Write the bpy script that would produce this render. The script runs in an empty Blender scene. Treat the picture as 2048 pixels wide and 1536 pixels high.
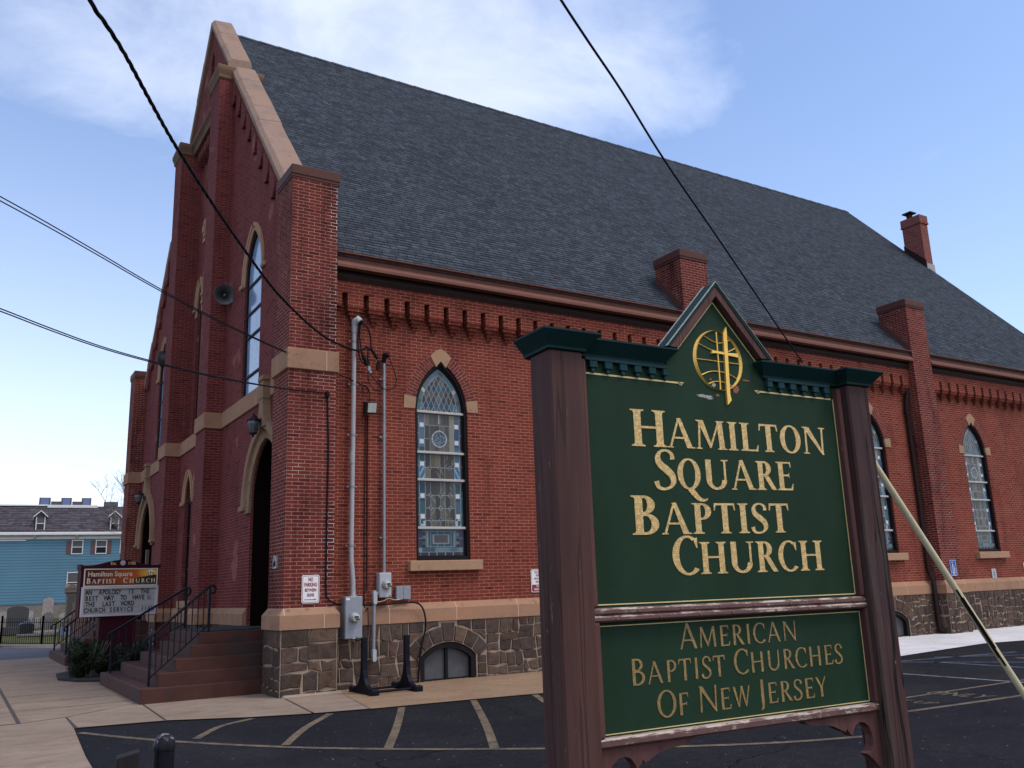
import bpy, bmesh, math, random
from mathutils import Vector, Matrix
from mathutils.geometry import tessellate_polygon
import numpy as np
SC = bpy.context.scene
COL = SC.collection
rad = math.radians
PI = math.pi

# ------------------------------------------------------------------ camera
cam = bpy.data.cameras.new('camera')
cam.lens = 31.03; cam.sensor_width = 36; cam.sensor_fit = 'HORIZONTAL'; cam.clip_end = 3000; cam.clip_start = 0.05
camo = bpy.data.objects.new('camera', cam); COL.objects.link(camo)
CP = (-4.8687, -15.5596, 1.56)
RR = ((0.85202066, -0.52232688, -0.03514868), (-0.08886034, -0.21046212, 0.9735551), (0.51591147, 0.82636573, 0.22573222))
camo.matrix_world = Matrix(((RR[0][0], RR[1][0], -RR[2][0], CP[0]), (RR[0][1], RR[1][1], -RR[2][1], CP[1]),
                            (RR[0][2], RR[1][2], -RR[2][2], CP[2]), (0, 0, 0, 1)))
SC.camera = camo
SC.render.resolution_x = 1024; SC.render.resolution_y = 768

# ------------------------------------------------------------------ sky and sun (thin high overcast)
SUN_EL = 60; SUN_AZ = 145          # azimuth measured from +Y towards +X
EXPOSURE = 0.25
w = bpy.data.worlds.new('World'); SC.world = w; w.use_nodes = True
nt = w.node_tree; nt.nodes.clear()
def wn(t, **k):
    n = nt.nodes.new(t)
    for a, b in k.items(): setattr(n, a, b)
    return n
def wl(a, b): nt.links.new(a, b)
def wmath(op, a, b=None, clamp=False):
    n = wn('ShaderNodeMath', operation=op); n.use_clamp = clamp
    for i, v in enumerate((a, b)):
        if v is None: continue
        if isinstance(v, (int, float)): n.inputs[i].default_value = v
        else: wl(v, n.inputs[i])
    return n.outputs[0]
out = wn('ShaderNodeOutputWorld'); bg = wn('ShaderNodeBackground'); bg.inputs['Strength'].default_value = 0.15
sky = wn('ShaderNodeTexSky', sky_type='NISHITA'); sky.sun_disc = False
sky.sun_elevation = rad(SUN_EL); sky.sun_rotation = rad(SUN_AZ); sky.altitude = 50; sky.air_density = 1.0; sky.dust_density = 1.2; sky.ozone_density = 2.6
tc = wn('ShaderNodeTexCoord')
nrm = wn('ShaderNodeVectorMath', operation='NORMALIZE'); wl(tc.outputs['Generated'], nrm.inputs[0])
def wdot(v):
    n = wn('ShaderNodeVectorMath', operation='DOT_PRODUCT'); wl(nrm.outputs[0], n.inputs[0]); n.inputs[1].default_value = v; return n.outputs['Value']
sep = wn('ShaderNodeSeparateXYZ'); wl(nrm.outputs[0], sep.inputs[0])
zc = wmath('MAXIMUM', sep.outputs['Z'], 0.02)
flat = wn('ShaderNodeVectorMath', operation='DIVIDE'); wl(nrm.outputs[0], flat.inputs[0])
cz = wn('ShaderNodeCombineXYZ'); zz = wmath('ADD', zc, 0.12)
for i in range(3): wl(zz, cz.inputs[i])
wl(cz.outputs[0], flat.inputs[1])
n1 = wn('ShaderNodeTexNoise'); n1.inputs['Scale'].default_value = 2.3; n1.inputs['Detail'].default_value = 9; n1.inputs['Roughness'].default_value = 0.6; n1.inputs['Distortion'].default_value = 0.35
wl(flat.outputs[0], n1.inputs['Vector'])
n2 = wn('ShaderNodeTexNoise'); n2.inputs['Scale'].default_value = 0.8; n2.inputs['Detail'].default_value = 6
wl(flat.outputs[0], n2.inputs['Vector'])
# one broad bank of thin cloud high over the church, drawn out along its length
cdir = Vector((0.31, 0.76, 0.565)).normalized()
crt = Vector((0.86, -0.50, -0.02)).normalized(); cup = crt.cross(cdir) * -1
if cup.z < 0: cup = -cup
ea = wmath('DIVIDE', wmath('ADD', wdot(crt), 0.10), 0.36); eb = wmath('DIVIDE', wmath('SUBTRACT', wdot(cup), 0.02), 0.17)
r2_ = wmath('ADD', wmath('POWER', wmath('ABSOLUTE', ea), 2.0), wmath('POWER', wmath('ABSOLUTE', eb), 2.0))
bank = wmath('SUBTRACT', 1.0, r2_)
bank = wmath('ADD', wmath('MULTIPLY', bank, 0.62), wmath('MULTIPLY', wmath('SUBTRACT', n1.outputs['Fac'], 0.5), 1.7))
bank = wmath('MULTIPLY', wmath('ADD', bank, 0.08), 0.78, True)
thin = wmath('MULTIPLY', wmath('SUBTRACT', n1.outputs['Fac'], 0.54), 0.8, True)
haz = wmath('MULTIPLY', wmath('POWER', wmath('SUBTRACT', 1.0, zc), 4.0), wmath('ADD', 0.55, wmath('MULTIPLY', wdot((-0.75, 0.65, 0)), 0.6)))
# a mottled sheet of cloud behind and above the viewer (out of frame) keeps the light soft
rear = wmath('MULTIPLY', wmath('ADD', wdot((0.1, -0.9, 0.35)), 0.05), 0.8, True)
fac = wmath('MAXIMUM', wmath('MAXIMUM', bank, thin), wmath('MAXIMUM', haz, rear))
fac = wmath('MINIMUM', wmath('MAXIMUM', fac, 0.0), 0.92)
mixc = wn('ShaderNodeMix', data_type='RGBA'); wl(fac, mixc.inputs['Factor']); 
tint = wn('ShaderNodeMix', data_type='RGBA'); tint.blend_type = 'MULTIPLY'; tint.inputs['Factor'].default_value = 1.0
wl(sky.outputs[0], tint.inputs[6]); tint.inputs[7].default_value = (1.27, 1.29, 1.37, 1)
wl(tint.outputs[2], mixc.inputs[6]); mixc.inputs[7].default_value = (7.4, 7.7, 8.6, 1)
wl(mixc.outputs[2], bg.inputs['Color']); wl(bg.outputs[0], out.inputs[0])
sun = bpy.data.lights.new('sun', 'SUN'); sun.energy = 1.4; sun.angle = rad(16); sun.color = (1.0, 0.95, 0.88)
suno = bpy.data.objects.new('sun', sun); COL.objects.link(suno)
sd = Vector((math.sin(rad(SUN_AZ)) * math.cos(rad(SUN_EL)), math.cos(rad(SUN_AZ)) * math.cos(rad(SUN_EL)), math.sin(rad(SUN_EL))))
suno.rotation_euler = sd.to_track_quat('Z', 'Y').to_euler(); suno.location = (0, -30, 40)
SC.view_settings.view_transform = 'Standard'; SC.view_settings.look = 'None'; SC.view_settings.gamma = 1; SC.view_settings.exposure = EXPOSURE
SC.view_settings.use_curve_mapping = False
try:
    SC.cycles.max_bounces = 4; SC.cycles.diffuse_bounces = 2; SC.cycles.use_denoising = True
except Exception: pass

# ------------------------------------------------------------------ materials
class NM:
    """small node-material builder"""
    def __init__(s, name):
        s.m = bpy.data.materials.new(name); s.m.use_nodes = True; s.t = s.m.node_tree; s.t.nodes.clear()
        s.o = s.n('ShaderNodeOutputMaterial'); s.b = s.n('ShaderNodeBsdfPrincipled'); s.l(s.b.outputs[0], s.o.inputs[0])
        s.tc = s.n('ShaderNodeTexCoord')
    def n(s, t, **k):
        x = s.t.nodes.new(t)
        for a, b in k.items(): setattr(x, a, b)
        return x
    def l(s, a, b): s.t.links.new(a, b)
    def val(s, v, sock):
        if isinstance(v, (int, float, tuple, list)): sock.default_value = v
        else: s.l(v, sock)
    def noise(s, scale, detail=4, rough=0.55, vec=None, dist=0.0, mapping=None):
        x = s.n('ShaderNodeTexNoise'); x.inputs['Scale'].default_value = scale; x.inputs['Detail'].default_value = detail
        x.inputs['Roughness'].default_value = rough; x.inputs['Distortion'].default_value = dist
        v = vec or s.tc.outputs['Object']
        if mapping:
            mp = s.n('ShaderNodeMapping'); mp.inputs['Scale'].default_value = mapping; s.l(v, mp.inputs[0]); v = mp.outputs[0]
        s.l(v, x.inputs['Vector']); return x.outputs['Fac']
    def ramp(s, f, stops):
        r = s.n('ShaderNodeValToRGB'); s.l(f, r.inputs[0]); e = r.color_ramp.elements
        while len(e) < len(stops): e.new(0.5)
        for i, (p, c) in enumerate(stops):
            e[i].position = p; e[i].color = c if len(c) == 4 else (*c, 1)
        return r.outputs[0]
    def step(s, f, a, b):
        m = s.n('ShaderNodeMapRange'); m.inputs[1].default_value = a; m.inputs[2].default_value = b; s.l(f, m.inputs[0]); return m.outputs[0]
    def mix(s, f, a, b, mode='MIX'):
        m = s.n('ShaderNodeMix', data_type='RGBA'); m.blend_type = mode
        s.val(f, m.inputs[0])
        for v, i in ((a, 6), (b, 7)):
            if isinstance(v, tuple) and len(v) == 3: v = (*v, 1)
            s.val(v, m.inputs[i])
        return m.outputs[2]
    def math(s, op, a, b=0.0, clamp=False):
        m = s.n('ShaderNodeMath', operation=op); m.use_clamp = clamp; s.val(a, m.inputs[0]); s.val(b, m.inputs[1]); return m.outputs[0]
    def sepz(s, vec=None):
        x = s.n('ShaderNodeSeparateXYZ'); s.l(vec or s.tc.outputs['Object'], x.inputs[0]); return x.outputs
    def fin(s, color, rough=0.7, bump=None, dist=0.01, strength=0.5, metallic=0.0, spec=None):
        if isinstance(color, tuple) and len(color) == 3: color = (*color, 1)
        s.val(color, s.b.inputs['Base Color']); s.val(rough, s.b.inputs['Roughness']); s.b.inputs['Metallic'].default_value = metallic
        if spec is not None: s.b.inputs['Specular IOR Level'].default_value = spec
        if bump is not None:
            b = s.n('ShaderNodeBump'); b.inputs['Distance'].default_value = dist; b.inputs['Strength'].default_value = strength
            s.l(bump, b.inputs['Height']); s.l(b.outputs[0], s.b.inputs['Normal'])
        return s.m
def sc3(c, k): return tuple(max(0, min(1, x * k)) for x in c)
def plain(name, c, rough=0.6, var=0.2, scale=6, bump=0.0, metallic=0.0, spec=None, mapping=None):
    a = NM(name); f = a.noise(scale, 6, 0.6, mapping=mapping); f2 = a.noise(scale * 7, 3, 0.6, mapping=mapping)
    col = a.ramp(f, [(0.3, sc3(c, 1 - var)), (0.7, sc3(c, 1 + var))])
    col = a.mix(0.5, col, a.ramp(f2, [(0.3, sc3(c, 1 - var)), (0.7, sc3(c, 1 + var))]))
    return a.fin(col, rough, f2 if bump else None, bump or 0.01, 0.6, metallic, spec)

def brick_mat(name, c1, c2, mortar, soot=0.0, salt=0.0, patch=0.0, edge=False, bw=0.2245, rh=0.0675, vtop=None):
    a = NM(name); uv = a.tc.outputs['UV']
    # slight wobble so courses are not ruler-straight
    nz = a.n('ShaderNodeTexNoise'); nz.inputs['Scale'].default_value = 0.8; nz.inputs['Detail'].default_value = 1; a.l(uv, nz.inputs['Vector'])
    sb = a.n('ShaderNodeVectorMath', operation='SUBTRACT'); a.l(nz.outputs['Color'], sb.inputs[0]); sb.inputs[1].default_value = (0.5, 0.5, 0.5)
    ml = a.n('ShaderNodeVectorMath', operation='MULTIPLY_ADD'); a.l(sb.outputs[0], ml.inputs[0]); ml.inputs[1].default_value = (0.02, 0.016, 0); a.l(uv, ml.inputs[2])
    br = a.n('ShaderNodeTexBrick'); a.l(ml.outputs[0], br.inputs['Vector']); br.offset = 0.5
    br.inputs['Scale'].default_value = 1; br.inputs['Brick Width'].default_value = bw; br.inputs['Row Height'].default_value = rh
    br.inputs['Mortar Size'].default_value = 0.0062; br.inputs['Mortar Smooth'].default_value = 0.25; br.inputs['Bias'].default_value = -0.1
    br.inputs['Color1'].default_value = (*c1, 1); br.inputs['Color2'].default_value = (*c2, 1); br.inputs['Mortar'].default_value = (0.5, 0.5, 0.5, 1)
    big = a.noise(0.35, 5, 0.6); mid = a.noise(1.7, 6, 0.65); fine = a.noise(45, 3, 0.6)
    col = a.mix(a.step(big, 0.35, 0.7), br.outputs['Color'], a.mix(1.0, br.outputs['Color'], (0.86, 0.80, 0.82), 'MULTIPLY'))
    col = a.mix(0.55, col, a.mix(1.0, col, a.ramp(fine, [(0.3, (0.6, 0.6, 0.6)), (0.7, (1.35, 1.3, 1.25))]), 'MULTIPLY'))
    # odd bricks burnt darker or redder: random value per brick from a second, differently coloured pass
    b2 = a.n('ShaderNodeTexBrick'); a.l(ml.outputs[0], b2.inputs['Vector']); b2.offset = 0.5
    for k, v in (('Scale', 1), ('Brick Width', bw), ('Row Height', rh), ('Mortar Size', 0.0055), ('Bias', 0.0)): b2.inputs[k].default_value = v
    b2.inputs['Color1'].default_value = (0.0, 0, 0, 1); b2.inputs['Color2'].default_value = (1, 1, 1, 1); b2.inputs['Mortar'].default_value = (0.5, 0.5, 0.5, 1)
    g = a.n('ShaderNodeRGBToBW'); a.l(b2.outputs['Color'], g.inputs[0])
    col = a.mix(a.step(g.outputs[0], 0.90, 0.99), col, a.mix(1.0, col, (0.72, 0.66, 0.70), 'MULTIPLY'))
    col = a.mix(a.step(g.outputs[0], 0.14, 0.02), col, a.mix(1.0, col, (1.12, 1.08, 1.04), 'MULTIPLY'))
    mcol = a.mix(a.step(mid, 0.35, 0.65), mortar, sc3(mortar, 0.62))
    if salt: mcol = a.mix(a.math('MULTIPLY', a.step(a.noise(2.2, 5, 0.7), 0.56, 0.66), salt), mcol, (0.62, 0.52, 0.46))
    if patch:
        pz = a.step(a.noise(0.9, 3, 0.5), 0.66, 0.69); col = a.mix(a.math('MULTIPLY', pz, patch), col, (0.30, 0.10, 0.085))
    if edge:        # lime bleeding out of the joints down one weathered arris
        xo = a.sepz(); ex = a.math('MULTIPLY', a.step(xo[0], 0.66, 0.84), a.math('MULTIPLY', a.step(xo[0], 1.1, 1.0), a.step(xo[1], 0.3, 0.2)))
        ex = a.math('MULTIPLY', a.math('MULTIPLY', ex, a.step(a.noise(0.9, 4, 0.6), 0.44, 0.60)), a.step(a.noise(7.0, 3, 0.6), 0.40, 0.56)); mcol = a.mix(ex, mcol, (0.66, 0.58, 0.53)); col = a.mix(a.math('MULTIPLY', ex, 0.8), col, a.mix(1.0, col, (0.35, 0.32, 0.35), 'MULTIPLY'))
    col = a.mix(br.outputs['Fac'], col, mcol)
    if soot:
        st = a.noise(1.1, 6, 0.7, mapping=(1.6, 1.6, 0.35))
        col = a.mix(a.math('MULTIPLY', a.step(st, 0.5, 0.68), soot), col, a.mix(1.0, col, (0.28, 0.24, 0.27), 'MULTIPLY'))
    h = a.math('SUBTRACT', a.math('MULTIPLY', fine, 0.25), br.outputs['Fac'])
    return a.fin(col, 0.9, h, 0.008, 0.8, spec=0.1)
BR1 = (0.205, 0.042, 0.026); BR2 = (0.165, 0.033, 0.022); MOR = (0.41, 0.19, 0.132)
m_brick = brick_mat('red brick', BR1, BR2, MOR, soot=0.45)
m_brickp = brick_mat('weathered red brick', (0.165, 0.033, 0.025), (0.115, 0.024, 0.020), (0.40, 0.21, 0.165), soot=0.9, salt=0.5, edge=True)
m_brickf = brick_mat('shaded facade brick', (0.168, 0.035, 0.032), (0.130, 0.027, 0.027), (0.24, 0.11, 0.095), soot=0.35, patch=0.8)  # facade copy: the dimmer light on this front is put into darker colours
m_brickc = brick_mat('old chimney brick', (0.24, 0.075, 0.06), (0.17, 0.05, 0.045), (0.42, 0.24, 0.2), soot=0.4)
m_voussoir = brick_mat('arch brick', (0.165, 0.042, 0.033), (0.12, 0.03, 0.026), (0.38, 0.18, 0.14), bw=0.2245, rh=0.0675)

def stone_trim(name, c, dirt=0.5):
    a = NM(name); big = a.noise(1.3, 6, 0.65); fine = a.noise(60, 4, 0.7); bl = a.noise(6, 4, 0.6)
    col = a.ramp(big, [(0.3, sc3(c, 0.78)), (0.5, c), (0.72, (c[0] * 1.1, c[1] * 1.02, c[2] * 0.92))])
    col = a.mix(0.5, col, a.mix(1.0, col, a.ramp(fine, [(0.3, (0.72, 0.72, 0.72)), (0.7, (1.25, 1.25, 1.25))]), 'MULTIPLY'))
    col = a.mix(a.math('MULTIPLY', a.step(bl, 0.60, 0.74), dirt), col, sc3(c, 0.42))
    br = a.n('ShaderNodeTexBrick'); a.l(a.tc.outputs['UV'], br.inputs['Vector'])
    for k, v in (('Scale', 1), ('Brick Width', 1.43), ('Row Height', 50.0), ('Mortar Size', 0.006)): br.inputs[k].default_value = v
    return col, br, a, fine
def mk_trim(name, c, joints=False, dirt=0.5):
    col, br, a, fine = stone_trim(name, c, dirt)
    if joints: col = a.mix(br.outputs['Fac'], col, (0.55, 0.38, 0.28))
    return a.fin(col, 0.92, fine, 0.004, 0.5, spec=0.1)
m_trim = mk_trim('tan sandstone', (0.345, 0.208, 0.13))
m_trimj = mk_trim('jointed tan sandstone', (0.315, 0.178, 0.113), True, 0.75)
m_coping = mk_trim('pale coping stone', (0.275, 0.185, 0.142), False, 0.6)
m_hood = mk_trim('sooty sandstone', (0.265, 0.165, 0.108), False, 0.8)

def shingle_mat(name, c, rh=0.125, bw=0.19):
    a = NM(name); uv = a.tc.outputs['UV']
    nz = a.n('ShaderNodeTexNoise'); nz.inputs['Scale'].default_value = 1.3; nz.inputs['Detail'].default_value = 2; a.l(uv, nz.inputs['Vector'])
    ml = a.n('ShaderNodeVectorMath', operation='MULTIPLY_ADD'); a.l(nz.outputs['Color'], ml.inputs[0]); ml.inputs[1].default_value = (0.05, 0.03, 0); a.l(uv, ml.inputs[2])
    br = a.n('ShaderNodeTexBrick'); a.l(ml.outputs[0], br.inputs['Vector']); br.offset = 0.37; br.offset_frequency = 3; br.squash = 1.5; br.squash_frequency = 2
    for k, v in (('Scale', 1), ('Brick Width', bw), ('Row Height', rh), ('Mortar Size', 0.012), ('Mortar Smooth', 0.2), ('Bias', 0.0)): br.inputs[k].default_value = v
    br.inputs['Color1'].default_value = (*sc3(c, 0.70), 1); br.inputs['Color2'].default_value = (*sc3(c, 1.30), 1); br.inputs['Mortar'].default_value = (*sc3(c, 0.45), 1)
    big = a.noise(0.25, 5, 0.65); fine = a.noise(70, 3, 0.7); strk = a.noise(0.7, 5, 0.6, mapping=(2.5, 0.25, 0.25))
    col = a.mix(0.5, br.outputs['Color'], a.mix(1.0, br.outputs['Color'], a.ramp(fine, [(0.3, (0.6, 0.6, 0.6)), (0.7, (1.4, 1.4, 1.4))]), 'MULTIPLY'))
    col = a.mix(a.step(big, 0.4, 0.7), col, a.mix(1.0, col, (1.06, 1.07, 1.08), 'MULTIPLY'))
    col = a.mix(a.step(strk, 0.5, 0.75), col, a.mix(1.0, col, (0.92, 0.92, 0.93), 'MULTIPLY'))
    # each course: a step in height along v
    sp = a.n('ShaderNodeSeparateXYZ'); a.l(ml.outputs[0], sp.inputs[0])
    fr = a.math('FRACT', a.math('DIVIDE', sp.outputs[1], rh))
    h = a.math('ADD', a.math('MULTIPLY', fr, -1.0), a.math('MULTIPLY', fine, 0.2))
    # the butt edge of each course is a dark line, broken where tabs are doubled
    bl = a.noise(3.2, 2, 0.5, vec=ml.outputs[0]); col = a.mix(a.math('MULTIPLY', a.step(fr, 0.42, 0.22), a.step(bl, 0.34, 0.52)), col, a.mix(1.0, col, (0.30, 0.30, 0.32), 'MULTIPLY'))
    return a.fin(col, 0.95, h, 0.012, 0.7, spec=0.05)
m_roof = shingle_mat('slate grey shingles', (0.051, 0.058, 0.069))
m_roof2 = shingle_mat('weathered grey brown shingles', (0.085, 0.075, 0.085), 0.2, 0.5)

def rubble_mat():
    a = NM('brownstone rubble'); at = a.n('ShaderNodeVertexColor'); at.layer_name = 'Col'
    f = a.noise(9, 6, 0.7); f2 = a.noise(55, 4, 0.7); f3 = a.noise(3.3, 5, 0.7)
    col = a.mix(1.0, at.outputs[0], a.ramp(f, [(0.28, (0.55, 0.5, 0.5)), (0.5, (1, 1, 1)), (0.75, (1.5, 1.35, 1.2))]), 'MULTIPLY')
    col = a.mix(0.6, col, a.mix(1.0, col, a.ramp(f2, [(0.3, (0.55, 0.55, 0.55)), (0.7, (1.45, 1.45, 1.45))]), 'MULTIPLY'))
    col = a.mix(a.step(f3, 0.62, 0.75), col, a.mix(1.0, col, (1.5, 1.15, 0.85), 'MULTIPLY'))
    h = a.math('ADD', a.math('MULTIPLY', f, 1.0), a.math('MULTIPLY', f2, 0.35))
    return a.fin(col, 0.92, h, 0.03, 0.7, spec=0.12)
m_rubble = rubble_mat()
m_mortar = plain('raised lime mortar', (0.27, 0.20, 0.145), 0.95, 0.25, 7, 0.01)
m_brown = plain('brown painted metal', (0.092, 0.038, 0.030), 0.6, 0.2, 5, 0.0, spec=0.12)
m_gutter = plain('copper brown gutter', (0.150, 0.060, 0.042), 0.6, 0.18, 3, 0.0, spec=0.15, mapping=(0.3, 1, 1))
m_soffit = plain('shadow darkened brown paint', (0.026, 0.012, 0.011), 0.65, 0.3, 2, 0.0, spec=0.15, mapping=(0.4, 1, 1))  # brown paint taken near black to carry the shadow under the eaves
m_dark = plain('dark opening shade', (0.006, 0.005, 0.005), 0.95, 0.2, 5, spec=0.0)
m_frame = plain('near black window frame', (0.011, 0.008, 0.009), 0.6, 0.25, 8, spec=0.12)
m_white = plain('white painted bar', (0.42, 0.395, 0.375), 0.55, 0.15, 9, spec=0.15)
m_black = plain('black painted iron', (0.006, 0.0065, 0.012), 0.5, 0.3, 20, spec=0.09)
m_cable = plain('black rubber cable', (0.006, 0.006, 0.010), 0.6, 0.3, 20, spec=0.12)
m_galv = plain('galvanised steel', (0.24, 0.245, 0.27), 0.5, 0.2, 14, 0.0, 0.35)
m_pvc = plain('light grey conduit', (0.34, 0.325, 0.345), 0.55, 0.15, 3, spec=0.2)
m_boxg = plain('grey enamelled steel', (0.235, 0.245, 0.275), 0.5, 0.1, 3, spec=0.2)
m_boxw = plain('pale grey enamelled steel', (0.37, 0.375, 0.40), 0.5, 0.1, 3, spec=0.2)
m_glass = plain('meter glass', (0.42, 0.42, 0.38), 0.12, 0.3, 25, spec=0.8)
m_dglass = plain('dark window glass', (0.015, 0.018, 0.024), 0.08, 0.3, 1.5, spec=0.25)
m_frost = plain('dusty basement glass', (0.068, 0.068, 0.073), 0.5, 0.3, 7, spec=0.25)
m_leafdirt = plain('fallen leaves', (0.16, 0.06, 0.05), 0.9, 0.6, 30)
m_signw = plain('white sign sheet', (0.70, 0.68, 0.68), 0.4, 0.04, 4)
m_signr = plain('red sign ink', (0.22, 0.008, 0.018), 0.45, 0.05, 4)
m_signb = plain('blue sign sheet', (0.015, 0.065, 0.30), 0.4, 0.05, 4)
m_ink = plain('black ink', (0.012, 0.012, 0.016), 0.5, 0.1, 4)
def asphalt():
    a = NM('dark asphalt'); f = a.noise(0.55, 7, 0.68, dist=0.5); g = a.noise(120, 2, 0.8); md = a.noise(9, 5, 0.7)
    col = a.ramp(f, [(0.3, (0.0095, 0.0095, 0.013)), (0.5, (0.0135, 0.0132, 0.0165)), (0.72, (0.021, 0.020, 0.023))])
    col = a.mix(0.8, col, a.mix(1.0, col, a.ramp(md, [(0.3, (0.7, 0.7, 0.7)), (0.7, (1.4, 1.38, 1.34))]), 'MULTIPLY'))
    col = a.mix(0.9, col, a.mix(1.0, col, a.ramp(g, [(0.34, (0.35, 0.35, 0.35)), (0.5, (0.95, 0.95, 0.95)), (0.68, (2.3, 2.25, 2.15))]), 'MULTIPLY'))
    for sc_, th, cc in ((55, 0.975, (0.16, 0.15, 0.145)), (24, 0.988, (0.22, 0.205, 0.20))):     # pale chips of stone and grit
        v = a.n('ShaderNodeTexVoronoi'); v.inputs['Scale'].default_value = sc_; a.l(a.tc.outputs['Object'], v.inputs['Vector'])
        w_ = a.n('ShaderNodeTexWhiteNoise'); a.l(v.outputs['Position'], w_.inputs['Vector'])
        col = a.mix(a.math('MULTIPLY', a.step(w_.outputs['Value'], th, th + 0.004), a.step(v.outputs['Distance'], 0.30, 0.22)), col, cc)
    # hairline cracks
    v = a.n('ShaderNodeTexVoronoi', feature='DISTANCE_TO_EDGE'); v.inputs['Scale'].default_value = 0.22
    nz = a.n('ShaderNodeTexNoise'); nz.inputs['Scale'].default_value = 1.4; nz.inputs['Detail'].default_value = 5; a.l(a.tc.outputs['Object'], nz.inputs['Vector'])
    ml = a.n('ShaderNodeVectorMath', operation='MULTIPLY_ADD'); a.l(nz.outputs['Color'], ml.inputs[0]); ml.inputs[1].default_value = (0.9, 0.9, 0); a.l(a.tc.outputs['Object'], ml.inputs[2]); a.l(ml.outputs[0], v.inputs['Vector'])
    ck = a.math('MULTIPLY', a.step(v.outputs['Distance'], 0.0045, 0.0015), a.step(f, 0.42, 0.55)); col = a.mix(ck, col, (0.004, 0.004, 0.005))
    st = a.step(a.noise(0.9, 3, 0.5), 0.66, 0.74); col = a.mix(a.math('MULTIPLY', st, 0.6), col, a.mix(1.0, col, (0.45, 0.45, 0.47), 'MULTIPLY'))
    return a.fin(col, 0.92, a.math('ADD', g, md), 0.008, 0.8, spec=0.08)
m_asphalt = asphalt()
def concrete(name, c, grain=60, agg=0.0, stain=0.85):
    a = NM(name); f = a.noise(0.7, 7, 0.68, dist=0.4); s = a.noise(1.9, 7, 0.72, mapping=(0.8, 1.5, 1), dist=0.7); g = a.noise(grain, 3, 0.75)
    col = a.ramp(f, [(0.3, sc3(c, 0.8)), (0.7, sc3(c, 1.12))])
    col = a.mix(a.math('MULTIPLY', a.step(s, 0.46, 0.66), stain), col, (c[0] * 0.62, c[1] * 0.5, c[2] * 0.42))
    col = a.mix(0.55, col, a.mix(1.0, col, a.ramp(g, [(0.3, (0.65 - agg, 0.65 - agg, 0.65 - agg)), (0.7, (1.3 + agg, 1.3 + agg, 1.3 + agg))]), 'MULTIPLY'))
    return a.fin(col, 0.95, g, 0.004 + agg * 0.01, 0.6, spec=0.08)
m_conc = concrete('tan stained concrete', (0.262, 0.196, 0.148), stain=0.5)
m_concg = concrete('grey kerb concrete', (0.36, 0.30, 0.26), stain=0.3)
m_concw = concrete('bleached concrete', (0.62, 0.60, 0.60), stain=0.2)
m_gravel = concrete('exposed aggregate', (0.27, 0.18, 0.115), 38, 0.4, 0.4)
m_gap = plain('dirty joint', (0.05, 0.038, 0.03), 0.95, 0.3, 9)
def line_paint(name, c):
    a = NM(name); g = a.noise(55, 5, 0.75); b = a.noise(5, 5, 0.65); fac = a.math('MULTIPLY', a.step(g, 0.38, 0.62), a.step(b, 0.28, 0.62))
    return a.fin(a.mix(fac, (0.025, 0.023, 0.024), c), 0.8)
m_yellow = line_paint('worn yellow line', (0.27, 0.175, 0.075)); m_wline = line_paint('worn white line', (0.42, 0.40, 0.42)); m_bline = line_paint('worn blue line', (0.17, 0.24, 0.40))
def step_mat():
    a = NM('brown painted concrete'); f = a.noise(2.2, 6, 0.65); g = a.noise(50, 4, 0.7); ch = a.noise(9, 6, 0.75, mapping=(1, 1, 3))
    col = a.ramp(f, [(0.3, (0.046, 0.019, 0.015)), (0.7, (0.074, 0.030, 0.023))])
    col = a.mix(a.step(a.noise(1.2, 3, 0.5), 0.6, 0.64), col, (0.045, 0.027, 0.026))
    col = a.mix(a.math('MULTIPLY', a.step(ch, 0.68, 0.72), 0.8), col, (0.26, 0.17, 0.14))
    return a.fin(col, 0.7, g, 0.004, 0.5, spec=0.15)
m_step = step_mat()
def timber(name, c, peel=0.0, crack=1.0, green=0.0, bare=0.0):
    a = NM(name); gr = a.noise(14, 5, 0.65, mapping=(1, 1, 0.06)); wv = a.noise(5, 3, 0.5, mapping=(1.5, 1.5, 0.05)); fl = a.noise(30, 5, 0.75, mapping=(1, 1, 0.16)); big = a.noise(1.6, 4, 0.6)
    col = a.ramp(gr, [(0.25, sc3(c, 0.62)), (0.5, c), (0.75, sc3(c, 1.35))])
    col = a.mix(a.step(big, 0.4, 0.7), col, a.mix(1.0, col, (0.75, 0.8, 0.95), 'MULTIPLY'))
    cr = a.math('ABSOLUTE', a.math('SUBTRACT', wv, 0.5)); ck = a.step(cr, 0.007, 0.002)
    ck = a.math('MULTIPLY', ck, crack)
    col = a.mix(ck, col, (0.008, 0.006, 0.006))
    if peel: col = a.mix(a.math('MULTIPLY', a.step(fl, 0.66, 0.70), peel), col, (0.36, 0.30, 0.27))
    if green: col = a.mix(a.math('MULTIPLY', a.step(a.noise(11, 3, 0.6, mapping=(1, 1, 0.3)), 0.735, 0.75), green), col, (0.12, 0.36, 0.27))
    if bare: col = a.mix(a.math('MULTIPLY', a.step(a.noise(4.5, 6, 0.75, mapping=(2.5, 1, 0.22)), 0.54, 0.66), bare), col, a.mix(gr, (0.030, 0.026, 0.022), (0.115, 0.10, 0.075)))
    h = a.math('SUBTRACT', a.math('MULTIPLY', gr, 0.5), ck)
    return a.fin(col, 0.72, h, 0.006, 0.8, spec=0.15)
m_post = timber('brown stained cracked timber', (0.080, 0.037, 0.030), 0.4, 0.4)
m_postr = timber('split weathered timber', (0.062, 0.030, 0.027), 0.2, 1.0, 1.0, 0.5)
m_frameb = timber('peeling brown timber', (0.105, 0.045, 0.038), 0.75, 0.3)
m_rail = timber('flaking brown rail', (0.12, 0.05, 0.042), 0.0, 0.0)
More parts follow.
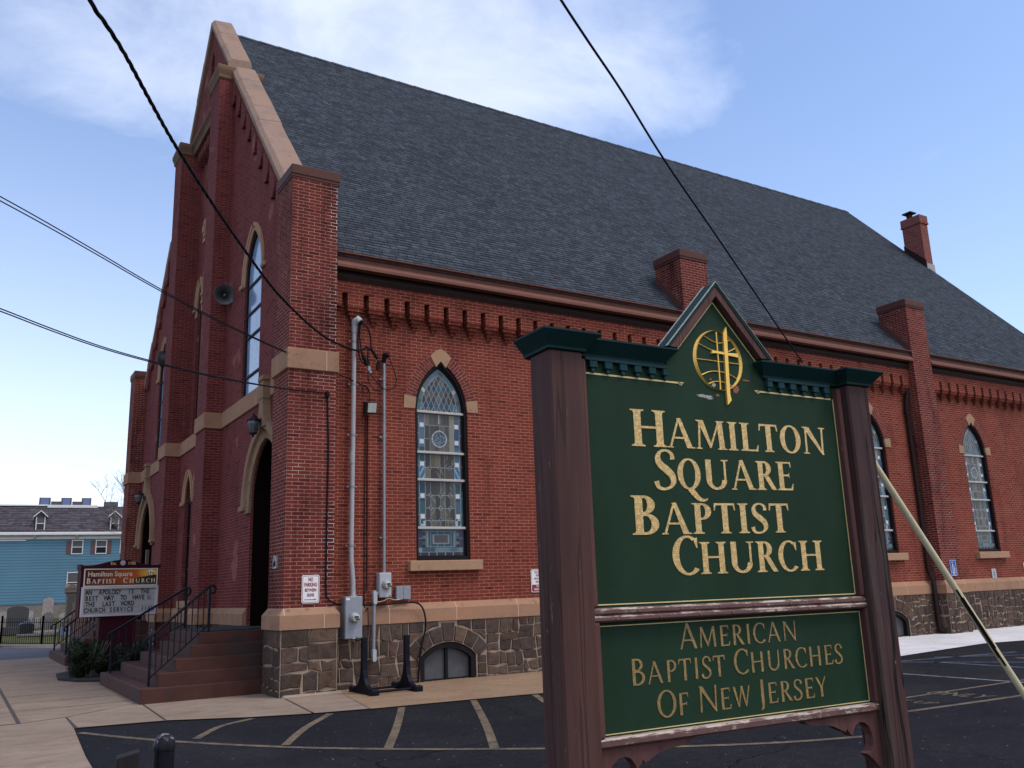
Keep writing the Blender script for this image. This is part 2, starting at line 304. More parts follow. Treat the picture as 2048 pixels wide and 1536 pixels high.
def rail_mat():
    a = NM('flaking painted rail'); f = a.noise(16, 6, 0.75, mapping=(0.25, 1, 1)); g = a.noise(60, 3, 0.6, mapping=(0.3, 1, 1)); sp = a.n('ShaderNodeNewGeometry'); s3 = a.n('ShaderNodeSeparateXYZ'); a.l(sp.outputs['Normal'], s3.inputs[0])
    wear = a.math('ADD', f, a.math('MULTIPLY', s3.outputs[2], 0.10))
    col = a.mix(a.step(g, 0.3, 0.7), (0.085, 0.036, 0.030), (0.135, 0.058, 0.05))
    col = a.mix(a.step(wear, 0.57, 0.63), col, (0.42, 0.34, 0.28))
    return a.fin(col, 0.6, f, 0.003, 0.6)
m_rail = rail_mat()
m_green = None
def green_mat(name, c, chips=0.0):
    a = NM(name); f = a.noise(2.2, 4, 0.6, mapping=(1.5, 1, 0.4)); g = a.noise(70, 3, 0.6); d = a.noise(3.4, 5, 0.7)
    col = a.ramp(f, [(0.3, sc3(c, 0.8)), (0.7, (c[0] * 1.15, c[1] * 1.1, c[2] * 1.35))])
    col = a.mix(a.math('MULTIPLY', a.step(d, 0.52, 0.75), 0.45), col, (c[0] * 1.6, c[1] * 1.25, c[2] * 0.75)); col = a.mix(a.math('MULTIPLY', a.step(a.noise(3.0, 5, 0.65, mapping=(3.0, 1, 0.25)), 0.55, 0.75), 0.5), col, (c[0] * 0.75, c[1] * 0.95, c[2] * 1.5)); col = a.mix(a.math('MULTIPLY', a.step(a.noise(26, 4, 0.7), 0.72, 0.76), 0.25), col, (0.10, 0.11, 0.085))
    if chips: col = a.mix(a.math('MULTIPLY', a.step(a.noise(17, 5, 0.7), 0.755, 0.77), chips), col, (0.22, 0.08, 0.055))
    return a.fin(col, 0.6, g, 0.0015, 0.4, spec=0.10)
m_green = green_mat('dark green sign enamel', (0.0132, 0.0345, 0.0165), 0.35); m_teal = green_mat('dark teal trim paint', (0.0075, 0.030, 0.027), 0.3)
m_teal2 = green_mat('worn teal dentil paint', (0.013, 0.046, 0.046), 0.3)
def gold_mat(name, c, metal=0.15):
    a = NM(name); br = a.n('ShaderNodeTexBrick'); mp = a.n('ShaderNodeMapping'); a.l(a.tc.outputs['Object'], mp.inputs[0]); mp.inputs['Rotation'].default_value = (rad(90), 0, 0)
    a.l(mp.outputs[0], br.inputs['Vector'])
    for k, v in (('Scale', 1), ('Brick Width', 0.011), ('Row Height', 0.009), ('Mortar Size', 0.0006), ('Bias', 0)): br.inputs[k].default_value = v
    br.inputs['Color1'].default_value = (*sc3(c, 0.72), 1); br.inputs['Color2'].default_value = (*sc3(c, 1.2), 1); br.inputs['Mortar'].default_value = (*sc3(c, 0.6), 1)
    f = a.noise(70, 4, 0.7); col = a.mix(0.45, br.outputs['Color'], a.mix(1.0, br.outputs['Color'], a.ramp(f, [(0.3, (0.6, 0.55, 0.5)), (0.7, (1.35, 1.35, 1.3))]), 'MULTIPLY'))
    return a.fin(col, 0.45, None, metallic=metal)
m_gold = gold_mat('turned gold leaf', (0.64, 0.43, 0.165)); m_goldd = gold_mat('dulled gold leaf', (0.30, 0.19, 0.066))
m_goldb = plain('bright gilding', (0.78, 0.47, 0.09), 0.35, 0.2, 40, 0.0, 0.35)
m_goldl = plain('gold pinstripe', (0.62, 0.46, 0.20), 0.5, 0.15, 30)
m_chipw = plain('bare filler patch', (0.30, 0.29, 0.25), 0.8, 0.6, 60); m_chipr = plain('exposed red primer', (0.28, 0.075, 0.05), 0.8, 0.3, 40)
m_maroon = plain('maroon sign metal', (0.036, 0.005, 0.011), 0.6, 0.15, 4, spec=0.1); m_alu = plain('aluminium frame', (0.55, 0.52, 0.56), 0.4, 0.1, 6, 0.0, 0.3)
m_board = plain('pale letter board', (0.36, 0.36, 0.37), 0.45, 0.07, 20); m_cream = plain('cream lettering', (0.62, 0.56, 0.44), 0.5, 0.05, 8)
m_tile = plain('clear letter tiles', (0.42, 0.42, 0.43), 0.25, 0.06, 12)
def vcol(name, rough=0.5, spec=0.5, noise=0.0):
    a = NM(name); at = a.n('ShaderNodeVertexColor'); at.layer_name = 'Col'; col = at.outputs[0]; f = None
    if noise: f = a.noise(34, 4, 0.7); col = a.mix(noise, col, a.mix(1.0, col, a.ramp(f, [(0.3, (0.5, 0.5, 0.5)), (0.7, (1.5, 1.5, 1.5))]), 'MULTIPLY'))
    return a.fin(col, rough, a.noise(7, 3, 0.6), 0.012, 0.35, spec=spec)
m_stained = vcol('leaded stained glass', 0.12, 0.22, 0.4); m_banner = vcol('printed sunset banner', 0.45, 0.4)
m_leaf = vcol('evergreen leaves', 0.7, 0.12)
m_siding = None
def siding(name, c):
    a = NM(name); z = a.sepz()[2]; fr = a.math('FRACT', a.math('DIVIDE', z, 0.24)); f = a.noise(0.35, 5, 0.6); g = a.noise(6, 3, 0.6, mapping=(0.2, 1, 2))
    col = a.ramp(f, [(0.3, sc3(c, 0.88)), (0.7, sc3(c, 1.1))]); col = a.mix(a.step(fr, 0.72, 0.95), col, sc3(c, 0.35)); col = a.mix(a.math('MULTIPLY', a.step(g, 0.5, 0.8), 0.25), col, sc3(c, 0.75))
    return a.fin(col, 0.6, fr, 0.02, 0.6)
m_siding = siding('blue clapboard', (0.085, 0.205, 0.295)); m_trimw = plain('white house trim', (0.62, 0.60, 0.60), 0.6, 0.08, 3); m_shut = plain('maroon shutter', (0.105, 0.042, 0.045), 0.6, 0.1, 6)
m_found = plain('fieldstone foundation', (0.17, 0.145, 0.13), 0.9, 0.4, 5, 0.02); m_skyl = plain('blue skylight glass', (0.07, 0.10, 0.20), 0.2, 0.1, 3, spec=0.4); m_skyd = plain('dark roof unit', (0.018, 0.018, 0.026), 0.6, 0.2, 4)
m_granite = plain('dark granite', (0.06, 0.06, 0.062), 0.6, 0.35, 30, spec=0.2); m_gstone = plain('weathered grey marble', (0.17, 0.155, 0.15), 0.9, 0.5, 9, 0.01, spec=0.1); m_gwhite = plain('lichened white marble', (0.30, 0.255, 0.24), 0.9, 0.5, 7, 0.01, spec=0.1); m_gblack = plain('polished black granite', (0.012, 0.012, 0.016), 0.15, 0.2, 20); m_gblue = plain('blue grey granite', (0.13, 0.16, 0.25), 0.4, 0.3, 30); m_gbrown = plain('brown sandstone marker', (0.13, 0.105, 0.085), 0.9, 0.3, 9, 0.01)
m_wood = plain('tan board fence', (0.17, 0.085, 0.05), 0.8, 0.3, 3, mapping=(8, 8, 0.3)); m_bark = plain('grey bark', (0.16, 0.13, 0.12), 0.9, 0.3, 9)
m_mulch = plain('dark mulch', (0.016, 0.011, 0.010), 0.95, 0.6, 40, 0.03)
m_mat = plain('black rubber mat', (0.008, 0.008, 0.010), 0.8, 0.3, 40, 0.01)
def grass():
    a = NM('winter grass'); f = a.noise(0.5, 6, 0.65); g = a.noise(24, 4, 0.75); col = a.ramp(f, [(0.3, (0.085, 0.075, 0.025)), (0.5, (0.075, 0.08, 0.028)), (0.72, (0.13, 0.10, 0.04))])
    col = a.mix(0.6, col, a.mix(1.0, col, a.ramp(g, [(0.3, (0.45, 0.45, 0.45)), (0.7, (1.5, 1.5, 1.5))]), 'MULTIPLY')); return a.fin(col, 0.95, g, 0.05, 0.8, spec=0.1)
m_grass = grass()
m_pole = plain('yellowed plastic pipe', (0.50, 0.43, 0.27), 0.5, 0.1, 5, spec=0.25); m_polein = plain('dark pipe inside', (0.045, 0.025, 0.015), 0.7, 0.4, 12)
def bollard_mat():
    a = NM('chipped black pipe paint'); f = a.noise(22, 5, 0.7); nrm = a.n('ShaderNodeNewGeometry'); s3 = a.n('ShaderNodeSeparateXYZ'); a.l(nrm.outputs['Normal'], s3.inputs[0])
    k = a.math('ADD', f, a.math('MULTIPLY', s3.outputs[2], 0.16)); col = a.mix(a.step(k, 0.66, 0.68), (0.008, 0.008, 0.012), (0.20, 0.17, 0.19)); return a.fin(col, 0.4, f, 0.002, 0.5, spec=0.15)
m_bollard = bollard_mat()

# ------------------------------------------------------------------ mesh builder
class MB:
    def __init__(s): s.v = []; s.f = []; s.c = []; s.uv = {}
    def face(s, pts, col=None, uv=None):
        i = len(s.v); s.v += [tuple(p) for p in pts]; s.f.append(tuple(range(i, i + len(pts)))); s.c.append(col)
        if uv: s.uv[len(s.f) - 1] = uv
    def idx(s, verts, faces, col=None):
        i = len(s.v); s.v += [tuple(p) for p in verts]
        for q in faces: s.f.append(tuple(i + k for k in q)); s.c.append(col)
    def box(s, x0, x1, y0, y1, z0, z1, col=None):
        v = [(x, y, z) for z in (z0, z1) for y in (y0, y1) for x in (x0, x1)]
        s.idx(v, [(0, 2, 3, 1), (4, 5, 7, 6), (0, 1, 5, 4), (2, 6, 7, 3), (0, 4, 6, 2), (1, 3, 7, 5)], col)
    def bbox(s, x0, x1, y0, y1, z0, z1, b=0.005, col=None):
        # chamfered box (all twelve edges)
        v = []; 
        for sx, x in ((1, x0), (-1, x1)):
            for sy, y in ((1, y0), (-1, y1)):
                for sz, z in ((1, z0), (-1, z1)):
                    v += [(x, y + sy * b, z + sz * b), (x + sx * b, y, z + sz * b), (x + sx * b, y + sy * b, z)]
        bm = bmesh.new(); [bm.verts.new(p) for p in v]; bmesh.ops.convex_hull(bm, input=bm.verts); bm.verts.index_update()
        bmesh.ops.dissolve_limit(bm, angle_limit=0.01, verts=bm.verts, edges=bm.edges); bm.verts.index_update()
        s.idx([q.co[:] for q in bm.verts], [tuple(k.index for k in f.verts) for f in bm.faces], col); bm.free()
    def prism(s, poly, mp, d0, d1, col=None, cap0=True, cap1=True):
        """2D polygon extruded from d0 to d1; mp(u, v, d) -> xyz"""
        n = len(poly); a = [mp(u, v, d0) for u, v in poly]; b = [mp(u, v, d1) for u, v in poly]
        tri = tessellate_polygon([[Vector((u, v, 0)) for u, v in poly]])
        i = len(s.v); s.v += [tuple(p) for p in a + b]
        fs = []
        for t in tri:
            if cap0: fs.append((i + t[0], i + t[1], i + t[2]))
            if cap1: fs.append((i + n + t[2], i + n + t[1], i + n + t[0]))
        for k in range(n): fs.append((i + k, i + (k + 1) % n, i + n + (k + 1) % n, i + n + k))
        for q in fs: s.f.append(q); s.c.append(col)
    def tube(s, pts, r, n=8, col=None, cap=True):
        P = [Vector(p) for p in pts]; rs = r if isinstance(r, (list, tuple)) else [r] * len(P)
        rings = []; up = None
        for i, p in enumerate(P):
            t = (P[min(i + 1, len(P) - 1)] - P[max(i - 1, 0)]).normalized()
            if up is None: up = t.orthogonal().normalized()
            up = (up - t * up.dot(t)); up = up.normalized() if up.length > 1e-6 else t.orthogonal().normalized()
            b = t.cross(up); rings.append([p + (up * math.cos(2 * PI * k / n) + b * math.sin(2 * PI * k / n)) * rs[i] for k in range(n)])
        i0 = len(s.v)
        for q in rings: s.v += [tuple(x) for x in q]
        for i in range(len(P) - 1):
            for k in range(n):
                a = i0 + i * n + k; b = i0 + i * n + (k + 1) % n; s.f.append((a, b, b + n, a + n)); s.c.append(col)
        if cap:
            s.f.append(tuple(i0 + k for k in reversed(range(n)))); s.c.append(col); m = i0 + (len(P) - 1) * n; s.f.append(tuple(m + k for k in range(n))); s.c.append(col)
    def lathe(s, prof, c, n=24, axis='z', col=None):
        def pt(r, h, a):
            x, y = r * math.cos(a), r * math.sin(a)
            return {'z': (c[0] + x, c[1] + y, c[2] + h), 'y': (c[0] + x, c[1] + h, c[2] + y), 'x': (c[0] + h, c[1] + x, c[2] + y)}[axis]
        i0 = len(s.v)
        for r, h in prof: s.v += [pt(max(r, 1e-5), h, 2 * PI * k / n) for k in range(n)]
        for i in range(len(prof) - 1):
            for k in range(n):
                a = i0 + i * n + k; b = i0 + i * n + (k + 1) % n; s.f.append((a, b, b + n, a + n)); s.c.append(col)
    def text(s, txt, h, mp, d, col=None, align='CENTER', xs=1.0, bold=0.0, spacing=1.0):
        cu = bpy.data.curves.new('tmp_text', 'FONT'); cu.body = txt; cu.size = 1; cu.align_x = align; cu.offset = bold; cu.resolution_u = 3; cu.space_character = spacing
        o = bpy.data.objects.new('tmp_text', cu); COL.objects.link(o); bpy.context.view_layer.update()
        me = bpy.data.meshes.new_from_object(o.evaluated_get(bpy.context.evaluated_depsgraph_get()))
        k = h / 0.69
        i = len(s.v); s.v += [tuple(mp(q.co.x * k * xs, q.co.y * k, d)) for q in me.vertices]
        for p in me.polygons: s.f.append(tuple(i + q for q in p.vertices)); s.c.append(col)
        bpy.data.objects.remove(o); bpy.data.curves.remove(cu); bpy.data.meshes.remove(me)
    def build(s, name, mat, parent=None, shift=(0, 0, 0), smooth=False, bevel=0.0, normals=True):
        me = bpy.data.meshes.new(name); sh = Vector(shift); me.from_pydata([Vector(p) - sh for p in s.v], [], s.f)
        if any(c is not None for c in s.c):
            at = me.color_attributes.new('Col', 'FLOAT_COLOR', 'CORNER'); arr = np.ones((len(me.loops), 4), dtype=np.float32)
            for p in me.polygons:
                c = s.c[p.index] or (0.5, 0.5, 0.5); arr[p.loop_start:p.loop_start + p.loop_total, :3] = c
            at.data.foreach_set('color', arr.ravel())
        uvl = me.uv_layers.new(name='UVMap')
        uvs = np.zeros((len(me.loops), 2), dtype=np.float32)
        for p in me.polygons:
            cu = s.uv.get(p.index); nx, ny, nz = abs(p.normal.x), abs(p.normal.y), abs(p.normal.z)
            for j, li in enumerate(p.loop_indices):
                if cu: uvs[li] = cu[j]; continue
                x, y, z = s.v[me.loops[li].vertex_index]
                if nz > 0.9: q = (x, y)
                elif nz > 0.35: q = (x, math.copysign(1, p.normal.y) * -1 * y / max(nz, 0.3)) if ny > nx else (y, x / max(nz, 0.3))
                elif ny >= nx: q = (x, z)
                else: q = (y + 0.112, z)
                uvs[li] = q
        uvl.data.foreach_set('uv', uvs.ravel())
        if normals:
            bm = bmesh.new(); bm.from_mesh(me)
            if normals != 'raw': bmesh.ops.remove_doubles(bm, verts=bm.verts, dist=1e-5)
            bmesh.ops.recalc_face_normals(bm, faces=bm.faces); bm.to_mesh(me); bm.free()
        if smooth:
            for p in me.polygons: p.use_smooth = True
            if smooth != True: me.set_sharp_from_angle(angle=rad(smooth))
        me.materials.append(mat); o = bpy.data.objects.new(name, me); COL.objects.link(o)
        if parent: o.parent = parent
        else: o.location = sh
        if bevel:
            b = o.modifiers.new('bevel', 'BEVEL'); b.width = bevel; b.segments = 2; b.limit_method = 'ANGLE'; b.angle_limit = rad(40)
        return o
def tag(o, label=None, cat=None, group=None, kind=None):
    for k, v in (('label', label), ('category', cat), ('group', group), ('kind', kind)):
        if v: o[k] = v
    return o
def thing(name, label, cat, loc=(0, 0, 0), rotz=0, group=None):
    o = bpy.data.objects.new(name, None); COL.objects.link(o); o.location = loc; o.rotation_euler = (0, 0, rotz); o.empty_display_size = 0.2
    return tag(o, label, cat, group)
def dup(o, parent=None):
    c = o.copy(); COL.objects.link(c)
    if parent: c.parent = parent
    for ch in list(o.children): dup(ch, c)
    return c
FX = lambda X: (lambda u, v, d: (X + d, u, v))       # facade plane: u = y, v = z, d into the building (+x)
FY = lambda Y: (lambda u, v, d: (u, Y + d, v))       # side plane: u = x, v = z, d into the building (+y)
def arch(cx, hw, z0, zs, rise, n=12):
    """pointed arch outline from lower left round to lower right"""
    R = (hw * hw + rise * rise) / (2 * hw); a = math.asin(min(1, rise / R)) ; p = [(cx - hw, z0)]
    L = [(cx - hw + R - R * math.cos(a * k / n), zs + R * math.sin(a * k / n)) for k in range(n + 1)]
    p += L; p += [(2 * cx - x, z) for x, z in reversed(L[:-1])]; p.append((cx + hw, z0)); return p
def wall(mb, outer, holes, mp, depth=0.25, col=None):
    loops = [outer] + [h[0] if isinstance(h, tuple) else h for h in holes]
    tri = tessellate_polygon([[Vector((u, v, 0)) for u, v in L] for L in loops]); flat_ = [p for L in loops for p in L]
    mb.idx([mp(u, v, 0) for u, v in flat_], [tuple(t) for t in tri], col)
    for h in holes:
        L, dp = h if isinstance(h, tuple) else (h, depth)
        for k in range(len(L)):
            a, b = L[k], L[(k + 1) % len(L)]; mb.face([mp(*a, 0), mp(*b, 0), mp(*b, dp), mp(*a, dp)], col)
def ring(mb, inner, outer, mp, d0, d1, col=None, arcuv=False, closed=False):
    n = len(inner); s_ = 0.0
    for k in range(n if closed else n - 1):
        j = (k + 1) % n; a, b, c, d = inner[k], inner[j], outer[j], outer[k]; L = math.dist(outer[k], outer[j]) * 0.55 + math.dist(a, b) * 0.45; rw = math.dist(a, d)
        uv = [(0.112 * 0, s_), (0, s_ + L), (rw, s_ + L), (rw, s_)] if arcuv else None
        mb.face([mp(*a, d0), mp(*b, d0), mp(*c, d0), mp(*d, d0)], col, uv); s_ += L
        mb.face([mp(*c, d0), mp(*c, d1), mp(*d, d1), mp(*d, d0)], col); mb.face([mp(*a, d0), mp(*a, d1), mp(*b, d1), mp(*b, d0)], col)
    if not closed:
        for k in (0, n - 1): mb.face([mp(*inner[k], d0), mp(*outer[k], d0), mp(*outer[k], d1), mp(*inner[k], d1)], col)

# ================================================================== GROUND
GZ = -0.12
def sheet(name, polys, mat, z, label=None):
    mb = MB()
    for p in polys:
        tri = tessellate_polygon([[Vector((x, y, 0)) for x, y in p]]); mb.idx([(x, y, z) for x, y in p], [tuple(t) for t in tri])
    o = mb.build(name, mat); o['kind'] = 'structure'; return o
mb = MB(); mb.face([(-1500, -1500, GZ - 0.03), (1500, -1500, GZ - 0.03), (1500, 1500, GZ - 0.03), (-1500, 1500, GZ - 0.03)]); g = mb.build('ground', m_grass); g['kind'] = 'structure'
EDGE = [(-3.27, -1.28), (-2.15, -1.47), (-1.12, -2.08), (-0.27, -2.40), (0.55, -2.55), (2.19, -2.72), (3.42, -2.9), (9.0, -3.2), (12.2, -3.26), (16.2, -2.7), (17.6, -2.9), (34, -2.9)]
sheet('parking_lot', [[(-5.0, -40), (-5.0, -1.0), (-3.27, -1.1)] + [(x, y + 0.05) for x, y in EDGE[1:]] + [(40, 0.2), (40, -40)]], m_asphalt, GZ - 0.004)
sheet('road', [[(-60, 18.6), (-60, 29.5), (-3.1, 29.0), (0.4, 22.6), (0.4, 19.2), (-1.0, 19.2)], [(-60, -60), (-8, -60), (-8, 18.6), (-60, 18.6)]], plain('blue grey asphalt', (0.035, 0.037, 0.052), 0.85, 0.15, 3), GZ - 0.006)
sheet('road_line', [[(-30, 22.9), (-30, 23.05), (-3.3, 20.98), (-1.2, 21.6), (-1.2, 21.5), (-3.3, 20.83)]], m_wline, GZ - 0.001)
# sidewalk: separate slabs with dirty joints between them
sl = []; gp = 0.012
def slab(q): 
    cx = sum(p[0] for p in q) / len(q); cy = sum(p[1] for p in q) / len(q)
    sl.append([(x + math.copysign(0.013, cx - x), y + math.copysign(0.018, cy - y)) for x, y in q])
ys = [0.35, 1.75, 3.1, 4.5, 5.95, 7.4, 8.85, 10.3, 11.8, 13.3, 14.8, 16.4, 18.5]
for i in range(len(ys) - 1):
    xr0, xr1 = -2.02, -2.02
    lx = lambda y: -3.9
    slab([(lx(ys[i]), ys[i]), (xr0, ys[i]), (xr1, ys[i + 1]), (lx(ys[i + 1]), ys[i + 1])] if i else [(-3.9, -0.07), (-3.27, 0.17), (-2.04, 1.40), (-2.02, ys[1]), (-3.9, ys[1])])
slab([(-5.6, -0.2), (-3.92, -0.05), (-3.9, 6.8), (-5.6, 6.8)]); slab([(-5.6, 6.8), (-3.9, 6.8), (-3.9, 18.5), (-5.6, 18.5)])
slab([(-5.6, -9), (-3.62, -9), (-3.45, -4.0), (-3.3, -1.3), (-3.27, 0.15), (-3.92, -0.1), (-5.6, -0.25)])
slab([(-3.27, 0.16), (-3.27, -1.28), (-2.14, -1.47), (-2.03, 1.39)])
slab([(-2.02, 1.3), (-2.13, -1.47), (-1.12, -2.08), (-0.27, -2.40), (0.02, 0.0), (0.3, 1.3)])
slab([(-0.26, -2.40), (0.555, -2.55), (0.99, -0.3), (0.97, 0.1), (0.03, 0.0)])
slab([(-2.0, 6.0), (0.4, 6.0), (0.4, 18.9), (-2.0, 18.9)])
sheet('sidewalk_bed', [[(-5.7, -9), (-3.64, -9), (-3.47, -4.0), (-3.30, -1.26), (-2.15, -1.44), (0.6, -2.5), (1.0, 0.5), (1.0, 18.9), (-5.7, 18.9)]], m_gap, GZ + 0.006)
sheet('sidewalk', sl, m_conc, GZ + 0.012)
mb = MB(); mb.box(-3.945, -3.895, -0.05, 18.5, GZ - 0.05, GZ + 0.014); k = mb.build('expansion_joint', m_gap); k['kind'] = 'structure'
sheet('gravel_strip', [[(0.56, -2.55), (2.19, -2.72), (3.42, -2.9), (9.0, -3.2), (10.6, -3.3), (10.6, 0.5), (0.95, 0.5), (0.99, -0.3)]], m_gravel, GZ + 0.010)
sheet('concrete_apron', [[(10.6, -3.3), (12.2, -3.26), (14, -3.0), (16.2, -2.7), (17.6, -2.95), (19, -2.6), (34, -2.5), (34, 0.5), (10.6, 0.5)]], m_concw, GZ + 0.010)
def stripe(path, wd):
    L, Rr = [], []
    for i, p in enumerate(path):
        a = Vector(path[max(i - 1, 0)]); b = Vector(path[min(i + 1, len(path) - 1)]); t = (b - a).normalized(); n = Vector((-t.y, t.x)) * wd / 2
        L.append((p[0] + n.x, p[1] + n.y)); Rr.append((p[0] - n.x, p[1] - n.y))
    return L + Rr[::-1]
def cur(p, n=8):
    out_ = []
    for i in range(len(p) - 1):
        p0, p1, p2, p3 = (Vector(p[max(i - 1, 0)]), Vector(p[i]), Vector(p[i + 1]), Vector(p[min(i + 2, len(p) - 1)]))
        for k in range(n):
            t = k / n; out_.append(tuple(0.5 * ((2 * p1) + (p2 - p0) * t + (2 * p0 - 5 * p1 + 4 * p2 - p3) * t * t + (3 * p1 - p0 - 3 * p2 + p3) * t ** 3)))
    return out_ + [tuple(p[-1])]
yl = [stripe(cur([(-3.28, -1.75), (-2.5, -3.37), (-1.51, -4.9), (-0.62, -5.93), (0.29, -6.79), (1.5, -7.8), (2.6, -8.5), (3.6, -8.9)]), 0.10)]
for a in ([(-1.08, -2.16), (-1.65, -2.62), (-2.16, -3.5)], [(-0.06, -2.53), (-0.82, -3.66), (-1.44, -4.8)], [(1.01, -2.68), (0.14, -4.43), (-0.62, -5.88)], [(2.19, -2.78), (1.08, -5.1), (0.27, -6.7)], [(3.24, -2.93), (2.5, -4.6), (1.2, -7.4)]): yl.append(stripe(cur(a), 0.105))
yl += [stripe([(4.2, -8.02), (7.2, -8.24), (9.5, -8.36)], 0.10), stripe([(5.2, -7.3), (9.6, -7.31), (14, -7.3)], 0.07)]
sheet('yellow_line', yl, m_yellow, GZ + 0.001)
sheet('white_line', [stripe([(9.3, -5.2), (9.19, -9.5)], 0.10), stripe([(13.1, -5.2), (13.0, -9.5)], 0.10)], m_wline, GZ + 0.001)
sheet('blue_line', [stripe([(11.3, -3.9), (14.4, -4.48)], 0.09), stripe([(11.15, -4.03), (12.6, -6.2)], 0.09), stripe([(11.5, -4.5), (11.3, -8)], 0.09), stripe([(12.4, -3.9), (14.6, -5.6)], 0.09)], m_bline, GZ + 0.001)
mb = MB()                                                     # stencilled lettering on the asphalt, read from the far side
mb.text('ONLY', 0.42, lambda u, v, d: (7.15 + v * 0.9, -7.62 - u, d), GZ + 0.002, xs=0.55, bold=0.01); mb.text('PICK UP', 0.34, lambda u, v, d: (6.2 + v * 0.7, -7.5 - u, d), GZ + 0.002, xs=0.5, bold=0.01)
o = mb.build('stencilled_lettering', m_yellow); o['kind'] = 'structure'
# lawn of the graveyard rises gently towards the blue house
LZ = lambda y: -0.13 + max(0, y - 26) * 0.021
mb = MB(); mb.face([(-60, 29.6, LZ(29.6)), (-3.0, 29.2, LZ(29.2)), (0.4, 22.8, GZ - 0.002), (60, 22.8, GZ - 0.002), (60, 29.2, LZ(29.2))]); mb.face([(-60, 29.6, LZ(29.6)), (-3, 29.2, LZ(29.2)), (60, 29.2, LZ(29.2)), (60, 120, LZ(85)), (-60, 120, LZ(85))]); o = mb.build('lawn', m_grass); o['kind'] = 'structure'
mb = MB(); mb.box(-60, -3.05, 29.35, 29.6, -0.3, 0.03)
mb.prism([(-3.05, 29.35), (-3.05, 29.6), (0.6, 23.0), (0.4, 22.7)], lambda u, v, d: (u, v, d), -0.3, 0.0); o = mb.build('kerb_stone', m_concg); o['kind'] = 'structure'

# ================================================================== CHURCH
church = thing('brick_church', 'red brick church with steep grey shingle roof and pointed stained glass windows', 'church', (0, 0, GZ))
CS = (0, 0, GZ)
def P(mb, name, mat, parent=None, **k): return mb.build(name, mat, parent or church, CS if parent is None else (0, 0, 0), **k)
XW = 0.41; YW = 0.41; XE = 30.12; YE = 19.02; YC = 9.51
ZE = 8.14; KR = (18.76 - ZE) / (YC - 0.05)
zr = lambda y: ZE + KR * (min(y, YE - y) - 0.05)
PIERX = [(9.99, 10.89), (19.15, 20.05), (28.9, 29.8)]
WINX = [3.36, 7.5, 12.75, 17.25, 22.36, 26.6]
def side_holes(): return [(arch(c, 0.605, 2.16, 5.2, 1.05), 0.16) for c in WINX] + [(barch(c), 0.14) for c in (3.39, 17.2)]
def barch(c, r=0.857, n=10):
    a = math.asin(0.615 / 0.857); zc_ = 0.60 - 0.857; p = [(c - 0.615, -0.16)]
    p += [(c + r * math.sin(-a + 2 * a * k / n), zc_ + r * math.cos(-a + 2 * a * k / n)) for k in range(n + 1)]; return p + [(c + 0.615, -0.16)]
mb = MB(); wall(mb, [(0.9, 1.2), (0.9, 7.95), (XE, 7.95), (XE, 1.2)], [(arch(c, 0.605, 2.16, 5.2, 1.05), 0.16) for c in WINX], FY(YW)); P(mb, 'side_wall', m_brick)
mb = MB(); mb.prism([(0.45, 1.0), (YE - 0.45, 1.0), (YE - 0.45, zr(0.45) - 0.1), (YC, 18.6), (0.45, zr(0.45) - 0.1)], lambda u, v, d: (d, u, v), XE - 0.3, XE); mb.box(0.5, XE - 0.31, YE - 0.7, YE - 0.42, -0.3, 8.2); mb.box(XE - 0.29, XE - 0.01, 0.47, YE - 0.47, -0.3, 1.0); P(mb, 'rear_wall', m_brick)
# ---- street facade
DOORS = [(2.65, 1), (2 * YC - 2.65, -1)]
def lanc(c): return arch(c, 0.69, 6.07, 8.92, 1.15)
low_twins = [arch(YC + s * 0.62, 0.42, 1.5, 4.25, 0.72) for s in (1, -1)]
fh = [(arch(c, 1.11, 0.98, 3.5, 1.33), 0.06) for c, s in DOORS] + [(lanc(4.15), 0.16), (lanc(2 * YC - 4.15), 0.16)] + [(t, 0.2) for t in low_twins]
CX0, CX1 = 7.5, 2 * YC - 7.5
mb = MB(); top = lambda y: zr(y) + 0.02
# lower storey and the two side bays
wall(mb, [(0.5, -0.3), (0.5, top(0.5)), (6.9, top(6.9)), (6.9, 6.0), (2 * YC - 6.9, 6.0), (2 * YC - 6.9, top(6.9)), (YE - 0.5, top(0.5)), (YE - 0.5, -0.3)], fh, FX(XW))
# recessed centre bay above the band
ctr = [arch(YC, 0.42, 6.1, 10.4, 1.6), arch(YC + 1.2, 0.30, 6.1, 10.15, 0.7), arch(YC - 1.2, 0.30, 6.1, 10.15, 0.7)]
rd = [(YC + 0.95 * math.cos(2 * PI * k / 28), 13.7 + 0.95 * math.sin(2 * PI * k / 28)) for k in range(28)]
wall(mb, [(6.9, 6.0), (6.9, top(6.9)), (YC, top(YC)), (2 * YC - 6.9, top(6.9)), (2 * YC - 6.9, 6.0)], [(c, 0.2) for c in ctr] + [(rd, 0.12)], FX(XW + 0.2))
# gable over the cornice stands forward again
wall(mb, [(6.6, 15.6), (6.6, top(6.6)), (YC, top(YC)), (2 * YC - 6.6, top(6.6)), (2 * YC - 6.6, 15.6)], [([(YC - 0.22, 16.4), (YC - 0.22, 17.6), (YC, 17.95), (YC + 0.22, 17.6), (YC + 0.22, 16.4)], 0.2)], FX(XW))
P(mb, 'facade_wall', m_brickf)
for q in ((XW + 0.25, XW + 0.27, YC - 0.3, YC + 0.3, 16.3, 18), (XW + 0.42, XW + 0.45, YC - 1.8, YC + 1.8, 6.05, 12.2), (XW + 0.22, XW + 0.24, YC - 1.2, YC + 1.2, 1.4, 5.1), (XW + 0.8, XW + 0.82, 1.3, 4.2, 0.9, 5), (XW + 0.8, XW + 0.82, YE - 4.2, YE - 1.3, 0.9, 5)): mb = MB(); mb.box(*q); P(mb, 'opening_backing', m_dark)  # black sheets stand in for the unlit space behind the openings
